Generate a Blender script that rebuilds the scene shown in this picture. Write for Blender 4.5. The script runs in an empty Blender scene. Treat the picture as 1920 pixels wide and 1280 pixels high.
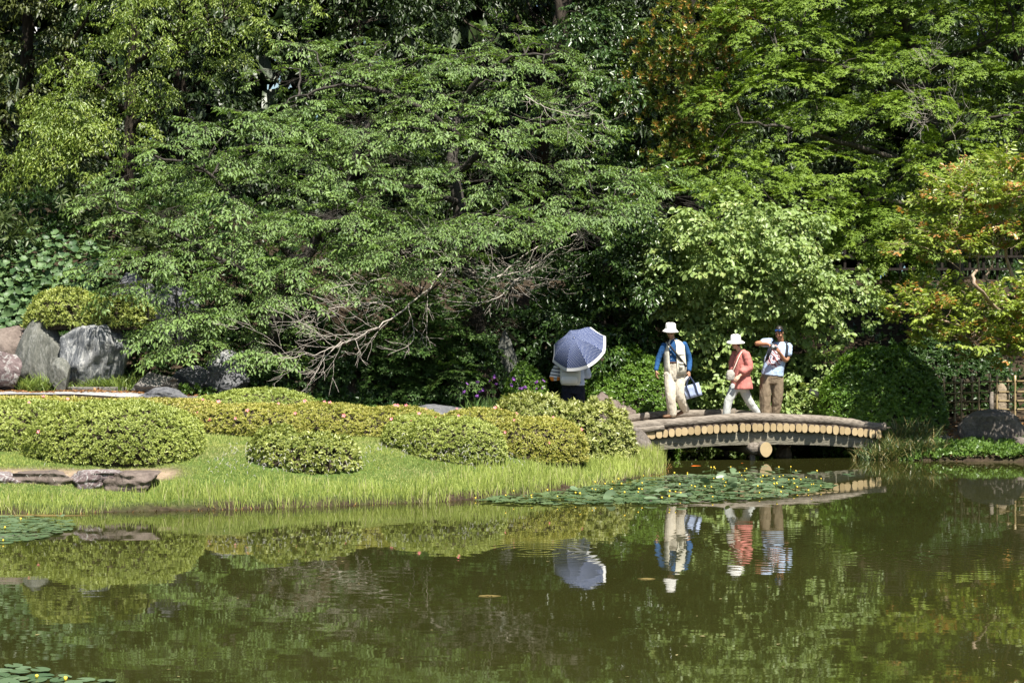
import bpy, bmesh, math, random
import numpy as np
from mathutils import Vector, Matrix

# ------------------------------------------------------------------ camera, sky, sun
scene = bpy.context.scene
COL = scene.collection
F, CX, CY, HC = 3180.0, 960.0, 640.0, 2.085      # focal length in photo pixels, centre, eye height above the water

cam_d = bpy.data.cameras.new('camera')
cam_d.sensor_width = 36.0
cam_d.lens = F / 1920.0 * 36.0
cam_d.clip_start = 0.1
cam_d.clip_end = 2000.0
cam = bpy.data.objects.new('camera', cam_d)
COL.objects.link(cam)
cam.location = (0, 0, HC)
cam.rotation_euler = (math.radians(90), 0, 0)
scene.camera = cam

SUN_EL, SUN_AZ = 61.0, 27.0                       # high sun behind the camera, to its right
sunvec = Vector((math.sin(math.radians(SUN_AZ)) * math.cos(math.radians(SUN_EL)),
                 -math.cos(math.radians(SUN_AZ)) * math.cos(math.radians(SUN_EL)),
                 math.sin(math.radians(SUN_EL))))
world = bpy.data.worlds.new('World')
scene.world = world
world.use_nodes = True
wn = world.node_tree
wn.nodes.clear()
w_out = wn.nodes.new('ShaderNodeOutputWorld')
w_bg = wn.nodes.new('ShaderNodeBackground')
w_sky = wn.nodes.new('ShaderNodeTexSky')
w_sky.sky_type = 'NISHITA'
w_sky.sun_disc = False
w_sky.sun_elevation = math.radians(SUN_EL)
w_sky.sun_rotation = math.radians(180 - SUN_AZ)
w_bg.inputs['Strength'].default_value = 0.05
wn.links.new(w_sky.outputs[0], w_bg.inputs['Color'])
wn.links.new(w_bg.outputs[0], w_out.inputs['Surface'])

sun_d = bpy.data.lights.new('sun', 'SUN')
sun_d.energy = 5.0
sun_d.angle = math.radians(0.53)
sun_d.color = (1.0, 0.95, 0.86)
sun = bpy.data.objects.new('sun', sun_d)
COL.objects.link(sun)
sun.location = (20, -20, 40)
sun.rotation_euler = sunvec.to_track_quat('Z', 'Y').to_euler()

scene.view_settings.view_transform = 'Standard'
scene.view_settings.look = 'None'
scene.view_settings.gamma = 1.0
scene.view_settings.use_curve_mapping = False
scene.view_settings.exposure = 1.28
scene.render.engine = 'CYCLES'
scene.cycles.max_bounces = 6
scene.cycles.diffuse_bounces = 3
scene.cycles.glossy_bounces = 3
scene.cycles.transmission_bounces = 3
scene.cycles.caustics_reflective = False
scene.cycles.caustics_refractive = False
scene.cycles.sample_clamp_indirect = 4.0
scene.cycles.use_denoising = True

# ------------------------------------------------------------------ helpers
def P(px, py, Y):
    return np.array(((px - CX) / F * Y, Y, HC + (CY - py) / F * Y))

def PX(px, Y):
    return (px - CX) / F * Y

def M(px, Y):
    return px / F * Y

def proj(p):
    return CX + p[..., 0] / p[..., 1] * F, CY - (p[..., 2] - HC) / p[..., 1] * F

def tag(o, label=None, cat=None, group=None, kind=None):
    if label: o['label'] = label
    if cat: o['category'] = cat
    if group: o['group'] = group
    if kind: o['kind'] = kind
    return o

def empty(name, loc=(0, 0, 0)):
    o = bpy.data.objects.new(name, None)
    o.empty_display_size = 0.2
    o.location = loc
    COL.objects.link(o)
    return o

def link(name, me, parent=None):
    o = bpy.data.objects.new(name, me)
    COL.objects.link(o)
    if parent is not None:
        o.parent = parent
        # all part meshes are written in world coordinates: undo the parent's offset
        o.matrix_parent_inverse = Matrix.Translation(-Vector(world_loc(parent)))
    return o

def world_loc(o):
    v = Vector(o.location)
    if o.parent is not None and o.type == 'EMPTY':
        v = v
    return v if o.parent is None else Vector((0, 0, 0))

def tri_mesh(name, V, T, mats, attrs=None, smooth=False, mat_idx=None):
    V = np.ascontiguousarray(V, dtype=np.float32)
    T = np.ascontiguousarray(T, dtype=np.int32)
    me = bpy.data.meshes.new(name)
    me.vertices.add(len(V)); me.vertices.foreach_set('co', V.ravel())
    me.loops.add(T.size); me.loops.foreach_set('vertex_index', T.ravel())
    me.polygons.add(len(T))
    me.polygons.foreach_set('loop_start', np.arange(0, T.size, 3, dtype=np.int32))
    if smooth:
        me.polygons.foreach_set('use_smooth', np.ones(len(T), dtype=bool))
    if mat_idx is not None:
        me.polygons.foreach_set('material_index', np.asarray(mat_idx, dtype=np.int32))
    me.update(calc_edges=True)
    for k, a in (attrs or {}).items():
        at = me.attributes.new(k, 'FLOAT', 'POINT')
        at.data.foreach_set('value', np.ascontiguousarray(a, dtype=np.float32))
    for m in (mats if isinstance(mats, (list, tuple)) else [mats]):
        me.materials.append(m)
    return me

def py_mesh(name, V, Fs, mats, smooth=False, mat_idx=None):
    me = bpy.data.meshes.new(name)
    me.from_pydata([tuple(map(float, v)) for v in V], [], [tuple(int(i) for i in f) for f in Fs])
    for m in (mats if isinstance(mats, (list, tuple)) else [mats]):
        me.materials.append(m)
    if smooth:
        me.polygons.foreach_set('use_smooth', np.ones(len(me.polygons), dtype=bool))
    if mat_idx is not None:
        me.polygons.foreach_set('material_index', np.asarray(mat_idx, dtype=np.int32))
    me.update()
    return me

def nrm(a):
    a = np.asarray(a, float)
    return a / np.maximum(np.linalg.norm(a, axis=-1, keepdims=True), 1e-9)

def _hash(ix, iy, iz, seed):
    h = (ix.astype(np.int64) * 374761393 + iy.astype(np.int64) * 668265263 + iz.astype(np.int64) * 2147483647 + seed * 1274126177) & 0xFFFFFFFF
    h = ((h ^ (h >> 13)) * 1274126177) & 0xFFFFFFFF
    h = ((h ^ (h >> 16)) * 2246822519) & 0xFFFFFFFF
    return ((h ^ (h >> 15)) & 0xFFFFFF) / float(0xFFFFFF)

def vnoise(p, seed=0):
    p = np.asarray(p, float)
    i = np.floor(p).astype(np.int64); f = p - i
    f = f * f * (3 - 2 * f)
    r = 0
    for dx in (0, 1):
        for dy in (0, 1):
            for dz in (0, 1):
                w = (f[..., 0] if dx else 1 - f[..., 0]) * (f[..., 1] if dy else 1 - f[..., 1]) * (f[..., 2] if dz else 1 - f[..., 2])
                r = r + w * _hash(i[..., 0] + dx, i[..., 1] + dy, i[..., 2] + dz, seed)
    return r * 2 - 1

def fbm(p, seed=0, oct=4):
    p = np.asarray(p, float)
    r = 0; a = 0.5
    for k in range(oct):
        r = r + a * vnoise(p, seed + k * 17); p = p * 2.03; a *= 0.5
    return r

def sstep(a, b, x):
    t = np.clip((np.asarray(x, float) - a) / (b - a), 0, 1)
    return t * t * (3 - 2 * t)

# ------------------------------------------------------------------ materials
def new_mat(name):
    m = bpy.data.materials.new(name)
    m.use_nodes = True
    nt = m.node_tree
    nt.nodes.clear()
    out = nt.nodes.new('ShaderNodeOutputMaterial')
    b = nt.nodes.new('ShaderNodeBsdfPrincipled')
    nt.links.new(b.outputs[0], out.inputs['Surface'])
    return m, nt, b, out

def N(nt, t, **kw):
    n = nt.nodes.new(t)
    for k, v in kw.items():
        if k.startswith('i_'):
            n.inputs[k[2:].replace('_', ' ')].default_value = v
        else:
            setattr(n, k, v)
    return n

def ramp(nt, fac, stops):
    r = nt.nodes.new('ShaderNodeValToRGB')
    e = r.color_ramp.elements
    while len(e) < len(stops): e.new(0.5)
    for k, (p, c) in enumerate(stops):
        e[k].position = p; e[k].color = (*c, 1) if len(c) == 3 else c
    nt.links.new(fac, r.inputs['Fac'])
    return r.outputs['Color']

def mix(nt, fac, a, b, mode='MIX'):
    m = nt.nodes.new('ShaderNodeMix'); m.data_type = 'RGBA'; m.blend_type = mode
    for s, v in ((m.inputs['Factor'], fac), (m.inputs['A'], a), (m.inputs['B'], b)):
        if hasattr(v, 'is_output'): nt.links.new(v, s)
        elif isinstance(v, (int, float)): s.default_value = v if s.type == 'VALUE' else (v, v, v, 1)
        else: s.default_value = (*v, 1) if len(v) == 3 else v
    return m.outputs['Result']

def objco(nt, scale=(1, 1, 1)):
    tc = nt.nodes.new('ShaderNodeTexCoord')
    mp = nt.nodes.new('ShaderNodeMapping')
    mp.inputs['Scale'].default_value = scale
    nt.links.new(tc.outputs['Object'], mp.inputs['Vector'])
    return mp.outputs[0]

def noise(nt, vec, scale, detail=5, rough=0.6, dist=0.0):
    n = nt.nodes.new('ShaderNodeTexNoise')
    n.inputs['Scale'].default_value = scale; n.inputs['Detail'].default_value = detail
    n.inputs['Roughness'].default_value = rough; n.inputs['Distortion'].default_value = dist
    nt.links.new(vec, n.inputs['Vector'])
    return n.outputs['Fac']

def bump(nt, b, h, strength=0.5, dist=0.02):
    bp = nt.nodes.new('ShaderNodeBump')
    bp.inputs['Strength'].default_value = strength; bp.inputs['Distance'].default_value = dist
    nt.links.new(h, bp.inputs['Height'])
    nt.links.new(bp.outputs[0], b.inputs['Normal'])

def leaf_mat(name, c1, c2, tip=None, rough=0.45, spec=0.4, trans=0.3, tgain=1.25):
    m, nt, b, out = new_mat(name)
    a = N(nt, 'ShaderNodeAttribute', attribute_name='rnd')
    c = mix(nt, a.outputs['Fac'], c1, c2)
    if tip is not None:
        t = N(nt, 'ShaderNodeAttribute', attribute_name='tip')
        c = mix(nt, t.outputs['Fac'], c, tip)
    nt.links.new(c, b.inputs['Base Color'])
    b.inputs['Roughness'].default_value = rough
    b.inputs['Specular IOR Level'].default_value = spec
    tr = N(nt, 'ShaderNodeBsdfTranslucent')
    nt.links.new(mix(nt, 1.0, c, (tgain, tgain * 1.02, tgain * 0.55), 'MULTIPLY'), tr.inputs['Color'])
    ms = N(nt, 'ShaderNodeMixShader'); ms.inputs[0].default_value = trans
    nt.links.new(b.outputs[0], ms.inputs[1]); nt.links.new(tr.outputs[0], ms.inputs[2])
    nt.links.new(ms.outputs[0], out.inputs['Surface'])
    return m

def plain_mat(name, c, rough=0.7, spec=0.3, var=0.15, scale=12, bmp=0.0, bscale=60, metal=0.0):
    m, nt, b, out = new_mat(name)
    v = objco(nt)
    n = noise(nt, v, scale)
    c = np.array(c)
    nt.links.new(ramp(nt, n, [(0.3, tuple(c * (1 - var))), (0.7, tuple(np.minimum(c * (1 + var), 0.95)))]), b.inputs['Base Color'])
    b.inputs['Roughness'].default_value = rough; b.inputs['Specular IOR Level'].default_value = spec
    b.inputs['Metallic'].default_value = metal
    if bmp > 0: bump(nt, b, noise(nt, v, bscale, 4), bmp, 0.01)
    return m

def bark_mat(name, c1, c2, scale=(8, 8, 2), lichen=None, rough=0.85):
    m, nt, b, out = new_mat(name)
    v = objco(nt, scale)
    n = noise(nt, v, 3.0, 6, 0.65, 0.4)
    c = ramp(nt, n, [(0.32, c1), (0.66, c2)])
    if lichen is not None:
        n2 = noise(nt, objco(nt), 5.0, 3)
        f = ramp(nt, n2, [(0.52, (0, 0, 0)), (0.62, (1, 1, 1))])
        c = mix(nt, f, c, lichen)
    nt.links.new(c, b.inputs['Base Color'])
    b.inputs['Roughness'].default_value = rough
    b.inputs['Specular IOR Level'].default_value = 0.2
    bump(nt, b, n, 0.6, 0.03)
    return m

def stone_mat(name, c1, c2, c3, streak=(1, 1, 1), vein=0.0, scale=2.5):
    m, nt, b, out = new_mat(name)
    v = objco(nt, streak)
    n = noise(nt, v, scale, 8, 0.62, 0.6)
    c = ramp(nt, n, [(0.30, c1), (0.5, c2), (0.72, c3)])
    n2 = noise(nt, v, scale * 7, 5, 0.7)
    c = mix(nt, 0.35, c, ramp(nt, n2, [(0.35, tuple(np.array(c1) * 0.6)), (0.65, tuple(np.minimum(np.array(c3) * 1.15, 0.9)))]))
    if vein > 0:
        n3 = noise(nt, objco(nt, (streak[0] * 1.3, streak[1], streak[2] * 0.6)), scale * 1.8, 5, 0.6, 1.5)
        f = ramp(nt, n3, [(0.50, (0, 0, 0)), (0.56, (vein, vein, vein)), (0.60, (0, 0, 0))])
        c = mix(nt, f, c, (0.42, 0.42, 0.40))
    nt.links.new(c, b.inputs['Base Color'])
    b.inputs['Roughness'].default_value = 0.8
    b.inputs['Specular IOR Level'].default_value = 0.25
    mx = N(nt, 'ShaderNodeMath', operation='ADD')
    nt.links.new(n, mx.inputs[0]); nt.links.new(n2, mx.inputs[1])
    bump(nt, b, mx.outputs[0], 0.8, 0.03)
    return m

# ------------------------------------------------------------------ tubes
def tube_segs(p0, p1, r0, r1, sides=3):
    p0 = np.asarray(p0, float); p1 = np.asarray(p1, float)
    n = len(p0)
    d = nrm(p1 - p0)
    ref = np.where(np.abs(d[:, 2:3]) > 0.9, np.array([[1.0, 0, 0]]), np.array([[0, 0, 1.0]]))
    a = nrm(np.cross(d, ref)); b = np.cross(d, a)
    V = np.zeros((n, 2 * sides, 3))
    for k in range(sides):
        t = 2 * math.pi * k / sides
        off = a * math.cos(t) + b * math.sin(t)
        V[:, k] = p0 + off * np.asarray(r0).reshape(-1, 1)
        V[:, sides + k] = p1 + off * np.asarray(r1).reshape(-1, 1)
    T = []
    for k in range(sides):
        k2 = (k + 1) % sides
        T += [(k, k2, sides + k2), (k, sides + k2, sides + k)]
    T = np.array(T)
    Tn = (T[None] + (np.arange(n) * 2 * sides)[:, None, None]).reshape(-1, 3)
    return V.reshape(-1, 3), Tn

def poly_tube(pts, rad, sides=8, cap=True, side_ref=None, squash=None):
    """one tapered tube through pts -> verts, tris; rad scalar or (ra, rb) per point"""
    pts = np.asarray(pts, float); n = len(pts)
    tan = np.zeros_like(pts)
    tan[1:-1] = pts[2:] - pts[:-2]; tan[0] = pts[1] - pts[0]; tan[-1] = pts[-1] - pts[-2]
    tan = nrm(tan)
    if side_ref is None:
        a = np.cross(tan[0], (0, 0, 1.0)) if abs(tan[0][2]) < 0.9 else np.cross(tan[0], (0, 1.0, 0))
    else:
        a = np.asarray(side_ref, float)
    V = np.zeros((n, sides, 3))
    for i in range(n):
        if side_ref is not None: a = np.asarray(side_ref, float)
        a = a - tan[i] * np.dot(a, tan[i]); a = a / max(np.linalg.norm(a), 1e-9)
        b = np.cross(tan[i], a)
        r = rad[i]
        ra, rb = (r, r) if np.isscalar(r) else r
        t = np.arange(sides) * 2 * math.pi / sides
        V[i] = pts[i] + np.outer(np.cos(t) * ra, a) + np.outer(np.sin(t) * rb, b)
    T = []
    for i in range(n - 1):
        for k in range(sides):
            k2 = (k + 1) % sides
            p, q, r_, s = i * sides + k, i * sides + k2, (i + 1) * sides + k2, (i + 1) * sides + k
            T += [(p, q, r_), (p, r_, s)]
    V = V.reshape(-1, 3)
    if cap:
        c0, c1 = len(V), len(V) + 1
        V = np.vstack([V, pts[:1], pts[-1:]])
        for k in range(sides):
            k2 = (k + 1) % sides
            T += [(c0, k2, k), (c1, (n - 1) * sides + k, (n - 1) * sides + k2)]
    return V, np.array(T)

def join_tris(lst):
    Vs, Ts, o = [], [], 0
    for V, T in lst:
        Vs.append(V); Ts.append(np.asarray(T) + o); o += len(V)
    return np.vstack(Vs), np.vstack(Ts)

def smooth_path(pts, per=6, jitter=0.0, rng=None):
    pts = np.asarray(pts, float)
    n = len(pts)
    if n == 2:
        out = np.array([pts[0] + (pts[1] - pts[0]) * t for t in np.linspace(0, 1, per + 1)])
    else:
        out = []
        ext = np.vstack([2 * pts[0] - pts[1], pts, 2 * pts[-1] - pts[-2]])
        for i in range(n - 1):
            p0, p1, p2, p3 = ext[i:i + 4]
            for t in np.linspace(0, 1, per, endpoint=False):
                out.append(0.5 * ((2 * p1) + (p2 - p0) * t + (2 * p0 - 5 * p1 + 4 * p2 - p3) * t * t + (3 * p1 - p0 - 3 * p2 + p3) * t ** 3))
        out.append(pts[-1]); out = np.array(out)
    if jitter and rng is not None:
        j = rng.normal(0, jitter, out.shape); j[0] = 0; j[-1] = 0
        out = out + j
    return out
# ------------------------------------------------------------------ terrain
POND = np.array([(-26, -12), (-26, 14), (-18, 19.0), (-11, 19.95), (-6.2, 20.32), (-3.2, 21.1), (-1.1, 21.9), (0.3, 23.05), (1.5, 24.8), (2.35, 26.6),
                 (2.62, 28.2), (2.62, 30.5), (2.2, 33.5), (2.9, 35.2), (4.6, 35.6), (6.0, 34.3), (6.25, 32), (6.15, 30.1), (6.8, 29.75), (8.8, 29.3),
                 (12, 28.3), (18, 25), (26, 18), (28, -12)], float)

def pond_sd(x, y):
    x = np.asarray(x, float); y = np.asarray(y, float)
    d2 = np.full(x.shape, 1e9); inside = np.zeros(x.shape, bool)
    n = len(POND)
    for i in range(n):
        ax, ay = POND[i]; bx, by = POND[(i + 1) % n]
        ex, ey = bx - ax, by - ay
        t = np.clip(((x - ax) * ex + (y - ay) * ey) / (ex * ex + ey * ey), 0, 1)
        d2 = np.minimum(d2, (x - ax - t * ex) ** 2 + (y - ay - t * ey) ** 2)
        cond = ((ay > y) != (by > y)) & (x < (bx - ax) * (y - ay) / (by - ay + 1e-12) + ax)
        inside ^= cond
    d = np.sqrt(d2)
    return np.where(inside, -d, d)

def T(x, y):
    x = np.asarray(x, float); y = np.asarray(y, float)
    d = pond_sd(x, y)
    p3 = np.stack([x, y, np.zeros_like(x)], -1)
    d = d + 0.10 * vnoise(p3 * 1.1, 3) + 0.05 * vnoise(p3 * 3.1, 5)
    z = np.interp(d, [-6, -1.2, -0.35, 0, 0.12, 1.0, 2, 3, 5, 8], [-0.9, -0.55, -0.25, -0.03, 0.07, 0.27, 0.48, 0.60, 0.68, 0.74])
    z = z + 0.45 * sstep(0, 8, -x) * sstep(2.5, 8, d)
    hill = 2.9 * sstep(33.2, 43, y) + 2.7 * sstep(30.6, 36.5, y) * sstep(2.8, 7, -x) * (1 - 0.55 * sstep(36, 43, y))
    z = z + hill * sstep(0.2, 3.5, d)
    z = z + (0.05 * vnoise(p3 * 0.6, 11) + 0.02 * vnoise(p3 * 2.3, 12)) * sstep(0.3, 1.5, d)
    return z

def Tz(x, y):
    return float(T(np.array([x]), np.array([y]))[0])

def axis_pts(a0, a1, step, far, n):
    mid = np.arange(a0, a1 + 1e-6, step)
    lo = a0 - np.geomspace(step * 2, a0 + far, n)[::-1]
    hi = a1 + np.geomspace(step * 2, far - a1, n)
    return np.concatenate([lo, mid, hi])

m_ground, nt, b, out = new_mat('soil and moss')
v = objco(nt)
n1 = noise(nt, v, 1.3, 6); n2 = noise(nt, v, 14, 5, 0.7)
c = ramp(nt, n2, [(0.3, (0.018, 0.013, 0.009)), (0.55, (0.045, 0.033, 0.021)), (0.75, (0.085, 0.062, 0.04))])
g = ramp(nt, n2, [(0.3, (0.035, 0.06, 0.012)), (0.7, (0.10, 0.15, 0.035))])
geo = N(nt, 'ShaderNodeNewGeometry')
at = N(nt, 'ShaderNodeAttribute', attribute_name='lawn')
c = mix(nt, at.outputs['Fac'], c, g)
sa = N(nt, 'ShaderNodeAttribute', attribute_name='sand')
c = mix(nt, sa.outputs['Fac'], c, ramp(nt, n2, [(0.3, (0.20, 0.145, 0.095)), (0.7, (0.36, 0.28, 0.20))]))
nt.links.new(c, b.inputs['Base Color']); b.inputs['Roughness'].default_value = 0.95
b.inputs['Specular IOR Level'].default_value = 0.1
bump(nt, b, n2, 0.7, 0.04)

def build_ground():
    xs = axis_pts(-14, 14, 0.22, 500, 14)
    ys = np.concatenate([-60 - np.geomspace(1, 300, 6)[::-1], np.arange(-60, 16, 6.0), np.arange(17, 46, 0.22), 46 + np.geomspace(0.5, 700, 18)])
    X, Y = np.meshgrid(xs, ys)
    Z = T(X, Y)
    V = np.stack([X, Y, Z], -1).reshape(-1, 3)
    ny, nx = X.shape
    i = np.arange((ny - 1) * (nx - 1)); r, c_ = i // (nx - 1), i % (nx - 1)
    a = r * nx + c_
    Ts = np.concatenate([np.stack([a, a + 1, a + nx + 1], -1), np.stack([a, a + nx + 1, a + nx], -1)])
    d = pond_sd(X, Y)
    lawn = sstep(0.12, 0.35, d) * (1 - sstep(27.0, 28.2, Y + 0 * X)) * (1 - sstep(1.6, 2.4, X)) * (Y > 15)
    lawn = np.maximum(lawn, 0.75 * sstep(0.1, 0.4, d) * sstep(6.5, 7.2, X) * (1 - sstep(30.0, 30.6, Y)) * (Y > 20))
    sand = (X > -9) * sstep(-4.2, -4.6, X) * sstep(1.15, 1.3, d) * (1 - sstep(1.5, 1.8, d)) * (Y < 24) * sstep(-7.8, -7.0, X)
    sand = np.maximum(sand, 0.8 * sstep(7.3, 7.6, X) * (1 - sstep(8.6, 9.2, X)) * sstep(30.1, 30.4, Y) * (1 - sstep(31.6, 32.4, Y)))
    lawn = lawn * (1 - sand)
    me = tri_mesh('ground', V, Ts, m_ground, {'lawn': lawn.ravel(), 'sand': sand.ravel()}, smooth=True)
    o = link('ground', me); tag(o, 'brown soil and grassy bank rising into the wooded slope', 'ground', kind='structure')
    return o
build_ground()

# water -----------------------------------------------------------------
m_water, nt, b, out = new_mat('pond water')
geo = N(nt, 'ShaderNodeNewGeometry')
pos = geo.outputs['Position']
def vm(op, a, b_=None, s=None):
    n = nt.nodes.new('ShaderNodeVectorMath'); n.operation = op
    for k, q in enumerate((a, b_)):
        if q is None: continue
        if hasattr(q, 'is_output'): nt.links.new(q, n.inputs[k])
        else: n.inputs[k].default_value = q
    if s is not None:
        if hasattr(s, 'is_output'): nt.links.new(s, n.inputs['Scale'])
        else: n.inputs['Scale'].default_value = s
    return n.outputs['Value'] if op in ('LENGTH', 'DOT_PRODUCT', 'DISTANCE') else n.outputs[0]
def fm(op, a, b_=0.0):
    n = nt.nodes.new('ShaderNodeMath'); n.operation = op
    for k, q in enumerate((a, b_)):
        if hasattr(q, 'is_output'): nt.links.new(q, n.inputs[k])
        else: n.inputs[k].default_value = q
    return n.outputs[0]
tot = None
def addv(v_):
    global tot
    tot = v_ if tot is None else vm('ADD', tot, v_)
for (sx, sy, sc, k) in ((0.8, 1.0, 2.0, 0.0036), (0.6, 1.8, 6.0, 0.0052), (0.6, 1.2, 0.5, 0.0018)):
    mp = nt.nodes.new('ShaderNodeMapping'); mp.inputs['Scale'].default_value = (sx, sy, 1)
    nt.links.new(pos, mp.inputs['Vector'])
    nn = nt.nodes.new('ShaderNodeTexNoise'); nn.inputs['Scale'].default_value = sc; nn.inputs['Detail'].default_value = 2
    nt.links.new(mp.outputs[0], nn.inputs['Vector'])
    addv(vm('SCALE', vm('SUBTRACT', nn.outputs['Color'], (0.5, 0.5, 0.5)), s=2 * k))
for (cx_, cy_, wl, amp, fall) in ((0.25, 16.9, 0.16, 0.011, 0.75), (2.9, 17.3, 0.17, 0.0075, 1.5), (4.3, 16.5, 0.15, 0.0065, 1.3), (6.4, 17.6, 0.3, 0.004, 1.6), (-1.2, 14.5, 0.25, 0.003, 1.5)):
    rel = vm('SUBTRACT', pos, (cx_, cy_, 0.0))
    r = vm('LENGTH', rel)
    s_ = fm('SINE', fm('MULTIPLY', r, 2 * math.pi / wl))
    fall_ = fm('POWER', 2.71828, fm('MULTIPLY', fm('POWER', fm('DIVIDE', r, fall), 2.0), -1.0))
    addv(vm('SCALE', vm('NORMALIZE', rel), s=fm('MULTIPLY', fm('MULTIPLY', s_, fall_), amp)))
flat = vm('MULTIPLY', tot, (1, 1, 0))
nt.links.new(vm('NORMALIZE', vm('ADD', flat, (0, 0, 1))), b.inputs['Normal'])
nz = noise(nt, pos, 0.35, 3)
nt.links.new(ramp(nt, nz, [(0.3, (0.0195, 0.0205, 0.0053)), (0.7, (0.0265, 0.0275, 0.0073))]), b.inputs['Base Color'])
b.inputs['Roughness'].default_value = 0.02
b.inputs['IOR'].default_value = 1.33
b.inputs['Specular IOR Level'].default_value = 0.5
V = np.array([(-30, -14, 0), (32, -14, 0), (32, 37, 0), (-30, 37, 0)], float)
o = link('water', py_mesh('water', V, [(0, 1, 2, 3)], m_water))
tag(o, 'dark olive pond water mirroring the trees', 'water', kind='structure')

# gravel path behind the azaleas at the left -----------------------------
m_gravel, nt, b, out = new_mat('grey gravel')
v = objco(nt)
vo = N(nt, 'ShaderNodeTexVoronoi'); vo.inputs['Scale'].default_value = 55; nt.links.new(v, vo.inputs['Vector'])
c = mix(nt, 0.5, ramp(nt, noise(nt, v, 3, 4), [(0.3, (0.20, 0.195, 0.185)), (0.7, (0.31, 0.29, 0.265))]), vo.outputs['Color'], 'OVERLAY')
hs = N(nt, 'ShaderNodeHueSaturation'); hs.inputs['Saturation'].default_value = 0.3; nt.links.new(c, hs.inputs['Color'])
nt.links.new(hs.outputs[0], b.inputs['Base Color']); b.inputs['Roughness'].default_value = 0.95
bump(nt, b, vo.outputs['Distance'], 0.6, 0.02)

def drape(name, xs, yc, half, mat, lift=0.012, nv=7):
    xs = np.asarray(xs); yc = np.asarray(yc); half = np.broadcast_to(half, xs.shape)
    G = []
    for t in np.linspace(-1, 1, nv):
        wob = 0.08 * vnoise(np.stack([xs * 1.7, 0 * xs + t * 3, 0 * xs], -1), 9)
        y = yc + t * half + (wob if abs(t) == 1 else 0)
        G.append(np.stack([xs, y, T(xs, y) + lift], -1))
    G = np.array(G); nv, nx = G.shape[:2]
    a = np.array([r * nx + c_ for r in range(nv - 1) for c_ in range(nx - 1)])
    Ts = np.concatenate([np.stack([a, a + 1, a + nx + 1], -1), np.stack([a, a + nx + 1, a + nx], -1)])
    return link(name, tri_mesh(name, G.reshape(-1, 3), Ts, mat, smooth=True))
xs = np.arange(-16, -4.6, 0.12)
o = drape('path', xs, 29.05 + 0.05 * (xs + 8), 0.62 - 0.25 * sstep(-6.5, -4.6, xs), m_gravel, 0.016)
tag(o, 'grey gravel path behind the clipped azaleas', 'path', kind='structure')

# ------------------------------------------------------------------ leaves
def tmpl_fold(w=0.5, fold=0.12, droop=0.15):
    V = np.array([(0, 0, 0), (0.42, w / 2, fold), (1, 0, -droop), (0.42, -w / 2, fold)])
    return V, np.array([(0, 2, 1), (0, 3, 2)])
def tmpl_six(w=0.5, fold=0.1, droop=0.15):
    V = np.array([(0, 0, 0), (0.28, w * .46, fold), (0.68, w * .40, fold * .5 - droop * .4), (1, 0, -droop), (0.68, -w * .40, fold * .5 - droop * .4), (0.28, -w * .46, fold), (0.45, 0, 0)])
    return V, np.array([(0, 6, 1), (1, 6, 2), (2, 6, 3), (3, 6, 4), (4, 6, 5), (5, 6, 0)])
def tmpl_four(w=0.5, fold=0.1, droop=0.15):
    V = np.array([(0, 0, 0), (0.28, w * .46, fold), (0.68, w * .40, fold * .4 - droop * .4), (1, 0, -droop), (0.68, -w * .40, fold * .4 - droop * .4), (0.28, -w * .46, fold)])
    return V, np.array([(0, 2, 1), (0, 3, 2), (0, 4, 3), (0, 5, 4)])
def tmpl_maple():
    V = []; Tn = []
    for a, l in ((-62, 0.82), (0, 1.0), (62, 0.82)):
        t = math.radians(a); d = np.array((math.cos(t), math.sin(t), 0)); s = np.array((-d[1], d[0], 0))
        k = len(V)
        V += [tuple(d * l * 0.10 + s * 0.25 * l), tuple(d * l + np.array((0, 0, -0.16))), tuple(d * l * 0.10 - s * 0.25 * l)]
        Tn += [(k, k + 2, k + 1)]
    V = np.array(V); V[:, 0] += 0.15
    return V, np.array(Tn)
def tmpl_round(n=9):
    V = [(0.05, 0, 0)]
    for k in range(n):
        t = math.radians(-160 + 320 * k / (n - 1))
        V.append((0.5 + 0.5 * math.cos(t), 0.55 * math.sin(t), 0.06 if k % 2 else 0.10))
    Tn = [(0, k, k + 1) for k in range(1, n)]
    return np.array(V), np.array(Tn)

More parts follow.
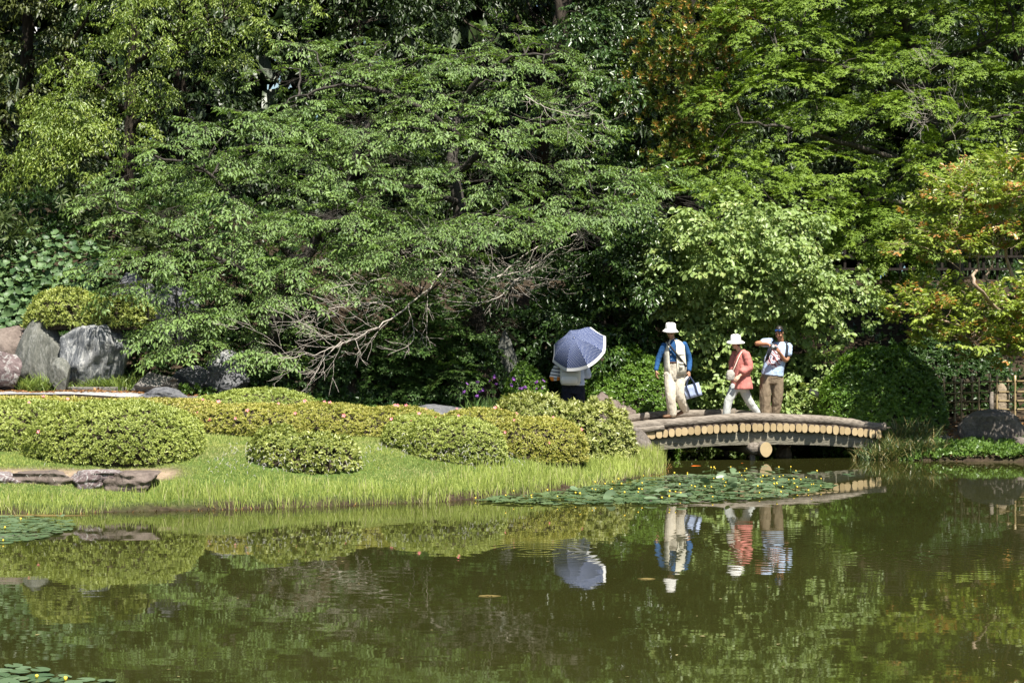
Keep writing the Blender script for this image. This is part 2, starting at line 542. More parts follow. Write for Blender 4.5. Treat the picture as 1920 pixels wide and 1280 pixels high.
class Cloud:
    """leaves of one plant, collected, then written as one mesh"""
    def __init__(s):
        s.p, s.a, s.n, s.l, s.r, s.t = [], [], [], [], [], []
        s.s0, s.s1, s.r0, s.r1 = [], [], [], []
    def add(s, p, a, n, l, r, t):
        s.p.append(p); s.a.append(a); s.n.append(n); s.l.append(l); s.r.append(r); s.t.append(t)
    def seg(s, p0, p1, r0, r1):
        s.s0.append(np.asarray(p0).reshape(-1, 3)); s.s1.append(np.asarray(p1).reshape(-1, 3))
        n = len(s.s0[-1])
        s.r0.append(np.broadcast_to(r0, n)); s.r1.append(np.broadcast_to(r1, n))
    def count(s): return sum(len(x) for x in s.l)
    def mesh(s, name, tmpl, mat, gaps=None, rng=None):
        p = np.concatenate(s.p); a = nrm(np.concatenate(s.a)); n = np.concatenate(s.n)
        l = np.concatenate(s.l); r = np.concatenate(s.r); t = np.concatenate(s.t)
        if gaps:
            px, py = proj(p)
            keep = np.ones(len(p), bool)
            for gx, gy, grx, gry in gaps:
                q = ((px - gx) / grx) ** 2 + ((py - gy) / gry) ** 2 + 0.5 * vnoise(np.stack([px / 14, py / 14, p[:, 1]], -1), 77)
                keep &= q > 1.0
            p, a, n, l, r, t = p[keep], a[keep], n[keep], l[keep], r[keep], t[keep]
        n = nrm(n - a * np.sum(n * a, -1, keepdims=True)); sd = np.cross(n, a)
        TV, TT = tmpl; k = len(TV)
        V = p[:, None] + l[:, None, None] * (TV[None, :, 0:1] * a[:, None] + TV[None, :, 1:2] * sd[:, None] + TV[None, :, 2:3] * n[:, None])
        Tn = (TT[None] + (np.arange(len(p)) * k)[:, None, None]).reshape(-1, 3)
        return tri_mesh(name, V.reshape(-1, 3), Tn, mat, {'rnd': np.repeat(r, k), 'tip': np.repeat(t, k)})
    def twigs(s, sides=3):
        return tube_segs(np.concatenate(s.s0), np.concatenate(s.s1), np.concatenate(s.r0), np.concatenate(s.r1), sides)

def make_spray(rng, L=0.5, nside=6, side=0.26, per=4, leaf=0.09, droop=0.25, spread=48, ldroop=0.35, nj=0.35, flat=0.12, tipf=0.0, ang=55):
    p, a, n, l, t, segs = [], [], [], [], [], []
    ys = rng.normal(0, 0.05)
    def stem(q): return np.array((q * L, ys * L * q * q * 3, -droop * L * q * q))
    qs = np.linspace(0, 1, 5)
    for i in range(4): segs.append((stem(qs[i]), stem(qs[i + 1]), 1 - qs[i] * .7, 1 - qs[i + 1] * .7))
    def leafat(pos, d, sgn, sz, tp):
        up = np.array((0, 0, 1.0))
        sdv = nrm(np.cross(up, d)); th = math.radians(ang + rng.normal(0, 12)) * sgn
        ax = d * math.cos(th) + sdv * math.sin(th)
        ax = ax + np.array((0, 0, -ldroop + rng.normal(0, 0.22)))
        p.append(pos); a.append(nrm(ax)); n.append(up + rng.normal(0, nj, 3)); l.append(leaf * sz * rng.uniform(0.5, 1.25)); t.append(tp)
    twl = [(np.array((0, 0, 0.0)), stem, None)]
    sg = 1
    for i in range(nside):
        q = 0.18 + 0.75 * (i + rng.uniform(0, .6)) / nside
        base = stem(q); sg = -sg
        th = math.radians(spread + rng.normal(0, 8)) * sg
        d = np.array((math.cos(th), math.sin(th), rng.normal(0.02, flat)))
        ln = side * (1.1 - 0.6 * q) * rng.uniform(0.7, 1.2)
        e = base + d * ln + np.array((0, 0, -droop * ln * 0.6))
        segs.append((base, e, 0.5, 0.25))
        g2 = 1
        for k in range(per):
            f = 0.25 + 0.75 * k / max(per - 1, 1); g2 = -g2
            leafat(base + (e - base) * f, nrm(e - base), g2 if k < per - 1 else rng.normal(0, .2), 1.0, tipf if k >= per - 2 and tipf > 0 and rng.random() < .7 else 0.0)
    for k in range(per + 1):
        q = 0.3 + 0.7 * k / per; sg = -sg
        leafat(stem(q), nrm(stem(min(q + .05, 1.05)) - stem(q - .05)), sg if k < per else 0.0, 1.05, tipf if k >= per - 2 else 0)
    return [np.array(x) for x in (p, a, n, l, t)] + [segs]

def make_rosette(rng, n=9, leaf=0.12, open_=62, stem=0.18, tipf=0.0, rows=2):
    p, a, nn, l, t = [], [], [], [], []
    for k in range(n):
        th = 2.4 * k + rng.normal(0, .25); o = math.radians(open_ + rng.normal(0, 12)) * (1.0 if k < n * 0.6 else 0.55)
        ax = np.array((math.cos(o), math.sin(o) * math.cos(th), math.sin(o) * math.sin(th)))
        p.append((stem * (0.75 + 0.25 * k / n), 0, 0)); a.append(ax)
        nn.append(np.array((1.0, 0, 0)) + rng.normal(0, .25, 3)); l.append(leaf * rng.uniform(.75, 1.15)); t.append(tipf if k >= n - 3 else 0.0)
    return [np.array(x) for x in (p, a, nn, l, t)] + [[(np.zeros(3), np.array((stem, 0, 0)), 1.0, 0.6)]]

def place(cl, sprays, org, dirs, rng, scale=1.0, sj=0.25, twig=0.006, tint=None, roll=0.25):
    org = np.asarray(org, float); dirs = nrm(dirs); n = len(org)
    up = np.array([[0, 0, 1.0]]) + rng.normal(0, roll, (n, 3))
    y = nrm(np.cross(up, dirs)); z = np.cross(dirs, y)
    R = np.stack([dirs, y, z], -1)                        # columns
    sc = np.broadcast_to(scale, n) * (1 + rng.uniform(-sj, sj, n))
    which = rng.integers(0, len(sprays), n)
    tn = rng.random(n) if tint is None else tint
    for k, (p, a, nn, l, t, segs) in enumerate(sprays):
        ii = np.nonzero(which == k)[0]
        if len(ii) == 0: continue
        Rk, ok, sk = R[ii], org[ii], sc[ii]
        pw = np.einsum('nij,mj->nmi', Rk, p) * sk[:, None, None] + ok[:, None]
        aw = np.einsum('nij,mj->nmi', Rk, a); nw = np.einsum('nij,mj->nmi', Rk, nn)
        lw = l[None] * sk[:, None]
        rw = np.clip(0.55 * rng.random(lw.shape) + 0.45 * tn[ii][:, None], 0, 1)
        cl.add(pw.reshape(-1, 3), aw.reshape(-1, 3), nw.reshape(-1, 3), lw.ravel(), rw.ravel(), np.broadcast_to(t[None], lw.shape).ravel())
        if twig > 0:
            s0 = np.array([s[0] for s in segs]); s1 = np.array([s[1] for s in segs])
            a0 = np.array([s[2] for s in segs]); a1 = np.array([s[3] for s in segs])
            w0 = np.einsum('nij,mj->nmi', Rk, s0) * sk[:, None, None] + ok[:, None]
            w1 = np.einsum('nij,mj->nmi', Rk, s1) * sk[:, None, None] + ok[:, None]
            cl.seg(w0, w1, np.tile(a0 * twig, len(ii)), np.tile(a1 * twig, len(ii)))

def in_poly(px, py, poly):
    poly = np.asarray(poly, float); inside = np.zeros(np.shape(px), bool); n = len(poly)
    for i in range(n):
        ax, ay = poly[i]; bx, by = poly[(i + 1) % n]
        inside ^= ((ay > py) != (by > py)) & (px < (bx - ax) * (py - ay) / (by - ay + 1e-12) + ax)
    return inside

def fill_poly(rng, poly, spacing, tries=4000, ysq=1.0):
    """blue-noise points inside an outline"""
    poly = np.asarray(poly, float)
    lo, hi = poly.min(0), poly.max(0)
    pts = []
    c = rng.uniform(lo, hi, (tries, 2)); c = c[in_poly(c[:, 0], c[:, 1], poly)]
    for q in c:
        if not pts or np.min(((np.array(pts) - q) * (1, ysq)) ** 2 @ np.ones(2)) > spacing ** 2: pts.append(q)
    return np.array(pts)

def skeleton_branches(cl_list, nodes, targets, rng, r=0.02, sag=0.12, per=5):
    """a curved branch from the nearest skeleton node to every pad"""
    nodes = np.asarray(nodes)
    for t in targets:
        d = np.linalg.norm((nodes - t) * (1, 1, 1.3), axis=1) + np.maximum(nodes[:, 2] - t[2], 0) * 0.8
        k = nodes[np.argmin(d)]
        L = np.linalg.norm(t - k)
        if L < 0.1: continue
        m1 = k + (t - k) * 0.4 + np.array((0, 0, sag * L)) + rng.normal(0, .05 * L, 3)
        path = smooth_path([k, m1, t], per, 0.012 * L, rng)
        rr = np.linspace(r * (0.8 + 0.35 * L), r * 0.35, len(path))
        cl_list.append(poly_tube(path, rr, 5, False))

def add_limb(lst, pts, r0, r1, rng, per=6, sides=9, jit=0.02, power=1.0):
    path = smooth_path(pts, per, jit, rng)
    t = np.linspace(0, 1, len(path)) ** power
    rr = r0 + (r1 - r0) * t
    lst.append(poly_tube(path, rr * (1 + 0.08 * rng.normal(0, 1, len(path))), sides))
    return path
HOLLOWS = [(965, 595, 62, 58), (900, 600, 30, 26), (1275, 405, 46, 44), (175, 305, 26, 18), (20, 235, 20, 55), (365, 165, 34, 22), (1095, 450, 34, 22), (1205, 255, 18, 26), (1560, 312, 44, 16), (1480, 175, 40, 14), (1700, 250, 34, 16),
           (320, 395, 40, 12), (480, 355, 55, 12), (620, 400, 40, 12), (760, 300, 46, 12), (900, 330, 30, 12), (660, 225, 40, 12), (1000, 290, 34, 12), (560, 470, 36, 12), (1545, 560, 30, 12)]
GAPS = [(503, 148, 22, 44), (522, 28, 18, 24), (552, 150, 26, 16), (58, 58, 17, 36), (82, 42, 9, 16)]
GAPS_R = [(1585, 492, 34, 11), (1690, 500, 26, 10), (1790, 498, 46, 9)]
# ------------------------------------------------------------------ trees
m_bark_dark = bark_mat('dark trunk bark', (0.018, 0.014, 0.010), (0.06, 0.048, 0.035))
m_bark_cherry = bark_mat('cherry bark', (0.022, 0.019, 0.016), (0.075, 0.066, 0.056), (5, 5, 9))
m_bark_bare = bark_mat('dead grey twig bark', (0.25, 0.22, 0.19), (0.50, 0.45, 0.39), (10, 10, 10))
m_bark_myrtle = bark_mat('smooth pale crape myrtle bark', (0.22, 0.15, 0.10), (0.42, 0.32, 0.23), (4, 4, 2), rough=0.55)
m_bark_maple = bark_mat('maple bark', (0.03, 0.026, 0.021), (0.09, 0.078, 0.062))

m_lf_cherry = leaf_mat('cherry leaves', (0.078, 0.145, 0.040), (0.215, 0.320, 0.090), rough=0.5, spec=0.35, trans=0.30)
m_lf_camphor = leaf_mat('camphor leaves', (0.085, 0.145, 0.020), (0.25, 0.325, 0.060), (0.34, 0.39, 0.095), rough=0.4, spec=0.4, trans=0.28)
m_lf_back = leaf_mat('dark evergreen leaves deepened for shade', (0.014, 0.032, 0.009), (0.050, 0.083, 0.019), rough=0.42, spec=0.45, trans=0.22)  # evergreen's dark green lowered further so the back reads as deeper shade
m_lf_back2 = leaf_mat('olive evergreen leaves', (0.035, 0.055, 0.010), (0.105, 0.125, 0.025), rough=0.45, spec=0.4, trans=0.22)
m_lf_glossy = leaf_mat('glossy camellia leaves', (0.020, 0.048, 0.012), (0.060, 0.110, 0.024), (0.12, 0.16, 0.03), rough=0.33, spec=0.45, trans=0.14)
m_lf_photinia = leaf_mat('evergreen leaves with red shoots', (0.085, 0.145, 0.022), (0.27, 0.33, 0.060), (0.42, 0.235, 0.07), rough=0.38, spec=0.45, trans=0.22)
m_lf_maple = leaf_mat('maple leaves', (0.085, 0.150, 0.018), (0.225, 0.325, 0.042), rough=0.55, spec=0.25, trans=0.34)
m_lf_lilac = leaf_mat('pale broad leaves', (0.135, 0.21, 0.058), (0.30, 0.395, 0.125), (0.36, 0.27, 0.08), rough=0.45, spec=0.4, trans=0.28)
m_lf_myrtle = leaf_mat('crape myrtle leaves', (0.125, 0.195, 0.028), (0.33, 0.40, 0.070), (0.44, 0.21, 0.07), rough=0.35, spec=0.45, trans=0.32)
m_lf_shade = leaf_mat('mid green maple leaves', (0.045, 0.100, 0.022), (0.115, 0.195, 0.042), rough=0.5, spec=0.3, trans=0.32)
m_lf_under_shaded = leaf_mat('dark understorey leaves', (0.018, 0.048, 0.012), (0.062, 0.115, 0.026), rough=0.4, spec=0.4, trans=0.25)  # own dark green, darkened further to stand in for shade under the trees
m_lf_whorl = leaf_mat('whorled oleander leaves', (0.035, 0.062, 0.018), (0.095, 0.125, 0.035), rough=0.45, spec=0.4, trans=0.2)
m_lf_bush = leaf_mat('clipped bush leaves', (0.055, 0.125, 0.016), (0.165, 0.275, 0.040), rough=0.36, spec=0.45, trans=0.25)

def pads_for(rng, fills, axis):
    """pad centres (in metres) with radius; fills: (outline, spacing px, depth function, pad radius px)"""
    out = []
    for poly, spacing, yf, rpx, *ys in fills:
        for px, py in fill_poly(rng, poly, spacing, ysq=ys[0] if ys else 1.35):
            Y = yf(px, py) + rng.normal(0, 0.35)
            out.append((P(px, py, Y), M(rpx, Y) * rng.uniform(0.75, 1.25)))
    return out

def leaf_pads(cl, pads, sprays, k, rng, axis, dome=0.40, out=0.5, edge_droop=0.75, scale=1.0, twig=0.006, sj=0.25, rnd_dir=0.25, front=0.0, roll=0.25, tilt=0.45):
    O, D, TT = [], [], []
    for c, R in pads:
        aw = np.array((c[0] - axis[0], c[1] - axis[1], 0)); aw = aw / max(np.linalg.norm(aw), 0.5)
        n = max(3, int(k * rng.uniform(0.8, 1.25)))
        ph = rng.uniform(0, 2 * math.pi, n); u = np.sqrt(rng.random(n)); rho = R * u
        tz = rng.normal(0, 0.05, n) * R
        o = np.stack([c[0] + rho * np.cos(ph) * 0.8, c[1] + rho * np.sin(ph) * 0.7, c[2] + dome * R * (1 - u * u) - dome * R * .5 + tz], -1)
        d = np.stack([np.cos(ph) * (0.3 + u), np.sin(ph) * (0.3 + u) - front, 0.22 - edge_droop * u * u + rng.normal(0, rnd_dir, n)], -1) + aw * out
        od = nrm(aw * 0.8 + np.array((0, -1.0, 0)) + rng.normal(0, .3, 3) * (1, 1, 0))
        o[:, 2] -= tilt * ((o - c) @ od); d[:, 2] -= tilt * 0.7 * (d @ od)
        O.append(o); D.append(d); TT.append(np.clip(rng.normal(rng.uniform(0.2, 0.8), 0.2, n), 0, 1))
    place(cl, sprays, np.vstack(O), np.vstack(D), rng, scale, sj, twig, np.concatenate(TT), roll)

def finish_tree(name, label, cat, group, base, trunk_list, bark, cl, tmpl, leafmat, gaps=None, twig_mat=None, extra=None):
    root = empty(name, base)
    tag(root, label, cat, group)
    V, Tn = join_tris(trunk_list[:1])
    link('trunk', tri_mesh('trunk', V, Tn, bark, smooth=True), root)
    rest = list(trunk_list[1:])
    if cl.s0: rest.append(cl.twigs())
    if rest:
        V, Tn = join_tris(rest)
        o = link('branches', tri_mesh('branches', V, Tn, twig_mat or bark, smooth=True), root); o['kind'] = 'stuff'
    o = link('crown', cl.mesh('crown', tmpl, leafmat, gaps), root); o['kind'] = 'stuff'
    return root

def pad_tree(name, label, base_px, base_Y, trunk_px, limbs_px, fills, spray_kw, tmpl, leafmat, bark, seed, k=10, group=None, r0=0.18,
             cat='tree', nspr=8, gaps=None, pad_kw=None, hollow=False, br=0.02, rosette=None, twig=0.006, scale=1.0, connect=True):
    rng = np.random.default_rng(seed)
    bx = PX(base_px, base_Y); bz = Tz(bx, base_Y)
    base = np.array((bx, base_Y, bz))
    tr = [base + (0, 0, -0.1)] + [P(a, b_, c_) for a, b_, c_ in trunk_px]
    lst = []
    path = add_limb(lst, tr, r0, r0 * 0.45, rng, 6, 10)
    nodes = list(path[len(path) // 4:])
    for lp in limbs_px:
        pts = [P(a, b_, c_) for a, b_, c_ in lp]
        p0 = path[np.argmin(np.linalg.norm(path - pts[0], axis=1))]
        q = add_limb(lst, [p0] + pts, r0 * 0.5, r0 * 0.10, rng, 6, 7)
        nodes += list(q)
    axis = base
    pads = pads_for(rng, fills, axis)
    if connect: skeleton_branches(lst, nodes, [c for c, _ in pads], rng, br)
    cl = Cloud()
    kw = spray_kw if rosette is None else rosette
    mk = make_spray if rosette is None else make_rosette
    sp = [mk(rng, **(kw if q % (2 if rosette else 5) == 0 else dict(kw, tipf=0.0))) for q in range(nspr)]
    leaf_pads(cl, pads, sp, k, rng, axis, twig=twig, scale=scale, **(pad_kw or {}))
    return finish_tree(name, label, cat, group, base, lst, bark, cl, tmpl, leafmat, (gaps or []) + (HOLLOWS if hollow else []))

# --- cherry trees: long layered sprays over the pond edge
cherry_spray = dict(L=0.52, nside=7, side=0.26, per=5, leaf=0.082, droop=0.22, spread=44, ldroop=0.26, nj=0.20, flat=0.07)
pad_tree('cherry_tree', 'wide low cherry tree with layered drooping sprays, reaching left over the rocks', 505, 33.6,
         [(512, 660, 33.4), (530, 560, 33.2), (600, 440, 33.3), (650, 330, 33.6), (690, 230, 34)],
         [[(540, 540, 33.1), (440, 500, 32.3), (330, 440, 31.8), (220, 390, 31.4)], [(560, 500, 33), (470, 400, 32.4), (380, 320, 32.2), (270, 290, 32)],
          [(525, 600, 33), (440, 590, 31.6), (330, 600, 31), (250, 600, 30.7)], [(600, 440, 33), (650, 430, 32), (700, 450, 31.4)],
          [(530, 580, 33), (560, 600, 31.6), (520, 630, 31)]],
         [([(160, 345), (235, 270), (330, 222), (470, 200), (600, 190), (700, 240), (720, 330), (690, 420), (610, 470), (500, 470), (380, 440), (300, 400), (220, 400), (170, 385)], 66, lambda x, y: 31.6 + (430 - y) / 240, 50, 1.25),
          ([(165, 505), (250, 465), (400, 470), (520, 500), (560, 560), (540, 640), (470, 668), (400, 655), (280, 640), (230, 590), (240, 545), (190, 530)], 54, lambda x, y: 30.3 + (600 - y) / 300, 42),
          ([(300, 300), (700, 260), (760, 400), (600, 520), (360, 480)], 74, lambda x, y: 33.8, 52)],
         cherry_spray, tmpl_fold(0.42, 0.10, 0.2), m_lf_cherry, m_bark_cherry, 11, k=13, r0=0.17, hollow=True, gaps=GAPS, br=0.016, pad_kw=dict(edge_droop=0.55, out=0.7, dome=0.20, sj=0.4, roll=0.12, rnd_dir=0.12))
pad_tree('cherry_tree', 'tall cherry tree in the middle with bare twigs hanging under its crown', 905, 34.6,
         [(900, 640, 34.4), (880, 520, 34.2), (860, 400, 34.2), (850, 280, 34.6), (858, 200, 35)],
         [[(880, 480, 34), (960, 440, 33), (1060, 400, 32.6), (1180, 370, 32.4)], [(855, 330, 34.2), (930, 270, 33.2), (1030, 230, 33), (1110, 190, 32.8)],
          [(860, 380, 34.2), (770, 350, 33), (680, 370, 32.4)], [(852, 250, 34.5), (760, 190, 33.6), (660, 160, 33.4), (560, 180, 33.2)],
          [(856, 210, 34.8), (930, 120, 34.2), (1040, 100, 34)], [(880, 440, 34), (820, 460, 32.6), (740, 480, 32)]],
         [([(500, 215), (560, 150), (690, 120), (880, 95), (1000, 110), (1100, 130), (1140, 190), (1110, 250), (1180, 290), (1265, 345), (1260, 385), (1150, 400), (1070, 425), (960, 410), (860, 430), (780, 440), (700, 420), (640, 360), (560, 300)], 66, lambda x, y: 31.7 + (430 - y) / 200, 50, 1.25),
          ([(560, 400), (690, 400), (820, 430), (840, 480), (760, 500), (690, 540), (600, 520)], 50, lambda x, y: 30.9, 42), ([(830, 400), (1080, 385), (1180, 380), (1060, 430), (900, 440)], 46, lambda x, y: 31.0, 40),
          ([(480, 80), (620, 70), (800, 80), (1000, 60), (1090, 90), (1060, 330), (840, 400), (640, 300), (520, 160)], 74, lambda x, y: 35.2, 52)],
         cherry_spray, tmpl_fold(0.42, 0.10, 0.2), m_lf_cherry, m_bark_cherry, 12, k=13, r0=0.19, hollow=True, gaps=GAPS, br=0.016, pad_kw=dict(edge_droop=0.55, out=0.6, dome=0.20, sj=0.4, roll=0.12, rnd_dir=0.12))

# --- maples at the right
maple_spray = dict(L=0.42, nside=6, side=0.24, per=4, leaf=0.075, droop=0.22, spread=50, ldroop=0.16, nj=0.18, flat=0.06)
pad_tree('maple_tree', 'large spreading green maple with tiered boughs above the bridge', 1800, 37.5,
         [(1790, 480, 37.3), (1760, 350, 37), (1740, 200, 37), (1700, 50, 37), (1660, -60, 37)],
         [[(1770, 400, 37), (1680, 380, 35.6), (1580, 370, 34.8), (1470, 390, 34.4)], [(1755, 320, 37), (1620, 280, 35.4), (1480, 240, 34.6), (1390, 230, 34.2)],
          [(1750, 280, 37), (1840, 230, 35.6), (1920, 210, 34.8)], [(1735, 170, 37), (1600, 130, 35.5), (1460, 100, 34.8)],
          [(1780, 430, 37), (1700, 440, 35.4), (1640, 460, 34.6)], [(1730, 140, 37), (1850, 80, 35.8), (1960, 60, 35)]],
         [([(1400, 20), (1480, -20), (1960, -30), (1960, 300), (1900, 330), (1830, 300), (1740, 330), (1700, 400), (1600, 400), (1520, 380), (1430, 370), (1330, 390), (1320, 300), (1380, 240), (1340, 170), (1380, 110)], 92, lambda x, y: 34.3 + (300 - y) / 230, 84, 1.35),
          ([(1590, 410), (1700, 380), (1760, 420), (1740, 490), (1680, 500), (1600, 470), (1570, 440)], 50, lambda x, y: 34.4, 48),
          ([(1400, 0), (1960, -40), (1960, 330), (1720, 380), (1480, 360)], 96, lambda x, y: 37.4, 86), ([(1420, -40), (1560, -260), (1960, -320), (2100, -100), (2100, 200), (1960, 200), (1960, -40)], 84, lambda x, y: 35.6, 80)],
         maple_spray, tmpl_maple(), m_lf_maple, m_bark_maple, 21, k=44, r0=0.2, hollow=True, gaps=GAPS_R, br=0.018, pad_kw=dict(edge_droop=0.7, dome=0.34, out=0.5, tilt=.5, roll=.12, rnd_dir=.10), scale=0.96, twig=0.0)
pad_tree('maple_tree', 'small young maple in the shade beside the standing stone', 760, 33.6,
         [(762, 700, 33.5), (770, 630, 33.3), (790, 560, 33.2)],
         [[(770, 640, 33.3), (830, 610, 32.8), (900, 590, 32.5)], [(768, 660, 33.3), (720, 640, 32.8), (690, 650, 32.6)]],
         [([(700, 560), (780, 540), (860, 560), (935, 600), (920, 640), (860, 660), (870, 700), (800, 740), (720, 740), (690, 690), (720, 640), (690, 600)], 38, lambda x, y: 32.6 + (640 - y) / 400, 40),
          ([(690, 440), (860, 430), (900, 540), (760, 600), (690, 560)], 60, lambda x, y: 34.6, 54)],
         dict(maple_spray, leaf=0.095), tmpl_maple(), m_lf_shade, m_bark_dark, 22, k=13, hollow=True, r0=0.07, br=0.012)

# --- camphor at the left, lit yellow green
camphor_spray = dict(L=0.42, nside=5, side=0.22, per=4, leaf=0.088, droop=0.40, spread=48, ldroop=0.50, nj=0.45, tipf=0.6)
pad_tree('camphor_tree', 'yellow green evergreen tree with billowing crown at the upper left', 230, 38.5,
         [(235, 480, 38.3), (240, 350, 38), (245, 200, 38), (250, 40, 38), (255, -60, 38)],
         [[(240, 330, 38), (170, 280, 36.8), (110, 250, 36.2)], [(243, 220, 38), (180, 160, 37), (130, 130, 36.6)], [(248, 120, 38), (330, 70, 36.8), (420, 40, 36.4)],
          [(245, 240, 38), (310, 200, 36.8)]],
         [([(40, 260), (60, 190), (110, 180), (150, 210), (190, 250), (180, 300), (120, 310), (60, 320), (20, 320)], 36, lambda x, y: 36.0, 44),
          ([(150, 60), (200, 0), (300, -30), (480, -30), (490, 60), (430, 110), (330, 110), (300, 180), (250, 250), (160, 200), (90, 170), (110, 110)], 64, lambda x, y: 36.8, 50), ([(140, -40), (160, -240), (460, -260), (520, -40)], 80, lambda x, y: 37, 70)],
         camphor_spray, tmpl_fold(0.40, 0.1, 0.2), m_lf_camphor, m_bark_dark, 31, twig=0.0, k=22, r0=0.2, hollow=True, gaps=GAPS, br=0.018, pad_kw=dict(dome=0.8, edge_droop=0.9, front=0.3))
# --- glossy and red-shooted evergreens right of centre
pad_tree('photinia_tree', 'evergreen tree flushed with reddish new shoots left of the big maple', 1290, 38.6,
         [(1290, 480, 38.4), (1285, 300, 38.2), (1290, 120, 38.2), (1300, -40, 38.2)],
         [[(1288, 250, 38.2), (1230, 200, 37.4)], [(1290, 150, 38.2), (1350, 80, 37.4)], [(1288, 320, 38.2), (1340, 280, 37.6)]],
         [([(1190, 120), (1230, 20), (1300, -30), (1430, -30), (1420, 60), (1370, 140), (1380, 220), (1330, 300), (1320, 360), (1240, 380), (1210, 320), (1230, 240), (1180, 200)], 34, lambda x, y: 36.9, 42)],
         None, tmpl_fold(0.42, 0.1, 0.15), m_lf_photinia, m_bark_dark, 41, k=28, hollow=True, r0=0.16, br=0.014, rosette=dict(n=11, leaf=0.115, open_=62, stem=0.16, tipf=0.85), pad_kw=dict(dome=0.9, edge_droop=0.2, front=0.6, rnd_dir=0.4))
gloss_spray = dict(L=0.34, nside=5, side=0.18, per=3, leaf=0.115, droop=0.2, spread=52, ldroop=0.35, nj=0.5, tipf=0.3)
pad_tree('glossy_oak_tree', 'tall evergreen with shiny leaves glinting beside the reddish tree', 1130, 38.4,
         [(1130, 500, 38.3), (1120, 330, 38.2), (1085, 150, 38.2), (1050, 30, 38.2), (1040, -50, 38.2)],
         [[(1120, 280, 38.2), (1180, 220, 37.6)], [(1100, 190, 38.2), (1160, 110, 37.5)]],
         [([(1060, 30), (1130, 10), (1200, 40), (1210, 110), (1185, 190), (1210, 300), (1230, 360), (1150, 330), (1120, 240), (1130, 160), (1070, 100)], 34, lambda x, y: 37.2, 40)],
         gloss_spray, tmpl_fold(0.5, 0.08, 0.15), m_lf_glossy, m_bark_dark, 42, twig=0.0, k=18, hollow=True, r0=0.15, br=0.014, pad_kw=dict(dome=0.8, front=0.5))
pad_tree('camellia_tree', 'dark glossy camellia growing behind the woman with the parasol', 1150, 33.8,
         [(1150, 640, 33.7), (1140, 540, 33.6), (1150, 430, 33.6)],
         [[(1145, 560, 33.6), (1090, 530, 33)], [(1145, 500, 33.6), (1200, 470, 33.1)]],
         [([(1100, 400), (1220, 390), (1240, 480), (1240, 560), (1250, 640), (1200, 680), (1130, 690), (1090, 640), (1030, 590), (1040, 540), (1060, 500), (1080, 450)], 36, lambda x, y: 32.9, 40),
          ([(1200, 330), (1330, 340), (1290, 420), (1220, 470), (1110, 440)], 44, lambda x, y: 35.0, 46)],
         gloss_spray, tmpl_fold(0.52, 0.08, 0.15), m_lf_glossy, m_bark_dark, 43, twig=0.0, k=20, hollow=True, r0=0.09, br=0.012, pad_kw=dict(dome=0.8, front=0.5), scale=1.05)
# --- broad-leaved small tree behind the walkers
pad_tree('lilac_tree', 'rounded light green small tree with broad leaves right behind the walkers', 1480, 33.9,
         [(1478, 700, 33.7), (1470, 640, 33.6), (1440, 570, 33.5), (1410, 490, 33.5)],
         [[(1472, 640, 33.5), (1530, 580, 33), (1590, 540, 32.8)], [(1455, 600, 33.5), (1360, 560, 32.9), (1280, 520, 32.7)], [(1440, 560, 33.4), (1330, 480, 32.9), (1270, 440, 32.8)],
          [(1470, 660, 33.5), (1400, 650, 32.8), (1300, 660, 32.6)], [(1420, 520, 33.4), (1470, 450, 33), (1500, 420, 33)]],
         [([(1215, 490), (1240, 440), (1290, 400), (1330, 410), (1370, 375), (1440, 380), (1520, 410), (1530, 470), (1560, 480), (1605, 520), (1600, 570), (1540, 590), (1480, 620), (1400, 610), (1300, 610), (1240, 570)], 33, lambda x, y: 32.8 - 0.5 * math.cos((x - 1400) / 130.0) + (y - 500) / 600, 36),
          ([(1300, 620), (1430, 620), (1440, 700), (1400, 760), (1310, 740), (1300, 680)], 34, lambda x, y: 32.9, 34),
          ([(1485, 680), (1540, 640), (1560, 700), (1540, 770), (1480, 770)], 32, lambda x, y: 32.8, 30),
          ([(1260, 450), (1540, 440), (1560, 600), (1300, 640)], 50, lambda x, y: 34.2, 46)],
         dict(L=0.34, nside=5, side=0.18, per=3, leaf=0.092, droop=0.15, spread=52, ldroop=0.35, nj=0.5, tipf=0.2), tmpl_four(0.68, 0.10, 0.2), m_lf_lilac, m_bark_dark, 51, k=16, r0=0.09, twig=0.0, br=0.013, gaps=GAPS_R, pad_kw=dict(dome=0.7, front=0.4, rnd_dir=0.4))
